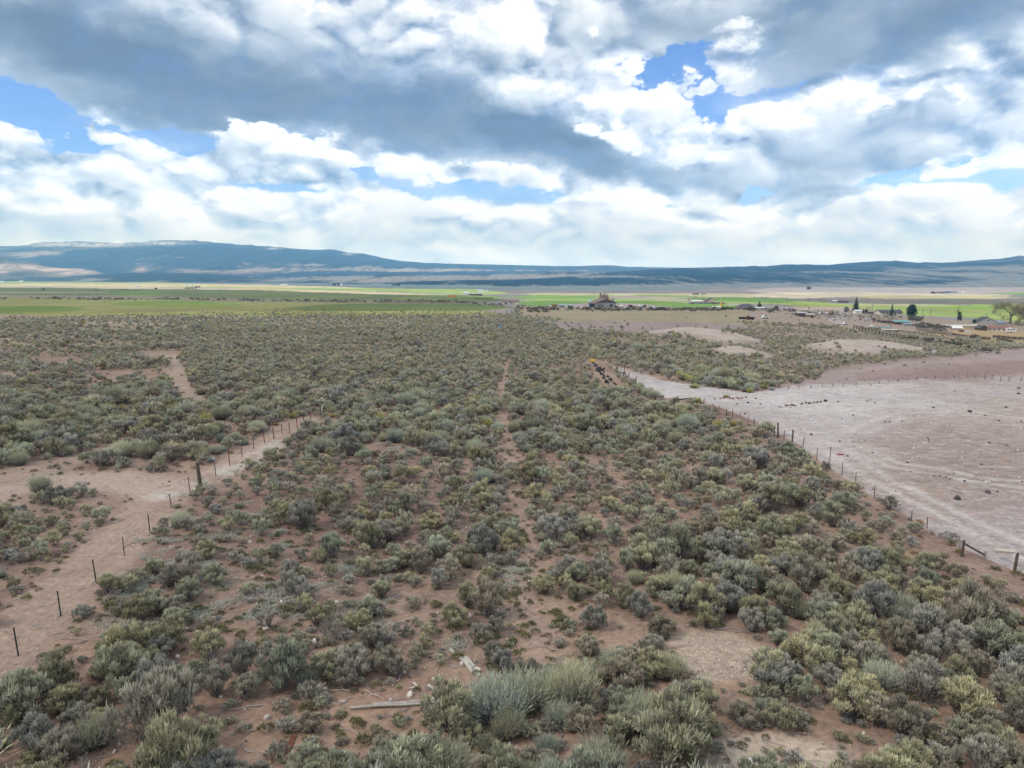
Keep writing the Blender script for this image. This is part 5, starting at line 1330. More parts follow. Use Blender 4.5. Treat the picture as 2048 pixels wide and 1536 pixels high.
def black_row():
    rs = np.random.RandomState(4)
    e = empty('black_sheeting', ground(1207, 748), 'row of crumpled black plastic sheeting lying in the sagebrush', 'plastic sheeting')
    o = e.location
    for k in range(44):
        t = rs.uniform(); side = rs.choice((-1, 1)); x = 1186 + 40 * t + side * (1.5 + 4.5 * t) + rs.normal() * 1.2; y = 724 + 48 * t + rs.normal() * 1.5
        g = ground(x, y); s_ = mpp(g) * rs.uniform(3.2, 6.2)
        v, f = rock_geo(900 + k, 1); v = [np.array(q) * (1 + rs.normal() * .25) for q in v]
        obj('sheet', mesh_from('sheet', v, f, [K_BLACK]), e, g - o + Vector((0, 0, s_ * .16)), (rs.normal() * .5, rs.normal() * .5, rs.uniform(0, 6)), (s_ * 1.1, s_ * .55, s_ * .38))
    g = ground(1184.5, 723); MB().box(-.5, .5, -.2, .2, 0, .45).build('yellow_marker', K_YEL, e, loc=g - o)
black_row()
g = ground(1000, 660)
e = empty('utility_pedestal', g, 'upright blue-grey utility box standing alone in the far sagebrush', 'utility box'); MB().box(-.55, .55, -.3, .3, 0, 1.9).build('cabinet', K_GBLUE, e); MB().box(-.62, .62, -.36, .36, 1.9, 2.0).build('lid', K_GBLUE, e)

TW = [(1838, 1046, 15, 'round tan tumbleweed caught against the fence beyond the sagebrush edge'), (1709, 1180, 16, 'orange-tan tumbleweed alone among the sagebrush, lowest of the tumbleweeds'), (1808, 1124, 32, 'widest pale tan tumbleweed heaped among the sagebrush'), (1784, 1153, 20, 'greyish tumbleweed just below the widest one'), (1829, 1108, 18, 'rusty tan tumbleweed just above the widest one'), (1906, 1146, 26, 'tan tumbleweed nearest the dark corner brace'), (1890, 1138, 18, 'small tan tumbleweed left of the one by the corner brace'), (1903, 1090, 16, 'reddish tumbleweed against the wooden corner post'), (1858, 1166, 18, 'brown tumbleweed below all others by the fence end')]
for i, (px, py, w, lab) in enumerate(TW):
    g = ground(px, py); s_ = w * mpp(g) / .8
    o = obj('tumbleweed', TANW[i % 2], None, g, (0, 0, i * 1.7), (s_, s_, s_ * .9)); set_props(o, lab, 'tumbleweed', 'tumbleweeds blown against the fence')

# ---------------------------------------------------------------- trees
def conifer(label, px, d, hpx, wpx, leaf=None, seed=0, name='spruce_tree', shape=1.0, boughs=26, base=.06, loc=None, group=None, trunk_m=None):
    g = loc or at(px, d); m_ = mpp(g); H = hpx * m_; Wd = wpx * m_ / 2; rs = np.random.RandomState(seed); L = Leafy()
    for k in range(boughs):
        f = (k + .5) / boughs; z = H * (base + (1 - base) * f); r_ = Wd * (1 - f) ** shape * rs.uniform(.75, 1.1) + .12
        if shape < .75: r_ = Wd * math.sqrt(max(1 - (2 * f - .85) ** 2 / 1.4, .05)) * rs.uniform(.75, 1.08)
        for q in range(7):
            a = rs.uniform(0, 6.283); dr = np.array([math.cos(a), math.sin(a), -.18]); rr = r_ * rs.uniform(.65, 1.12)
            p = np.array([0, 0, z]) + dr[None] * np.linspace(.15, 1, 7)[:, None] * rr + rs.normal(size=(7, 3)) * .06 * Wd
            n = len(p); dirs = unit(dr[None] + rs.normal(size=(n, 3)) * .55 + np.array([0, 0, .12]))
            blades(L, rs, p, dirs, np.full(n, max(r_ * .42, .35)), np.full(n, max(r_ * .26, .22)), .1, 1.0, np.full(n, rs.uniform()))
    e = empty(name, g, label, 'tree', group); obj('crown', L.mesh('crown', [leaf or M_SPRUCE]), e)
    MB().tube((0, 0, -.2), (0, 0, H * .9), max(Wd * .07, .12), .04, 7).build('trunk', trunk_m or K_BARK, e); return e
def round_tree(label, px, d, hpx, wpx, leaf, seed=0, name='round_tree', n=90, trunk=.22, loc=None, group=None):
    g = loc or at(px, d); m_ = mpp(g); H = hpx * m_; Wd = wpx * m_ / 2; rs = np.random.RandomState(seed); L = Leafy()
    for k in range(n):
        u = unit(rs.normal(size=3)); r_ = rs.uniform(.35, 1.0) ** .6
        wz = 1 - .25 * max(u[2], 0)
        c = np.array([u[0] * Wd * r_ * wz, u[1] * Wd * r_ * wz, H * (trunk + (1 - trunk) * (.5 + .5 * u[2] * r_))])
        q = 10; pr = Wd * .26; p = c + rs.normal(size=(q, 3)) * pr * .5
        blades(L, rs, p, unit(rs.normal(size=(q, 3)) + u * .8 + np.array([0, 0, .4])), np.full(q, pr * 1.1), np.full(q, pr * .75), .0 + .35 * (u[2] > 0), 1.0, np.full(q, rs.uniform()))
    e = empty(name, g, label, 'tree', group); obj('crown', L.mesh('crown', [leaf]), e)
    MB().tube((0, 0, -.2), (0, 0, H * (trunk + .3)), max(Wd * .10, .1), .06, 7).build('trunk', K_BARK, e); return e
def bare_tree(label, px, d, hpx, wpx, m, seed=0, name='bare_tree', depth=5, haze_leaf=None, loc=None, spread=.55, thick=.05):
    g = loc or at(px, d); m_ = mpp(g); H = hpx * m_; rs = np.random.RandomState(seed); b = MB(); tw = []
    def grow(p, dr, ln, r_, k):
        q = p + dr * ln; b.tube(p, q, r_, r_ * .62, 5 if k < 2 else 3)
        if k >= depth: tw.append((q, dr)); return
        for _ in range(3 if k < 2 else 2 + (rs.uniform() < .4)):
            nd = unit(dr + rs.normal(size=3) * spread + np.array([0, 0, .12])); grow(p + (q - p) * rs.uniform(.7, 1.0), nd, ln * rs.uniform(.62, .85), r_ * .58, k + 1)
    grow(np.array([0, 0, -.2]), np.array([0, 0, 1.0]), H * .26, H * thick * .5, 0)
    v = np.array(b.v); sx = (wpx * m_ / 2) / max(np.percentile(np.abs(v[:, 0]), 98), .1); sz_ = H / v[:, 2].max()
    v = v * np.array([sx, sx, sz_]); b.v = [tuple(x) for x in v]
    e = empty(name, g, label, 'tree'); b.build('branches', m, e)
    if haze_leaf:
        L = Leafy()
        for q, dr in tw:
            q = q * np.array([sx, sx, sz_]); n = 22; p = q + rs.normal(size=(n, 3)) * H * .045
            blades(L, rs, p, unit(rs.normal(size=(n, 3)) + dr), np.full(n, H * .05), np.full(n, H * .016), .2, 1.0, np.full(n, rs.uniform()))
        obj('crown', L.mesh('crown', [haze_leaf]), e)
    return e

# the valley farms: everything is put on the ground at its own distance
def span(x0, x1, d): return (x1 - x0) * mpp(at((x0 + x1) / 2, d))
def house(name, label, cat, x0, x1, d, hwall, hroof, wall, roof, rz=0.0, depth=9.0, gable_front=False, windows=(), doors=(), chimney=None, over=.4, loc=None, hip=False, group=None):
    """a gabled building whose front shows from column x0 to x1; window rows as fractions of the width"""
    g = loc or at((x0 + x1) / 2, d); W = span(x0, x1, d) / max(math.cos(rz), .6) if loc is None else (x1 - x0) * mpp(g)
    e = empty(name, g, label, cat, group, rz); hw = W / 2
    b = MB()
    if gable_front: b.prism([(-hw, -.3), (hw, -.3), (hw, hwall), (0, hwall + hroof), (-hw, hwall)], -depth / 2, depth / 2)
    else:
        b.box(-hw, hw, -depth / 2, depth / 2, -.3, hwall)
    b.build('wall', wall, e)
    t_ = .18; r = MB()
    if gable_front:
        for s_ in (-1, 1):
            sl = hroof / hw
            r.prism([(0, hwall + hroof + .02), (s_ * (hw + over), hwall - over * sl + .02), (s_ * (hw + over), hwall - over * sl + .02 + t_), (0, hwall + hroof + .02 + t_)], -depth / 2 - over, depth / 2 + over)
    elif hip:
        h2 = min(depth / 2, hw * .6); v = [(-hw - over, -depth / 2 - over, hwall), (hw + over, -depth / 2 - over, hwall), (hw + over, depth / 2 + over, hwall), (-hw - over, depth / 2 + over, hwall), (-hw + h2, 0, hwall + hroof), (hw - h2, 0, hwall + hroof)]
        r.add(v, [(0, 1, 5, 4), (1, 2, 5), (2, 3, 4, 5), (3, 0, 4), (3, 2, 1, 0)])
    else:
        yv = depth / 2 + over
        pr = [(-yv, hwall), (0, hwall + hroof), (yv, hwall), (yv, hwall + t_), (0, hwall + hroof + t_), (-yv, hwall + t_)]
        v = [(x, y, z) for x in (-hw - over, hw + over) for y, z in pr]; n = 6
        r.add(v, [(0, 1, 4, 5), (1, 2, 3, 4), (6, 11, 10, 7), (7, 10, 9, 8)] + [(i, i + 6, (i + 1) % 6 + 6, (i + 1) % 6) for i in range(6)])
        if roof is not wall:
            gb = MB()
            for sx in (-1, 1): gb.add([(sx * hw, -depth / 2, hwall), (sx * hw, depth / 2, hwall), (sx * hw, 0, hwall + hroof), (sx * (hw - .1), -depth / 2, hwall), (sx * (hw - .1), depth / 2, hwall), (sx * (hw - .1), 0, hwall + hroof)], [(0, 1, 2), (5, 4, 3), (0, 2, 5, 3), (1, 4, 5, 2), (0, 3, 4, 1)])
            gb.build('gable', wall, e)
    rf = r.build('roof', roof, e)
    if chimney is not None: MB().box(chimney * hw - .4, chimney * hw + .4, -.4, .4, hwall + hroof * .5, hwall + hroof + 1.1).build('chimney', K_GREYW, rf)
    for fx, fz, w, h in windows:
        f = MB().box(fx * hw - w / 2 - .1, fx * hw + w / 2 + .1, -depth / 2 - .06, -depth / 2 - .002, fz - .1, fz + h + .1).build('window', K_WHITE, e)
        MB().box(fx * hw - w / 2, fx * hw + w / 2, -depth / 2 - .09, -depth / 2 - .062, fz, fz + h).build('pane', K_GLASS, f)
    for fx, w, h in doors: MB().box(fx * hw - w / 2, fx * hw + w / 2, -depth / 2 - .08, -depth / 2 - .002, 0, h).build('door', K_DARK, e)
    return e
def wheels(e, xs, y, r_, w=.22):
    for x in xs:
        for s_ in (-1, 1): MB().tube((x, s_ * y - w / 2, r_), (x, s_ * y + w / 2, r_), r_, n=10).build('wheel', K_TYRE, e)
def vehicle(kind, label, px, d, lpx, paint, yaw=0.0, py=None, name=None, cat=None, lower=None, group=None):
    g = ground(px, py) if py else at(px, d); L_ = lpx * mpp(g); e = empty(name or kind, g, label, cat or kind.replace('_', ' '), group, yaw); h = L_ / 2; wd = min(max(L_ * .2, .8), 1.1)
    if kind == 'car':
        MB().prism([(-h, .35), (h, .35), (h, .85), (h * .55, .95), (h * .3, 1.45), (-h * .55, 1.45), (-h * .85, .95), (-h, .9)], -wd, wd).build('body', paint, e)
        MB().prism([(h * .50, .98), (h * .29, 1.40), (-h * .53, 1.40), (-h * .80, .98)], -wd - .012, wd + .012).build('window', K_GLASS, e); wheels(e, (-h * .6, h * .6), wd - .1, .33)
    elif kind == 'pickup_truck':
        MB().prism([(-h, .5), (h, .5), (h, 1.0), (h * .45, 1.1), (h * .25, 1.85), (-h * .15, 1.85), (-h * .22, 1.15), (-h, 1.15)], -wd, wd).build('body', paint, e)
        MB().prism([(h * .41, 1.15), (h * .235, 1.78), (-h * .12, 1.78), (-h * .17, 1.15)], -wd - .012, wd + .012).build('window', K_GLASS, e)
        if lower: MB().box(-h, h * .98, -wd - .02, wd + .02, .45, .8).build('side_stripe', lower, e)
        wheels(e, (-h * .6, h * .6), wd - .1, .4)
    elif kind == 'camper':
        MB().prism([(-h, .5), (h * .8, .5), (h, 1.2), (h * .9, 2.9), (-h * .95, 2.9), (-h, 2.6)], -1.15, 1.15).build('body', paint, e)
        for k, x in enumerate((-.55, -.05, .45)): MB().box(x * h - .5, x * h + .5, -1.19, -1.152, 1.5, 2.2).build('window', K_GLASS, e)
        MB().box(-.5, .5, -.4, .4, 2.9, 3.2).build('roof_vent', K_WHITE, e)
        if lower: MB().box(-h * .9, h * .8, -1.18, -1.152, .8, 1.1).build('side_stripe', lower, e)
        wheels(e, (-h * .1, h * .15), 1.0, .36)
    elif kind == 'flatbed_trailer':
        MB().box(-h, h, -1.1, 1.1, .8, 1.0).build('deck', paint, e); MB().box(h, h + 1.2, -.1, .1, .7, .85).build('hitch', K_GSTEEL, e); wheels(e, (-h * .3, 0), 1.0, .4)
    elif kind == 'farm_truck':
        MB().box(-h, h * .35, -1.2, 1.2, 1.0, 2.7).build('bed', paint, e); MB().prism([(h * .38, .6), (h, .6), (h, 1.4), (h * .8, 1.5), (h * .7, 2.4), (h * .38, 2.4)], -1.1, 1.1).build('cab', lower or paint, e)
        MB().prism([(h * .78, 1.55), (h * .69, 2.3), (h * .45, 2.3), (h * .45, 1.55)], -1.112, 1.112).build('window', K_GLASS, e); MB().box(-h, h * .9, -.5, .5, .7, .98).build('chassis', K_DARK, e); wheels(e, (-h * .65, -h * .35, h * .65), 1.0, .5)
    elif kind == 'tractor':
        MB().box(-h * .2, h, -.4, .4, .8, 1.5).build('bonnet', paint, e); MB().box(-h * .7, -h * .05, -.6, .6, .9, 1.3).build('body', paint, e)
        c = MB(); 
        for x in (-h * .6, -h * .1):
            for y in (-.5, .5): c.tube((x, y, 1.3), (x, y, 2.5), .05, n=4)
        c.build('cab_frame', K_DARK, e); MB().box(-h * .7, 0, -.65, .65, 2.5, 2.6).build('cab_roof', lower or K_WHITE, e)
        for s_ in (-1, 1): MB().tube((-h * .45, s_ * .9 - .2, .8), (-h * .45, s_ * .9 + .2, .8), .8, n=12).build('wheel', K_TYRE, e)
        for s_ in (-1, 1): MB().tube((h * .7, s_ * .7 - .12, .45), (h * .7, s_ * .7 + .12, .45), .45, n=10).build('wheel', K_TYRE, e)
    return e
def pole(label, px, d, hpx, r_=.13, arm=True, name='utility_pole', cat='utility pole', m=None, group=None):
    g = at(px, d); H = hpx * mpp(g); e = empty(name, g, label, cat, group)
    MB().tube((0, 0, -.3), (0, 0, H), r_, r_ * .7, 7).build('pole', m or K_OLDW, e)
    if arm: MB().box(-1.2, 1.2, -.06, .06, H - .9, H - .75).build('crossarm', m or K_OLDW, e)
    return e
def bin_(label, px, d, hpx, wpx, roof_f, wall, roof, name='grain_bin', cat='grain bin', rings=4):
    g = at(px, d); m_ = mpp(g); H = hpx * m_; r_ = wpx * m_ / 2; e = empty(name, g, label, cat); he = H * (1 - roof_f)
    MB().tube((0, 0, -.2), (0, 0, he), r_, n=20).build('wall', wall, e)
    MB().tube((0, 0, he), (0, 0, H), r_ * 1.05, r_ * .12, 20).build('roof', roof, e)
    for k in range(rings):
        z = he * (k + 1) / (rings + .3); MB().tube((0, 0, z - .05), (0, 0, z + .05), r_ * 1.015, n=20).build('hoop', wall, e)
    return e
# ---------------------------------------------------------------- the grain farm in the middle
def grain_farm():
    d = 650; g = at(1206, d); e = empty('grain_barn', g, 'grey-walled barn with a broad brown roof and dark timber gable', 'barn', rz=R(18))
    hw, he, hr, dp = 10.3, 4.0, 3.7, 14.0
    MB().box(-hw, hw, -dp / 2, dp / 2, -.3, he).build('wall', K_GREYW, e)
    gb = MB().prism([(-hw + .05, he), (hw - .05, he), (0, he + hr - .1)], -dp / 2 + .1, -dp / 2 + .3).build('gable', K_OLDW, e)
    for k in range(9):
        x = -8 + k * 2.0; zt = he + (hr - .25) * (1 - abs(x) / hw)
        MB().box(x - .22, x + .22, -dp / 2 - .02, -dp / 2 + .09, he + .02, zt).build('truss_post', K_WOOD, gb)
    for s_ in (-1, 1):
        sl = hr / hw
        MB().prism([(0, he + hr), (s_ * (hw + 1.0), he - sl), (s_ * (hw + 1.0), he - sl + .25), (0, he + hr + .25)], -dp / 2 - .8, dp / 2 + .6).build('roof', K_BROWNR if s_ < 0 else K_DKROOF, e)
        MB().prism([(0, he + hr - .25), (s_ * (hw + 1.0), he - sl - .3), (s_ * (hw + 1.0), he - sl + .20), (0, he + hr + .20)], -dp / 2 - .95, -dp / 2 - .81).build('fascia', K_DKROOF, e)
    MB().box(4.0, 6.6, -dp / 2 - .06, -dp / 2 - .004, 0, 2.7).build('barn_door', K_DARK, e)  # dark sheet on the wall stands for the shaded open doorway
    MB().box(1.2, 2.0, -dp / 2 - .05, -dp / 2 - .004, 0, 1.2).build('crate', K_NAVY, e)
    MB().box(-hw - .06, -hw - .004, -dp / 2 + 1.0, dp / 2 - 1.0, .2, 3.3).build('dark_side_bay', K_DARK, e)  # shade inside the open bay, drawn as a dark sheet
    pr = MB().prism([(-8.6, 2.75), (-2.3, 2.75), (-2.3, 2.95), (-5.5, 3.6), (-8.6, 2.95)], -dp / 2 - 2.6, -dp / 2 - .01).build('porch_roof', K_TANW, e)
    for x in (-8.3, -5.4, -2.6): MB().box(x - .12, x + .12, -dp / 2 - 2.4, -dp / 2 - 2.16, 0, 2.74).build('porch_post', K_WOOD, e)
    for x in (-6.8, -4.0): MB().box(x - .7, x + .7, -dp / 2 - .05, -dp / 2 - .004, 1.0, 2.1).build('window', K_GLASS, e)
    # elevator behind
    d2 = 672; g = at(1208.3, d2); e = empty('grain_elevator', g, 'tall brown grain elevator with pipes and masts behind the barn', 'grain elevator'); m_ = mpp(g)
    for k, x in enumerate((-2.75, 0.0, 2.75)):
        MB().box(x - 1.32, x + 1.32, -2, 2, 0, 10.6 + .4 * (k % 2)).build('bin', K_TANW, e)
        for z in (8.0, 9.6): MB().box(x - 1.36, x + 1.36, -2.06, -2.004, z, z + .15).build('band', K_OLDW, e)
    for k, (x, z) in enumerate(((-3.2, 12.4), (-1.4, 11.8), (.9, 12.0), (3.2, 11.6))): MB().box(x - .55, x + .55, -.8, .8, 10.3, z).build('head_box', K_OLDW if k % 2 == 0 else K_GALV, e)
    for x, h in ((-2.9, 20.6), (-2.1, 17.0), (.2, 16.8), (.9, 14.6), (4.0, 16.9)): MB().tube((x, -2.3, 0), (x, -2.3, h), .16, .09, 6).build('mast', K_GALV if h > 17 else K_TANW, e)
    for p, q in (((-2.9, -2.3, 19.6), (-11.6, -2.3, 7.0)), ((-2.9, -2.3, 16), (.2, -2.3, 13)), ((4.0, -2.3, 16.6), (7.2, -2.3, 11.2)), ((7.2, -2.3, 11.2), (7.2, -2.3, 6.0)), ((.2, -2.3, 16.5), (3.0, -2.3, 11.5)), ((-2.1, -2.3, 16.8), (.9, -2.3, 14.4))): MB().tube(p, q, .11, n=5).build('spout', K_GALV, e)
    MB().box(4.2, 5.6, -2, -.6, 6.2, 8.0).build('hopper', K_YEL, e)
    for x in (4.3, 5.5): MB().box(x - .08, x + .08, -1.9, -1.7, 0, 6.2).build('hopper_leg', K_GSTEEL, e)
    bin_('round grey grain bin with a pale blue cone roof left of the barn', 1182, 664, 15, 11, .34, K_GALV, K_BLUER)
    bin_('plain grey grain bin at the right end of the barn', 1225.6, 668, 18.5, 7.5, .12, K_GREYW, K_GREYW)
    pole('thin pale mast standing beside the blue-roofed grain bin', 1182, 676, 38, .12, False, 'radio_mast', 'mast', K_GALV)
    # yard
    vehicle('camper', 'pale blue and white camper parked left of the grain barn', 1141, 628, 14.5, K_LTBLUE, R(8), lower=K_BLUER)
    g = at(1110, 640); e = empty('pallet_rack', g, 'open orange-brown timber rack standing in the yard left of the camper', 'rack'); m_ = mpp(g); W = 12 * m_
    for k in range(6): MB().box(-W / 2 + W * k / 5 - .1, -W / 2 + W * k / 5 + .1, -.1, .1, 0, 3.4 + (k % 3) * .8).build('upright', K_TANW, e)
    for z in (1.0, 2.0, 3.0): MB().box(-W / 2, W / 2, -.16, .16, z, z + .22).build('shelf', K_RUST, e)
    MB().box(-W / 2 + .3, W / 2 - .3, .2, 1.3, 0, 2.6).build('stack', K_STRAW, e)
    vehicle('pickup_truck', 'blue-grey pickup parked between the timber rack and the camper', 1124, 632, 8, K_GBLUE, R(10))
    vehicle('car', 'small grey car at the left end of the farm yard', 1085, 636, 8, K_GBLUE, R(-15))
    house('white_shed', 'low white shed behind the blue-grey pickup', 'shed', 1118, 1130, 648, 2.0, .8, K_GREYW, K_BLUER, depth=4)
    vehicle('tractor', 'orange tractor just right of the barn', 1234, 636, 8.5, K_ORANGE, R(20))
    g = at(1243.5, 650); e = empty('white_tank', g, 'white tank standing right of the orange tractor', 'tank'); MB().tube((-1.3, 0, 1.0), (1.3, 0, 1.0), .95, n=14).build('shell', K_WHITE, e); MB().box(-1, 1, -.5, .5, 0, .3).build('cradle', K_GSTEEL, e)
    vehicle('farm_truck', 'dark maroon farm truck in the right half of the yard', 1262.5, 632, 8, K_MAROON, R(35), lower=K_MAROON)
    vehicle('tractor', 'orange loader with a white cab roof beside the maroon truck', 1272, 634, 9, K_ORANGE, R(-10), name='loader', cat='loader')
    vehicle('farm_truck', 'white and dark truck in the middle of the yard right of the loader', 1284, 636, 9, K_WHITE, R(15), lower=K_NAVY)
    g = at(1292, 636); e = empty('rusty_tank', g, 'upright rusty tank right of the white and dark truck', 'tank'); MB().tube((0, 0, 0), (0, 0, 2.3), 1.0, n=14).build('shell', K_RUST, e); MB().tube((0, 0, 2.3), (0, 0, 2.7), 1.0, .3, 14).build('lid', K_RUST, e)
    vehicle('pickup_truck', 'white pickup with a blue lower side at the right end of the yard', 1311.5, 612, 15, K_WHITE, R(6), lower=K_BLUE)
    pole('lone thin utility pole in the middle of the farm yard', 1293, 655, 13, .12)
    pole('short dark post at the front edge of the farm yard left of the barn', 1171, 640, 6, .15, False, 'yard_post', 'post')
    for i, (x, hh) in enumerate(((1347, 9), (1457.5, 12), (1298, 9))): pole(['slim pole at the pasture edge right of the white pickup', 'slim pole beside the yellow silo', 'slim pole behind the white and dark truck'][i], x, 600, hh, .11, False, 'fence_pole', 'pole')
    # left neighbours
    house('long_house', 'low white house with a long brown roof at the left end of the yard', 'house', 1004, 1038, 690, 2.2, 1.7, K_CREAM, K_BROWNR, 0, 8, windows=((-.6, .9, 1.2, 1.0), (-.1, .9, 1.2, 1.0), (.45, .9, 1.2, 1.0)), doors=((.15, 1, 2.0),))
    vehicle('car', 'blue car parked against the long brown-roofed house', 1012, 676, 6, K_NAVY, R(5))
    vehicle('car', 'white car at the right end of the long brown-roofed house', 1040, 676, 6, K_WHITE, R(-8))
    # further out, left
    g = at(903, 850); e = empty('hay_stack', g, 'orange stack of hay bales out in the green field', 'hay stack'); W = 16 * mpp(g); n = 8
    for r_ in range(3):
        for k in range(n): MB().box(-W / 2 + W * k / n + .04, -W / 2 + W * (k + 1) / n - .04, -1.2, 1.2, r_ * .9, r_ * .9 + .86).build('bale', K_STRAW, e)
    g = at(966, 838); e = empty('corral', g, 'dark red corral fence right of the orange hay stack', 'corral'); W = 38 * mpp(g)
    for k in range(14): MB().box(-W / 2 + W * k / 13 - .12, -W / 2 + W * k / 13 + .12, -.12, .12, 0, 1.9).build('post', K_RUST, e)
    for z in (.5, 1.0, 1.5): MB().box(-W / 2, W / 2, -.2, -.125, z, z + .25).build('rail', K_RUST, e)
    house('white_barn', 'small white barn left of the far white farm buildings', 'barn', 927, 938, 1090, 3.0, 1.6, K_WHITE, K_WHITE, 0, 8)
    house('farm_shed', 'long grey roofed farm shed beside the far white barn', 'shed', 938, 964, 1080, 2.2, 1.2, K_MAROON, K_GALV, 0, 8)
    house('white_barn', 'white farm building behind the long shed, left of the white bins', 'barn', 955, 966, 1420, 3.2, 2.0, K_WHITE, K_LTBLUE, 0, 10)
    bin_('white grain bin, left of the far pair beyond the fields', 970.5, 1440, 5, 3.2, .3, K_WHITE, K_GALV, rings=2)
    bin_('white grain bin, right and taller of the far pair', 974, 1440, 6, 3.4, .3, K_WHITE, K_GALV, rings=2)
    house('far_house', 'white building at the left edge of the valley below the pale knobs', 'building', -4, 8, 3300, 5, 3.5, K_WHITE, K_LTBLUE, 0, 14)
    house('far_house', 'long white building below the foothills by the left edge', 'building', 38, 46, 4200, 5, 3, K_WHITE, K_WHITE, 0, 14)
    house('far_house', 'dark red farmhouse on the straw strip at the left', 'house', 390, 398, 1640, 3.5, 2.4, K_MAROON, K_REDR, 0, 9)
    house('far_shed', 'long white shed in front of the dark red farmhouse', 'shed', 393, 403, 1600, 1.8, .8, K_WHITE, K_WHITE, 0, 6)
    house('far_shed', 'low brown shed left of the dark red farmhouse', 'shed', 369, 386, 1650, 1.8, .8, K_OLDW, K_BROWNR, 0, 6)
    house('far_house', 'small white house behind the straw strip, left of a second one', 'house', 369, 373, 2050, 3.2, 2, K_WHITE, K_WHITE, 0, 9)
    house('far_house', 'small white house behind the straw strip, above the dark red farmhouse', 'house', 379, 384, 2050, 3.2, 2, K_WHITE, K_WHITE, 0, 9)
    house('far_shed', 'white shed on the left straw strip above the dark hedgerow', 'shed', 271, 278, 1900, 3, 1.5, K_WHITE, K_LTBLUE, 0, 9)
    house('far_house', 'row of white roofs on the straw strip left of centre', 'building', 562, 575, 2400, 4, 2, K_WHITE, K_WHITE, 0, 10)
    house('far_house', 'small white house by dark trees under the low hills', 'house', 680, 684, 2700, 5, 3, K_WHITE, K_WHITE, 0, 9)
    for i, (x, d, h, w) in enumerate(((786, 2500, 5, 4), (791, 2500, 6, 5), (797, 2480, 5, 5), (668, 2750, 4, 7), (677, 2750, 5, 7), (85, 1350, 3.5, 4), (310, 1500, 3, 5))):
        round_tree(['dark conifer at the left of three under the low hills', 'dark conifer in the middle of three under the low hills', 'dark conifer at the right of three under the low hills', 'dark round tree under the hills, left of a pair', 'dark round tree under the hills by a small white house', 'small dark tree alone in the left green field', 'small dark tree alone above the left hedgerow'][i], x, d, h, w, M_PINE, 20 + i, 'far_tree', 40)
    # centre pivot sprinkler
    g = at(100, 900); e = empty('irrigation_pivot', g, 'long thin pale irrigation pivot spanning the left green field', 'irrigation pivot'); W = 225 * mpp(g)
    MB().tube((-W / 2, 0, 2.6), (W / 2, 0, 2.6), .12, n=5).build('pipe', K_GALV, e)
    for k in range(8):
        x = -W / 2 + W * k / 7; t = MB().tube((x - 1.2, 0, 0), (x, 0, 2.6), .07, n=4).tube((x + 1.2, 0, 0), (x, 0, 2.6), .07, n=4).build('tower', K_GALV, e)
    pole('tall thin pole in the left green field', 191, 930, 18, .12, False, 'field_pole', 'pole')
    pole('thin pole in the dark green field left of centre', 538, 940, 12, .12, False, 'field_pole', 'pole')
    # the house compound right of the barn
    house('machine_shed', 'long white roofed machine shed left of the beige gabled house', 'shed', 1383, 1407, 790, 2.2, 1.2, K_GREYW, K_WHITE, 0, 8)
    house('beige_house', 'beige house with a tall front gable behind the blue fence', 'house', 1417, 1430, 790, 3.2, 2.6, K_BEIGE, K_DKROOF, 0, 9, True, windows=((-.4, 1, 1, 1.2), (.4, 1, 1, 1.2)))
    house('beige_wing', 'lower wing of the beige gabled house', 'house', 1405, 1417, 792, 2.6, 2.0, K_BEIGE, K_BROWNR, 0, 8, windows=((0, .9, 1.2, 1.1),))
    g = at(1415, 766); e = empty('blue_fence', g, 'solid blue-grey fence in front of the beige gabled house', 'fence'); W = 73 * mpp(g)
    for k in range(26): MB().box(-W / 2 + W * k / 26 + .02, -W / 2 + W * (k + 1) / 26 - .02, -.06, .06, 0, 1.35 + .04 * (k % 2)).build('panel', K_GBLUE, e)
    vehicle('car', 'red car parked before the white machine shed', 1387.5, 758, 5, K_RED, R(5))
    stone_obj('soil_pile', 'heap of brown soil left of the white machine shed', 'soil heap', 1379, 601, 10, K_TANW, 81, .5)
    house('far_shed', 'grey farm shed on the straw strip far behind the house', 'shed', 1387, 1398, 1350, 2, 1, K_GREYW, K_MAROON, 0, 8)
    house('far_shed', 'second grey farm shed on the far straw strip', 'shed', 1404, 1412, 1380, 2, 1.2, K_GREYW, K_GBLUE, 0, 8)
    bin_('tall yellow silo with a rusty base at the pasture edge', 1444.2, 600, 14, 4.6, .12, K_YEL, K_GSTEEL, 'yellow_silo', 'silo', 3)
    pole('thin white mast on top behind the yellow silo', 1443, 606, 22, .12, False, 'radio_mast', 'mast', K_WHITE)
    house('white_shed', 'low white shed at the foot of the yellow silo', 'shed', 1428, 1442, 590, 1.5, .8, K_LTBLUE, K_WHITE, 0, 5)
    house('pink_shed', 'small pinkish shed left of the white shed by the silo', 'shed', 1423, 1429, 592, 1.0, .5, K_CREAM, K_CREAM, 0, 4)
    house('dark_roof_house', 'house under a wide dark hipped roof beside the dark pine', 'house', 1477, 1511, 604, 1.7, 2.2, K_GREYW, K_DKROOF, 0, 10, hip=True)
    house('pale_trailer', 'pale blue mobile home in front of the dark pine', 'mobile home', 1508, 1530, 592, 1.5, .5, K_LTBLUE, K_WHITE, 0, 4, windows=((-.5, .6, .8, .6), (.4, .6, .8, .6)))
    conifer('broad dark pine behind the pale blue mobile home', 1522, 610, 15, 15, M_PINE, 31, 'pine_tree', 1.0, 16)
    round_tree('small brown bush tree right of the dark pine', 1556, 600, 8, 9, M_BUSH, 33, 'small_tree', 50)
    vehicle('pickup_truck', 'white truck at the pasture edge right of the pale mobile home', 1544, 590, 8, K_WHITE, R(5))
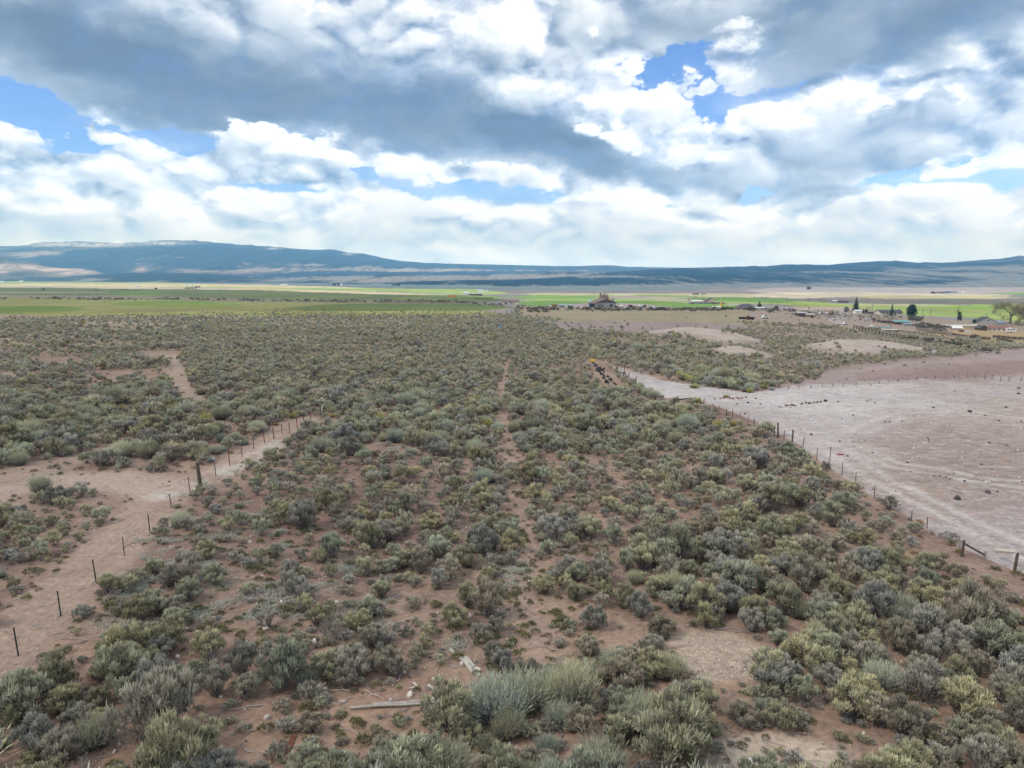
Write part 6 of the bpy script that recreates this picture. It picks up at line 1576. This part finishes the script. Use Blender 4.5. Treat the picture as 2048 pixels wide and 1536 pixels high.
    # wrecks in the pasture
    g = ground(1484, 638); e = empty('dark_container', g, 'small dark container standing in the pasture', 'container'); MB().box(-1.1, 1.1, -.6, .6, 0, .75).build('box', K_DARK, e); MB().box(-1.12, 1.12, -.62, .62, .75, .8).build('lid', K_GSTEEL, e)
    vehicle('car', 'rusty low car wreck in the middle of the pasture', 1496, 0, 8, K_RUST, R(0), py=639)
    vehicle('flatbed_trailer', 'grey flatbed trailer right of the rusty wreck', 1504, 0, 8, K_NAVY, R(3), py=639)
    vehicle('car', 'white and red car wreck at the right of the pasture', 1530, 0, 11, K_WHITE, R(3), py=637.5)
grain_farm()

# ---------------------------------------------------------------- the ranch on the right
def ranch():
    house('beige_block', 'boxy beige building at the left of the right-hand ranch', 'building', 1601, 1617, 540, 2.2, .25, K_BEIGE, K_PALEW, R(10), 6)
    vehicle('flatbed_trailer', 'dark blue boat-shaped trailer right of the beige building', 1625, 535, 15, K_NAVY, R(4), name='boat_trailer', cat='trailer')
    g = at(1638, 540); e = empty('white_heap', g, 'heap of pale scrap behind the dark blue trailer', 'scrap heap')
    rs = np.random.RandomState(3)
    for k in range(9):
        s_ = rs.uniform(.4, 1.0); MB().box(-s_, s_, -s_ * .6, s_ * .6, 0, s_).build('piece', (K_WHITE, K_GREYW, K_GBLUE)[k % 3], e, loc=(rs.normal() * 1.2, rs.normal() * .6, rs.uniform(0, .8)), rot=(rs.normal() * .3, rs.normal() * .3, rs.uniform(0, 3)))
    vehicle('car', 'white car parked in the middle of the ranch yard', 1648, 520, 11, K_WHITE, R(4))
    vehicle('car', 'light blue van beside the white car', 1658.5, 524, 6, K_LTBLUE, R(60), name='van', cat='van')
    vehicle('farm_truck', 'brown old truck right of the light blue van', 1666, 520, 8, K_TANW, R(8), lower=K_RUST)
    house('long_shed', 'weathered long shed with a patched pale roof before the ranch yard', 'shed', 1597, 1614, 352, 1.7, .4, K_OLDW, K_GALV, 0, 3.5)
    house('long_shed', 'tan lean-to at the right half of the weathered long shed', 'shed', 1614.3, 1630, 351, 1.5, .3, K_TANW, K_PALEW, 0, 3.5, doors=((.5, .8, 1.2),))
    g = at(1622, 548); e = empty('wind_pump', g, 'metal pole with a dark round head above the dark blue trailer', 'wind pump'); MB().tube((0, 0, 0), (0, 0, 4.6), .12, n=6).build('pole', K_GSTEEL, e); MB().tube((0, -.1, 3.6), (0, .1, 3.6), .6, n=12).build('head', K_NAVY, e)
    for i, (x, h) in enumerate(((1545, 9), (1561, 10), (1571.5, 8.5), (1581, 9.5), (1615, 11))): pole(['first utility pole from the left in the row before the hay field', 'second utility pole from the left in the row before the hay field', 'third utility pole from the left in the row before the hay field', 'fourth utility pole from the left in the row before the hay field', 'utility pole just behind the beige boxy building'][i], x, 610, h, .11, i % 2 == 0, group='utility poles before the hay field')
    vehicle('car', 'white low car sunk behind the pasture rim at the end of the gravel road', 1697, 330, 8, K_WHITE, R(0))
    round_tree('round dark tree left of the tall spruce', 1697.5, 600, 11, 9.5, M_BUSH, 51, 'round_tree', 60, .1)
    conifer('tall dark spruce behind the white shed', 1716.5, 604, 31, 17, M_SPRUCE, 52, 'spruce_tree', .9, 26)
    house('white_shed', 'plain white shed at the foot of the tall spruce', 'shed', 1713, 1726, 585, 2.2, .7, K_WHITE, K_WHITE, R(6), 5)
    conifer('small twin conifer, left one, right of the white shed', 1731, 588, 9, 6, M_SPRUCE, 53, 'small_conifer', .6, 12)
    conifer('small twin conifer, right and taller one, left of the bare tree', 1737.5, 590, 10, 6.5, M_SPRUCE, 54, 'small_conifer', .6, 12)
    bare_tree('tall leafless tree left of the long dark-roofed house', 1750, 596, 33, 24, K_PBARK, 55)
    house('dark_shed', 'dark box shed at the foot of the leafless tree', 'shed', 1743, 1750, 575, 1.5, .3, K_OLDW, K_DARK, 0, 3)
    house('long_dark_house', 'long house with a dark purple-grey roof behind the slim spruce', 'house', 1761, 1805, 592, 1.9, 2.2, K_CREAM, K_DKROOF, 0, 9, windows=((-.7, .8, 1.2, .9), (-.35, .8, 1.2, .9), (0, .8, 1.2, .9), (.7, .8, 1.2, .9)), doors=((.35, 1, 1.8),), chimney=.9)
    conifer('slim cone-shaped spruce in front of the long dark-roofed house', 1789.3, 570, 23, 9.5, M_SPRUCE, 56, 'spruce_tree', .85, 22)
    conifer('stout rounded dark pine right of the long house', 1829.5, 580, 24.5, 18, M_PINE, 57, 'pine_tree', .5, 20, .05)
    pole('utility pole with a crossarm right of the stout pine', 1852, 560, 18, .13)
    pole('shorter bare pole next to the pole with a crossarm', 1854.8, 556, 8, .12, False)
    bare_tree('pale wispy leafless tree right of the utility pole', 1866, 590, 19, 14, K_PBARK, 58, 'pale_tree', 5)
    # broken half-dead tree
    g = at(1923, 545); m_ = mpp(g); e = empty('broken_tree', g, 'half-dead tree with a bare snapped top and green boughs low on one side', 'tree'); b = MB(); rs = np.random.RandomState(8); H = 33 * m_
    b.tube((0, 0, -.2), (.2, 0, H), .34, .05, 7)
    for k in range(16):
        z = H * rs.uniform(.35, .85); s_ = -1 if rs.uniform() < .75 else 1; ln = rs.uniform(1.0, 3.2) * (1.2 - z / H * .7); b.tube((0, 0, z), (s_ * ln, rs.normal() * .6, z + rs.normal() * .5), .08, .03, 4)
    b.build('trunk', K_BARK, e); L = Leafy()
    for k in range(60):
        z = H * rs.uniform(.06, .50); r_ = rs.uniform(.2, 2.6) * (1 - z / H * .9); a = rs.normal() * .8; c = np.array([math.cos(a) * r_ + .4, math.sin(a) * r_, z]); n = 9
        blades(L, rs, c + rs.normal(size=(n, 3)) * .35, unit(rs.normal(size=(n, 3)) + np.array([.4, 0, .1])), np.full(n, .8), np.full(n, .45), .1, 1.0, np.full(n, rs.uniform()))
    obj('crown', L.mesh('crown', [M_PINE]), e)
    conifer('small dark conifer left of the grey-roofed house', 1956.5, 520, 8, 6, M_PINE, 59, 'small_conifer', .7, 12)
    house('grey_roof_house', 'house with a tall slate-grey roof behind the ranch house', 'house', 1961, 1994, 520, 1.6, 3.4, K_GREYW, K_DKROOF, R(-12), 9, True, windows=((.1, 2.2, 1.2, 1.0),), chimney=.2)
    house('grey_wing', 'lower grey roof right of the tall slate-grey one', 'house', 1994, 2014, 522, 1.4, 1.3, K_GREYW, K_GBLUE, 0, 8)
    pole('thin aerial mast above the tall slate-grey roof', 1979, 521, 21, .07, True, 'aerial_mast', 'aerial', K_GSTEEL)
    house('ranch_house', 'long cream ranch house with a red-brown roof', 'house', 1978, 2030, 440, 2.1, 1.5, K_CREAM, K_REDR, R(-6), 8, windows=((-.75, .8, 1.0, .9), (-.45, .8, 1.0, .9), (-.1, .8, 1.0, .9), (.25, .8, 1.0, .9)), doors=((.6, 1, 1.9),))
    house('dark_porch', 'dark timber porch at the left end of the ranch house', 'porch', 1965, 1979, 436, 1.6, 1.5, K_OLDW, K_DKROOF, R(-6), 6, True)
    vehicle('camper', 'white camper standing at the right end of the ranch house', 2031, 436, 22, K_WHITE, R(3))
    bare_tree('large spreading cottonwood with olive twigs at the right edge', 2030, 545, 41, 62, K_BARK, 60, 'cottonwood_tree', 6, M_OLIVE, spread=.6)
    bare_tree('second cottonwood reaching out of the frame at the right edge', 2068, 530, 46, 60, K_BARK, 62, 'cottonwood_tree', 6, M_OLIVE, spread=.6)
    # sheds and junk between the fence and the houses
    house('turquoise_shed', 'open shed with a turquoise tin roof', 'shed', 1791, 1822, 455, 1.7, .8, K_RUST, K_TEAL, R(4), 6)
    house('brown_shed', 'small dark brown shed left of the turquoise roof', 'shed', 1765, 1783, 450, 1.3, .5, K_OLDW, K_BROWNR, R(4), 4)
    house('grey_shed', 'low grey roofed shed just right of the turquoise roof', 'shed', 1814, 1827, 435, 1.2, .7, K_GREYW, K_GBLUE, R(-8), 5)
    house('wood_shed', 'tan gabled shed right of the low grey one', 'shed', 1827, 1852, 440, 1.3, .9, K_TANW, K_WOOD, R(4), 5)
    house('white_lean_to', 'small building with a steep white roof before the broken tree', 'shed', 1914, 1930, 425, 1.0, 1.3, K_GREYW, K_WHITE, R(-15), 5)
    house('tan_building', 'long low tan building behind the steep white roof', 'building', 1896, 1964, 450, 1.5, .5, K_BEIGE, K_PALEW, R(-3), 6)
    vehicle('flatbed_trailer', 'long teal flatbed at the near edge of the ranch', 1765, 345, 46, K_TEAL, R(-2))
    vehicle('flatbed_trailer', 'long white flatbed right of the teal one', 1786, 340, 34, K_WHITE, R(-3))
    g = at(1750, 352); e = empty('white_tank', g, 'white tank lying behind the teal flatbed', 'tank'); MB().tube((-.7, 0, .8), (.7, 0, .8), .5, n=12).build('shell', K_WHITE, e); MB().box(-.5, .5, -.3, .3, 0, .4).build('cradle', K_GSTEEL, e)
    rs = np.random.RandomState(12); tones = (('white', K_WHITE), ('pale blue', K_LTBLUE), ('rusty', K_RUST), ('grey', K_GREYW), ('dark', K_NAVY), ('tan', K_TANW))
    spots = ((1756, 560, 'left of the long dark-roofed house'), (1770, 555, 'before the left end of the long dark-roofed house'), (1779, 552, 'before the slim spruce'), (1798, 553, 'before the right end of the long dark-roofed house'), (1808, 548, 'right of the long dark-roofed house'), (1815, 550, 'left of the stout pine'), (1842, 540, 'right of the stout pine'), (1745, 470, 'in the brush above the teal flatbed'), (1755, 480, 'in the brush behind the brown shed'), (1860, 400, 'before the dark shrubs'), (1889, 395, 'at the left end of the tan building'), (1903, 392, 'left of the steep white roof'), (1938, 400, 'right of the steep white roof'), (1948, 398, 'before the tan building'), (1560, 585, 'at the pasture edge before the pole row'), (1570, 580, 'in the grey brush before the pole row'))
    for i, (x, d, where) in enumerate(spots):
        nm, m = tones[i % 6]; g = at(x, d); w = rs.uniform(1.2, 2.4); e = empty('junk_pile', g, '%s scrap pile %s' % (nm, where), 'scrap pile', 'scrap lying about the ranch')
        for k in range(4):
            s_ = rs.uniform(.3, .7) * w; MB().box(-s_, s_, -s_ * .5, s_ * .5, 0, s_ * .7).build('piece', m if k < 3 else tones[(i + 2) % 6][1], e, loc=(rs.normal() * w * .5, rs.normal() * .4, 0), rot=(0, 0, rs.uniform(-.5, .5)))
    # fences
    def wood_fence(name, label, pts, h, post_m, slat_m=None, step=2.4, rails=2, r_=.12, gap=.0):
        W = [at(x, d) if d > 100 else None for x, d in pts] if len(pts[0]) == 2 else [ground(p[0], p[1]) for p in pts]
        o = W[0]; e = empty(name, o, label, 'fence')
        for a, b in zip(W[:-1], W[1:]):
            L_ = (b - a).length; n = max(int(L_ / step), 1); d = (b - a).normalized(); yaw = math.atan2(d.y, d.x)
            for k in range(n + (1 if b is W[-1] else 0)):
                p = a.lerp(b, k / n); p.z = float(height(p.x, p.y)); MB().box(-r_, r_, -r_, r_, -.2, h).build('post', post_m, e, loc=p - o, rot=(0, 0, yaw))
            for q in range(rails):
                z = h * (.35 + .5 * q / max(rails - 1, 1)); MB().tube(a - o + Vector((0, 0, z)), b - o + Vector((0, 0, z)), .07, n=4).build('rail', post_m, e)
            if slat_m:
                m_ = max(int(L_ / 1.1), 1)
                for k in range(m_):
                    p = a.lerp(b, (k + .5) / m_); p.z = float(height(p.x, p.y)); MB().box(-.5, .5, -.03, .03, .1, h * (.88 + .12 * ((k * 7) % 5) / 5)).build('slat', slat_m, e, loc=p - o + Vector((0, -.2, 0)), rot=(0, 0, yaw))
        return e
    wood_fence('rail_fence', 'dark post and rail fence running down to the ranch from the gravel road', [(1715, 300), (1745, 285), (1790, 268), (1832, 252)], 1.5, K_OLDW, None, 2.6, 2, .16)
    wood_fence('board_fence', 'dark weathered board fence sloping down between the sheds', [(1843, 385), (1880, 365), (1914, 345)], 1.7, K_OLDW, K_WOOD, 2.2, 1)
    wood_fence('corral_fence', 'brown corral fence in front of the ranch house', [(1915, 350), (1955, 330), (1992, 325)], 1.5, K_RUST, K_OLDW, 2.2, 2)
    wood_fence('board_fence', 'tall dark plank fence in front of the white camper', [(1998, 352), (2030, 350), (2075, 348)], 1.6, K_OLDW, K_OLDW, 2.2, 1)
    wood_fence('corral_fence', 'pale posted fence below the tall plank fence at the right edge', [(1994, 318), (2030, 316), (2075, 314)], 1.4, K_WOOD, None, 1.3, 2, .10)
    wood_fence('corral_fence', 'low grey rail fence below the sloping board fence', [(1905, 340), (1935, 326), (1965, 316)], 1.1, K_GREYW, None, 1.8, 3, .1)
    wood_fence('corral_fence', 'long dark corral rails behind the teal flatbed', [(1800, 350), (1840, 348), (1880, 352)], 1.2, K_OLDW, None, 2.4, 3, .1)
    slab('white_sheet', 'whitish sheet lying below the corral', 'sheet', 1990, 662, 2.6, 1.6, .3, K_WHITE, .3)
    # far farm on the right
    for i, (x0, x1, d, m, r) in enumerate(((1866, 1872, 1650, K_MAROON, K_NAVY), (1876, 1892, 1640, K_GREYW, K_MAROON), (1894, 1902, 1700, K_GBLUE, K_NAVY), (1906, 1914, 1720, K_GREYW, K_GBLUE), (1925, 1931, 1680, K_WHITE, K_WHITE))):
        house('far_shed', ['dark far shed at the left of the far right-hand farm', 'longest dark roof of the far right-hand farm', 'blue-grey shed in the middle of the far right-hand farm', 'grey shed right of the middle of the far right-hand farm', 'small white shed at the right end of the far right-hand farm'][i], 'shed', x0, x1, d, 2.6, 1.6, m, r, 0, 8)
    house('long_barn', 'long low brown barn in the hay field left of the tall spruce', 'barn', 1676, 1698, 900, 1.3, .5, K_OLDW, K_MAROON, 0, 6)
    house('white_shed', 'small grey-white shed at the left end of the low brown barn', 'shed', 1668, 1676, 900, 1.8, .8, K_GREYW, K_WHITE, 0, 6)
    round_tree('small dark tree on the sage flat under the right-hand ridge', 1619, 2300, 5, 9, M_PINE, 71, 'far_tree', 40)
ranch()

# ---------------------------------------------------------------- brush rows of the valley
def brush_rows():
    rs = np.random.RandomState(15); P = []; S_ = []; K = []
    def row(pts, n, s0, s1, jx=2.0, jd=8.0, pale=0.0, cut=.4):
        xs = [p[0] for p in pts]; ds = [p[1] for p in pts]
        for k in range(n):
            x = rs.uniform(xs[0], xs[-1]); d = float(np.interp(x, xs, ds)) + rs.normal() * jd
            if float(fbm(np.array([x / 11.0]), np.array([d / 60.0]), 2, seed=99)[0]) < cut: continue
            g = at(x + rs.normal() * jx, d); P.append(g[:]); S_.append(rs.uniform(s0, s1)); K.append(4 + rs.randint(2) if rs.uniform() < pale else rs.randint(4))
    row([(1030, 420), (1060, 395), (1130, 372), (1200, 362), (1300, 352), (1400, 350), (1500, 350), (1560, 352)], 620, .5, 1.5, 3, 5, .25, .36)     # along the near rim
    row([(1040, 600), (1330, 600)], 160, .8, 1.9, 4, 14, .2, .45)
    row([(1380, 575), (1480, 580), (1600, 560)], 220, .8, 1.8, 3, 16, .2, .4)
    row([(0, 640), (130, 640), (256, 640), (512, 600), (700, 590), (860, 580), (1010, 590)], 620, .8, 2.0, 5, 12, .35, .46)      # hedgerow across the left fields
    row([(600, 575), (820, 560), (900, 570)], 160, .8, 1.8, 5, 12, .8, .4)
    row([(1640, 560), (1700, 520), (1745, 500), (1800, 510)], 300, .5, 1.2, 8, 45, .5, .3)   # grey brush round the ranch
    row([(1580, 400), (1640, 420), (1680, 440)], 160, .4, 1.0, 8, 40, .5, .3)
    row([(1846, 420), (1870, 430), (1900, 425)], 70, .8, 2.2, 4, 18, .1, .3)               # dark shrubs between the sheds
    row([(1828, 520), (1850, 520)], 50, 1.2, 2.4, 4, 10, 0, .2)
    row([(1808, 258), (1830, 238), (1870, 225), (1900, 212), (1935, 195), (1975, 182), (2012, 172)], 260, .5, 1.25, 3, 4, .15, .40)  # hedge below the ranch
    row([(1955, 315), (1968, 312)], 30, .9, 1.8, 2, 5, .4, .1)
    row([(2010, 290), (2034, 288)], 30, .8, 1.6, 3, 5, 0, .1)
    row([(1400, 760), (1452, 756)], 70, .7, 1.6, 3, 8, .2, .3)
    row([(0, 1250), (300, 1300), (460, 1350)], 90, .9, 2.2, 8, 60, .2, .5)
    row([(1560, 1000), (1690, 960), (1800, 900)], 60, .6, 1.6, 8, 40, .3, .5)
    row([(1180, 350), (1260, 352)], 50, .6, 1.3, 6, 6, .3, .3)
    row([(1050, 330), (1100, 345)], 30, .6, 1.2, 6, 8, .3, .3)
    pr = [sage_mesh('brush', 800 + i, 11, 9, M_BUSH, 2.6, stem=False, joined=True) for i in range(4)] + [FAR[0], FARB[0]]
    n = len(P); s = np.array(S_); t = rs.uniform(0, 6.28, n)
    instancer('valley_brush', 'dark and pale brush growing in rows along field edges and round the farms', pr, np.array(K), np.array(P), np.stack([t * 0, t * 0, t], 1), np.stack([s, s, s * rs.uniform(.8, 1.4, n)], 1), 'valley_brush_kinds')
brush_rows()
# scattered scrub on the pad's far slope, and the two yellow clumps on the white pan
for i, (px, py, w, lab) in enumerate(((1389, 776, 20, 'round yellow-green bush alone on the white pan, lower of the group'), (1366, 759, 24, 'yellow-green bush at the left of the row above the lone round bush'), (1384, 763, 26, 'yellow-green bush at the right of the row above the lone round bush'), (1397, 806, 24, 'yellow-green bush beside the wooden brace at the pad corner'), (1452, 795, 12, 'brown bush among the rubble at the pad corner'))):
    g = ground(px, py); s_ = w * mpp(g) / 1.25; o = obj('yellow_bush', YEL[i % 2], None, g, (0, 0, i * 2.1), (s_, s_, s_ * .8)); set_props(o, lab, 'bush')
# the small juniper
g = ground(342, 826); e = empty('juniper_shrub', g, 'small upright yellow-green juniper with orange tips by the left fence', 'juniper'); L = Leafy(); rs = np.random.RandomState(2); m_ = mpp(g)
for k in range(60):
    a = rs.uniform(0, 6.28); ln = rs.uniform(.5, 1.0); dr = unit(np.array([math.cos(a) * .75, math.sin(a) * .75, rs.uniform(.25, 1.3)])); H = 21 * m_
    for t in np.linspace(.15, 1, 7):
        n = 4; p = dr * ln * H * t * .85 + rs.normal(size=(n, 3)) * .07; blades(L, rs, p, unit(dr + rs.normal(size=(n, 3)) * .5), np.full(n, .30), np.full(n, .09), .2, 1.0 if t > .6 else .7, np.full(n, rs.uniform()))
obj('foliage', L.mesh('foliage', [M_JUN]), e); MB().tube((0, 0, -.1), (0, 0, H * .7), .09, .03, 6).build('trunk', K_BARK, e)
# ---------------------------------------------------------------- a label of its own for each single shrub
MARKS = [('the long thin board', 800, 1410), ('the broad split plank', 934, 1326), ('the white rock', 868, 1358), ('the rusty sheet', 580, 1490), ('the upper mud pan', 1435, 1315), ('the lower mud pan', 1560, 1520),
         ('the thick wooden post', 400, 960), ('the white board', 672, 1525), ('the splintered board', 838, 1505), ('the silvery mat on the trail', 1020, 1140), ('the charred stumps', 405, 912), ('the lowest steel post', 37, 1300),
         ('the second lowest steel post', 122, 1225), ('the third lowest steel post', 192, 1160), ('the white-tipped steel post', 249, 1105), ('the widest tumbleweed', 1808, 1124), ('the orange tumbleweed', 1709, 1180), ('the dark corner brace', 1925, 1100), ('the tumbleweed by the fence', 1838, 1046),
         ('the bottom left corner', 0, 1536), ('the bottom right corner', 2048, 1536), ('the white scrap low right', 2028, 1438), ('the scrap by the lower pan', 1514, 1527), ('the curved red post', 1660, 925), ('the right edge of the photo', 2048, 1300), ('the bottom edge midpoint', 1024, 1536), ('the grey plank', 650, 1402),
         ('the left edge of the photo', 0, 1180), ('the fork of the dirt tracks', 330, 985), ('the trail bend', 1060, 1230), ('the braced end of the left fence', 645, 820), ('the braced rail corner by the pad', 1348, 806), ('the black sheeting', 1207, 748), ('the small juniper', 342, 815), ('the grey corner post', 393, 820), ('the thick dark post of the right fence', 1584, 882), ('the silvery patch right of the trail', 1140, 1015), ('the silvery patches left of the trail', 860, 895), ('the top of the trail', 1015, 725), ('the yellow-green bush at the pad corner', 1397, 800), ('the utility box', 1000, 655)]
ORD = ['nearest', 'second nearest', 'third nearest', 'fourth nearest', 'fifth nearest', 'sixth nearest', 'seventh nearest', 'eighth nearest', 'ninth nearest', 'tenth nearest', 'eleventh nearest', 'twelfth nearest']
def where(x, y):
    if y > 1000: return 'on the right half of the near lot' if x > 1100 else 'on the left half of the near lot'
    if y > 860: return 'in the scattered brush right of the trail' if x > 1020 else 'in the scattered brush left of the trail'
    if x < 400: return 'in the pale brush beyond the left dirt track'
    if x > 1180: return 'in the bright brush by the pad corner'
    return 'in the pale band across the middle, %s the trail' % ('left of' if x < 1010 else 'right of')
def label_shrubs():
    dirs = (('above', lambda x, y: (y < 0) & (np.abs(y) >= np.abs(x))), ('below', lambda x, y: (y > 0) & (np.abs(y) >= np.abs(x))), ('left of', lambda x, y: (x < 0) & (np.abs(x) > np.abs(y))), ('right of', lambda x, y: (x > 0) & (np.abs(x) > np.abs(y))))
    left_over = []
    for kk, word, grp in ((0, 'sagebrush', 'nearest grey-green sagebrush on the lot'), (1, 'rabbitbrush', 'nearest yellow-tipped rabbitbrush'), (3, 'dead shrub', 'nearest dead grey shrubs')):
        S_ = [t for t in SINGLES if t[1] == kk]
        if not S_: continue
        px = np.array([t[5] for t in S_]); py = np.array([t[6] - t[2] * .5 * F / t[7] for t in S_]); sc = np.array([t[2] for t in S_])
        look = {0: 'grey-green', 1: 'yellow-tipped', 3: 'bare twiggy'}[kk]
        med = np.median(sc); cand = []
        # ranks count every plant of the kind and size in view, single object or not
        same = np.where(((SKIND == kk) | ((SKIND == 2) & (kk == 1))) & (SPX > -30) & (SPX < 2080) & (SPY < 1600))[0]
        mine = {t[8]: n_ for n_, t in enumerate(S_)}
        cls = np.where(SSC > med * 1.2, 0, np.where(SSC < med * .8, 2, 1))
        for ci, cname in enumerate(('large', 'middling', 'small')):
            idx = same[cls[same] == ci]
            ax_ = SPX[idx]; ay_ = SPY[idx] - SSC[idx] * .5 * F / SD[idx]
            for mname, mx, my in MARKS:
                dx, dy = ax_ - mx, ay_ - my; dist = np.hypot(dx, dy)
                for dn, fn in dirs:
                    i = np.where(fn(dx, dy) & (dist < 760))[0]; i = i[np.argsort(dist[i])]
                    for r_, q in enumerate(i[:len(ORD)]):
                        if int(idx[q]) in mine: cand.append((r_ + dist[q] / 260, mine[int(idx[q])], '%s %s, %s %s one %s %s' % (look, word, ORD[r_], cname, dn, mname)))
        cand.sort(key=lambda c: c[0]); done = {}
        for cst, q, lab in cand:
            if q not in done: done[q] = lab
        for q, t in enumerate(S_):
            size = 'large' if sc[q] > med * 1.2 else 'small' if sc[q] < med * .8 else 'middling'
            lab_ = done[q] if q in done else '%s %s %s among many alike, %s' % (size, look, word, where(px[q], py[q]))
            if len(lab_.split()) > 16: lab_ = lab_.replace(look + ' ', '')
            if len(lab_.split()) > 16: lab_ = lab_.replace('the thick dark post of the right fence', 'the thick right fence post')
            t[0]['label'] = lab_; t[0]['group'] = grp
label_shrubs()
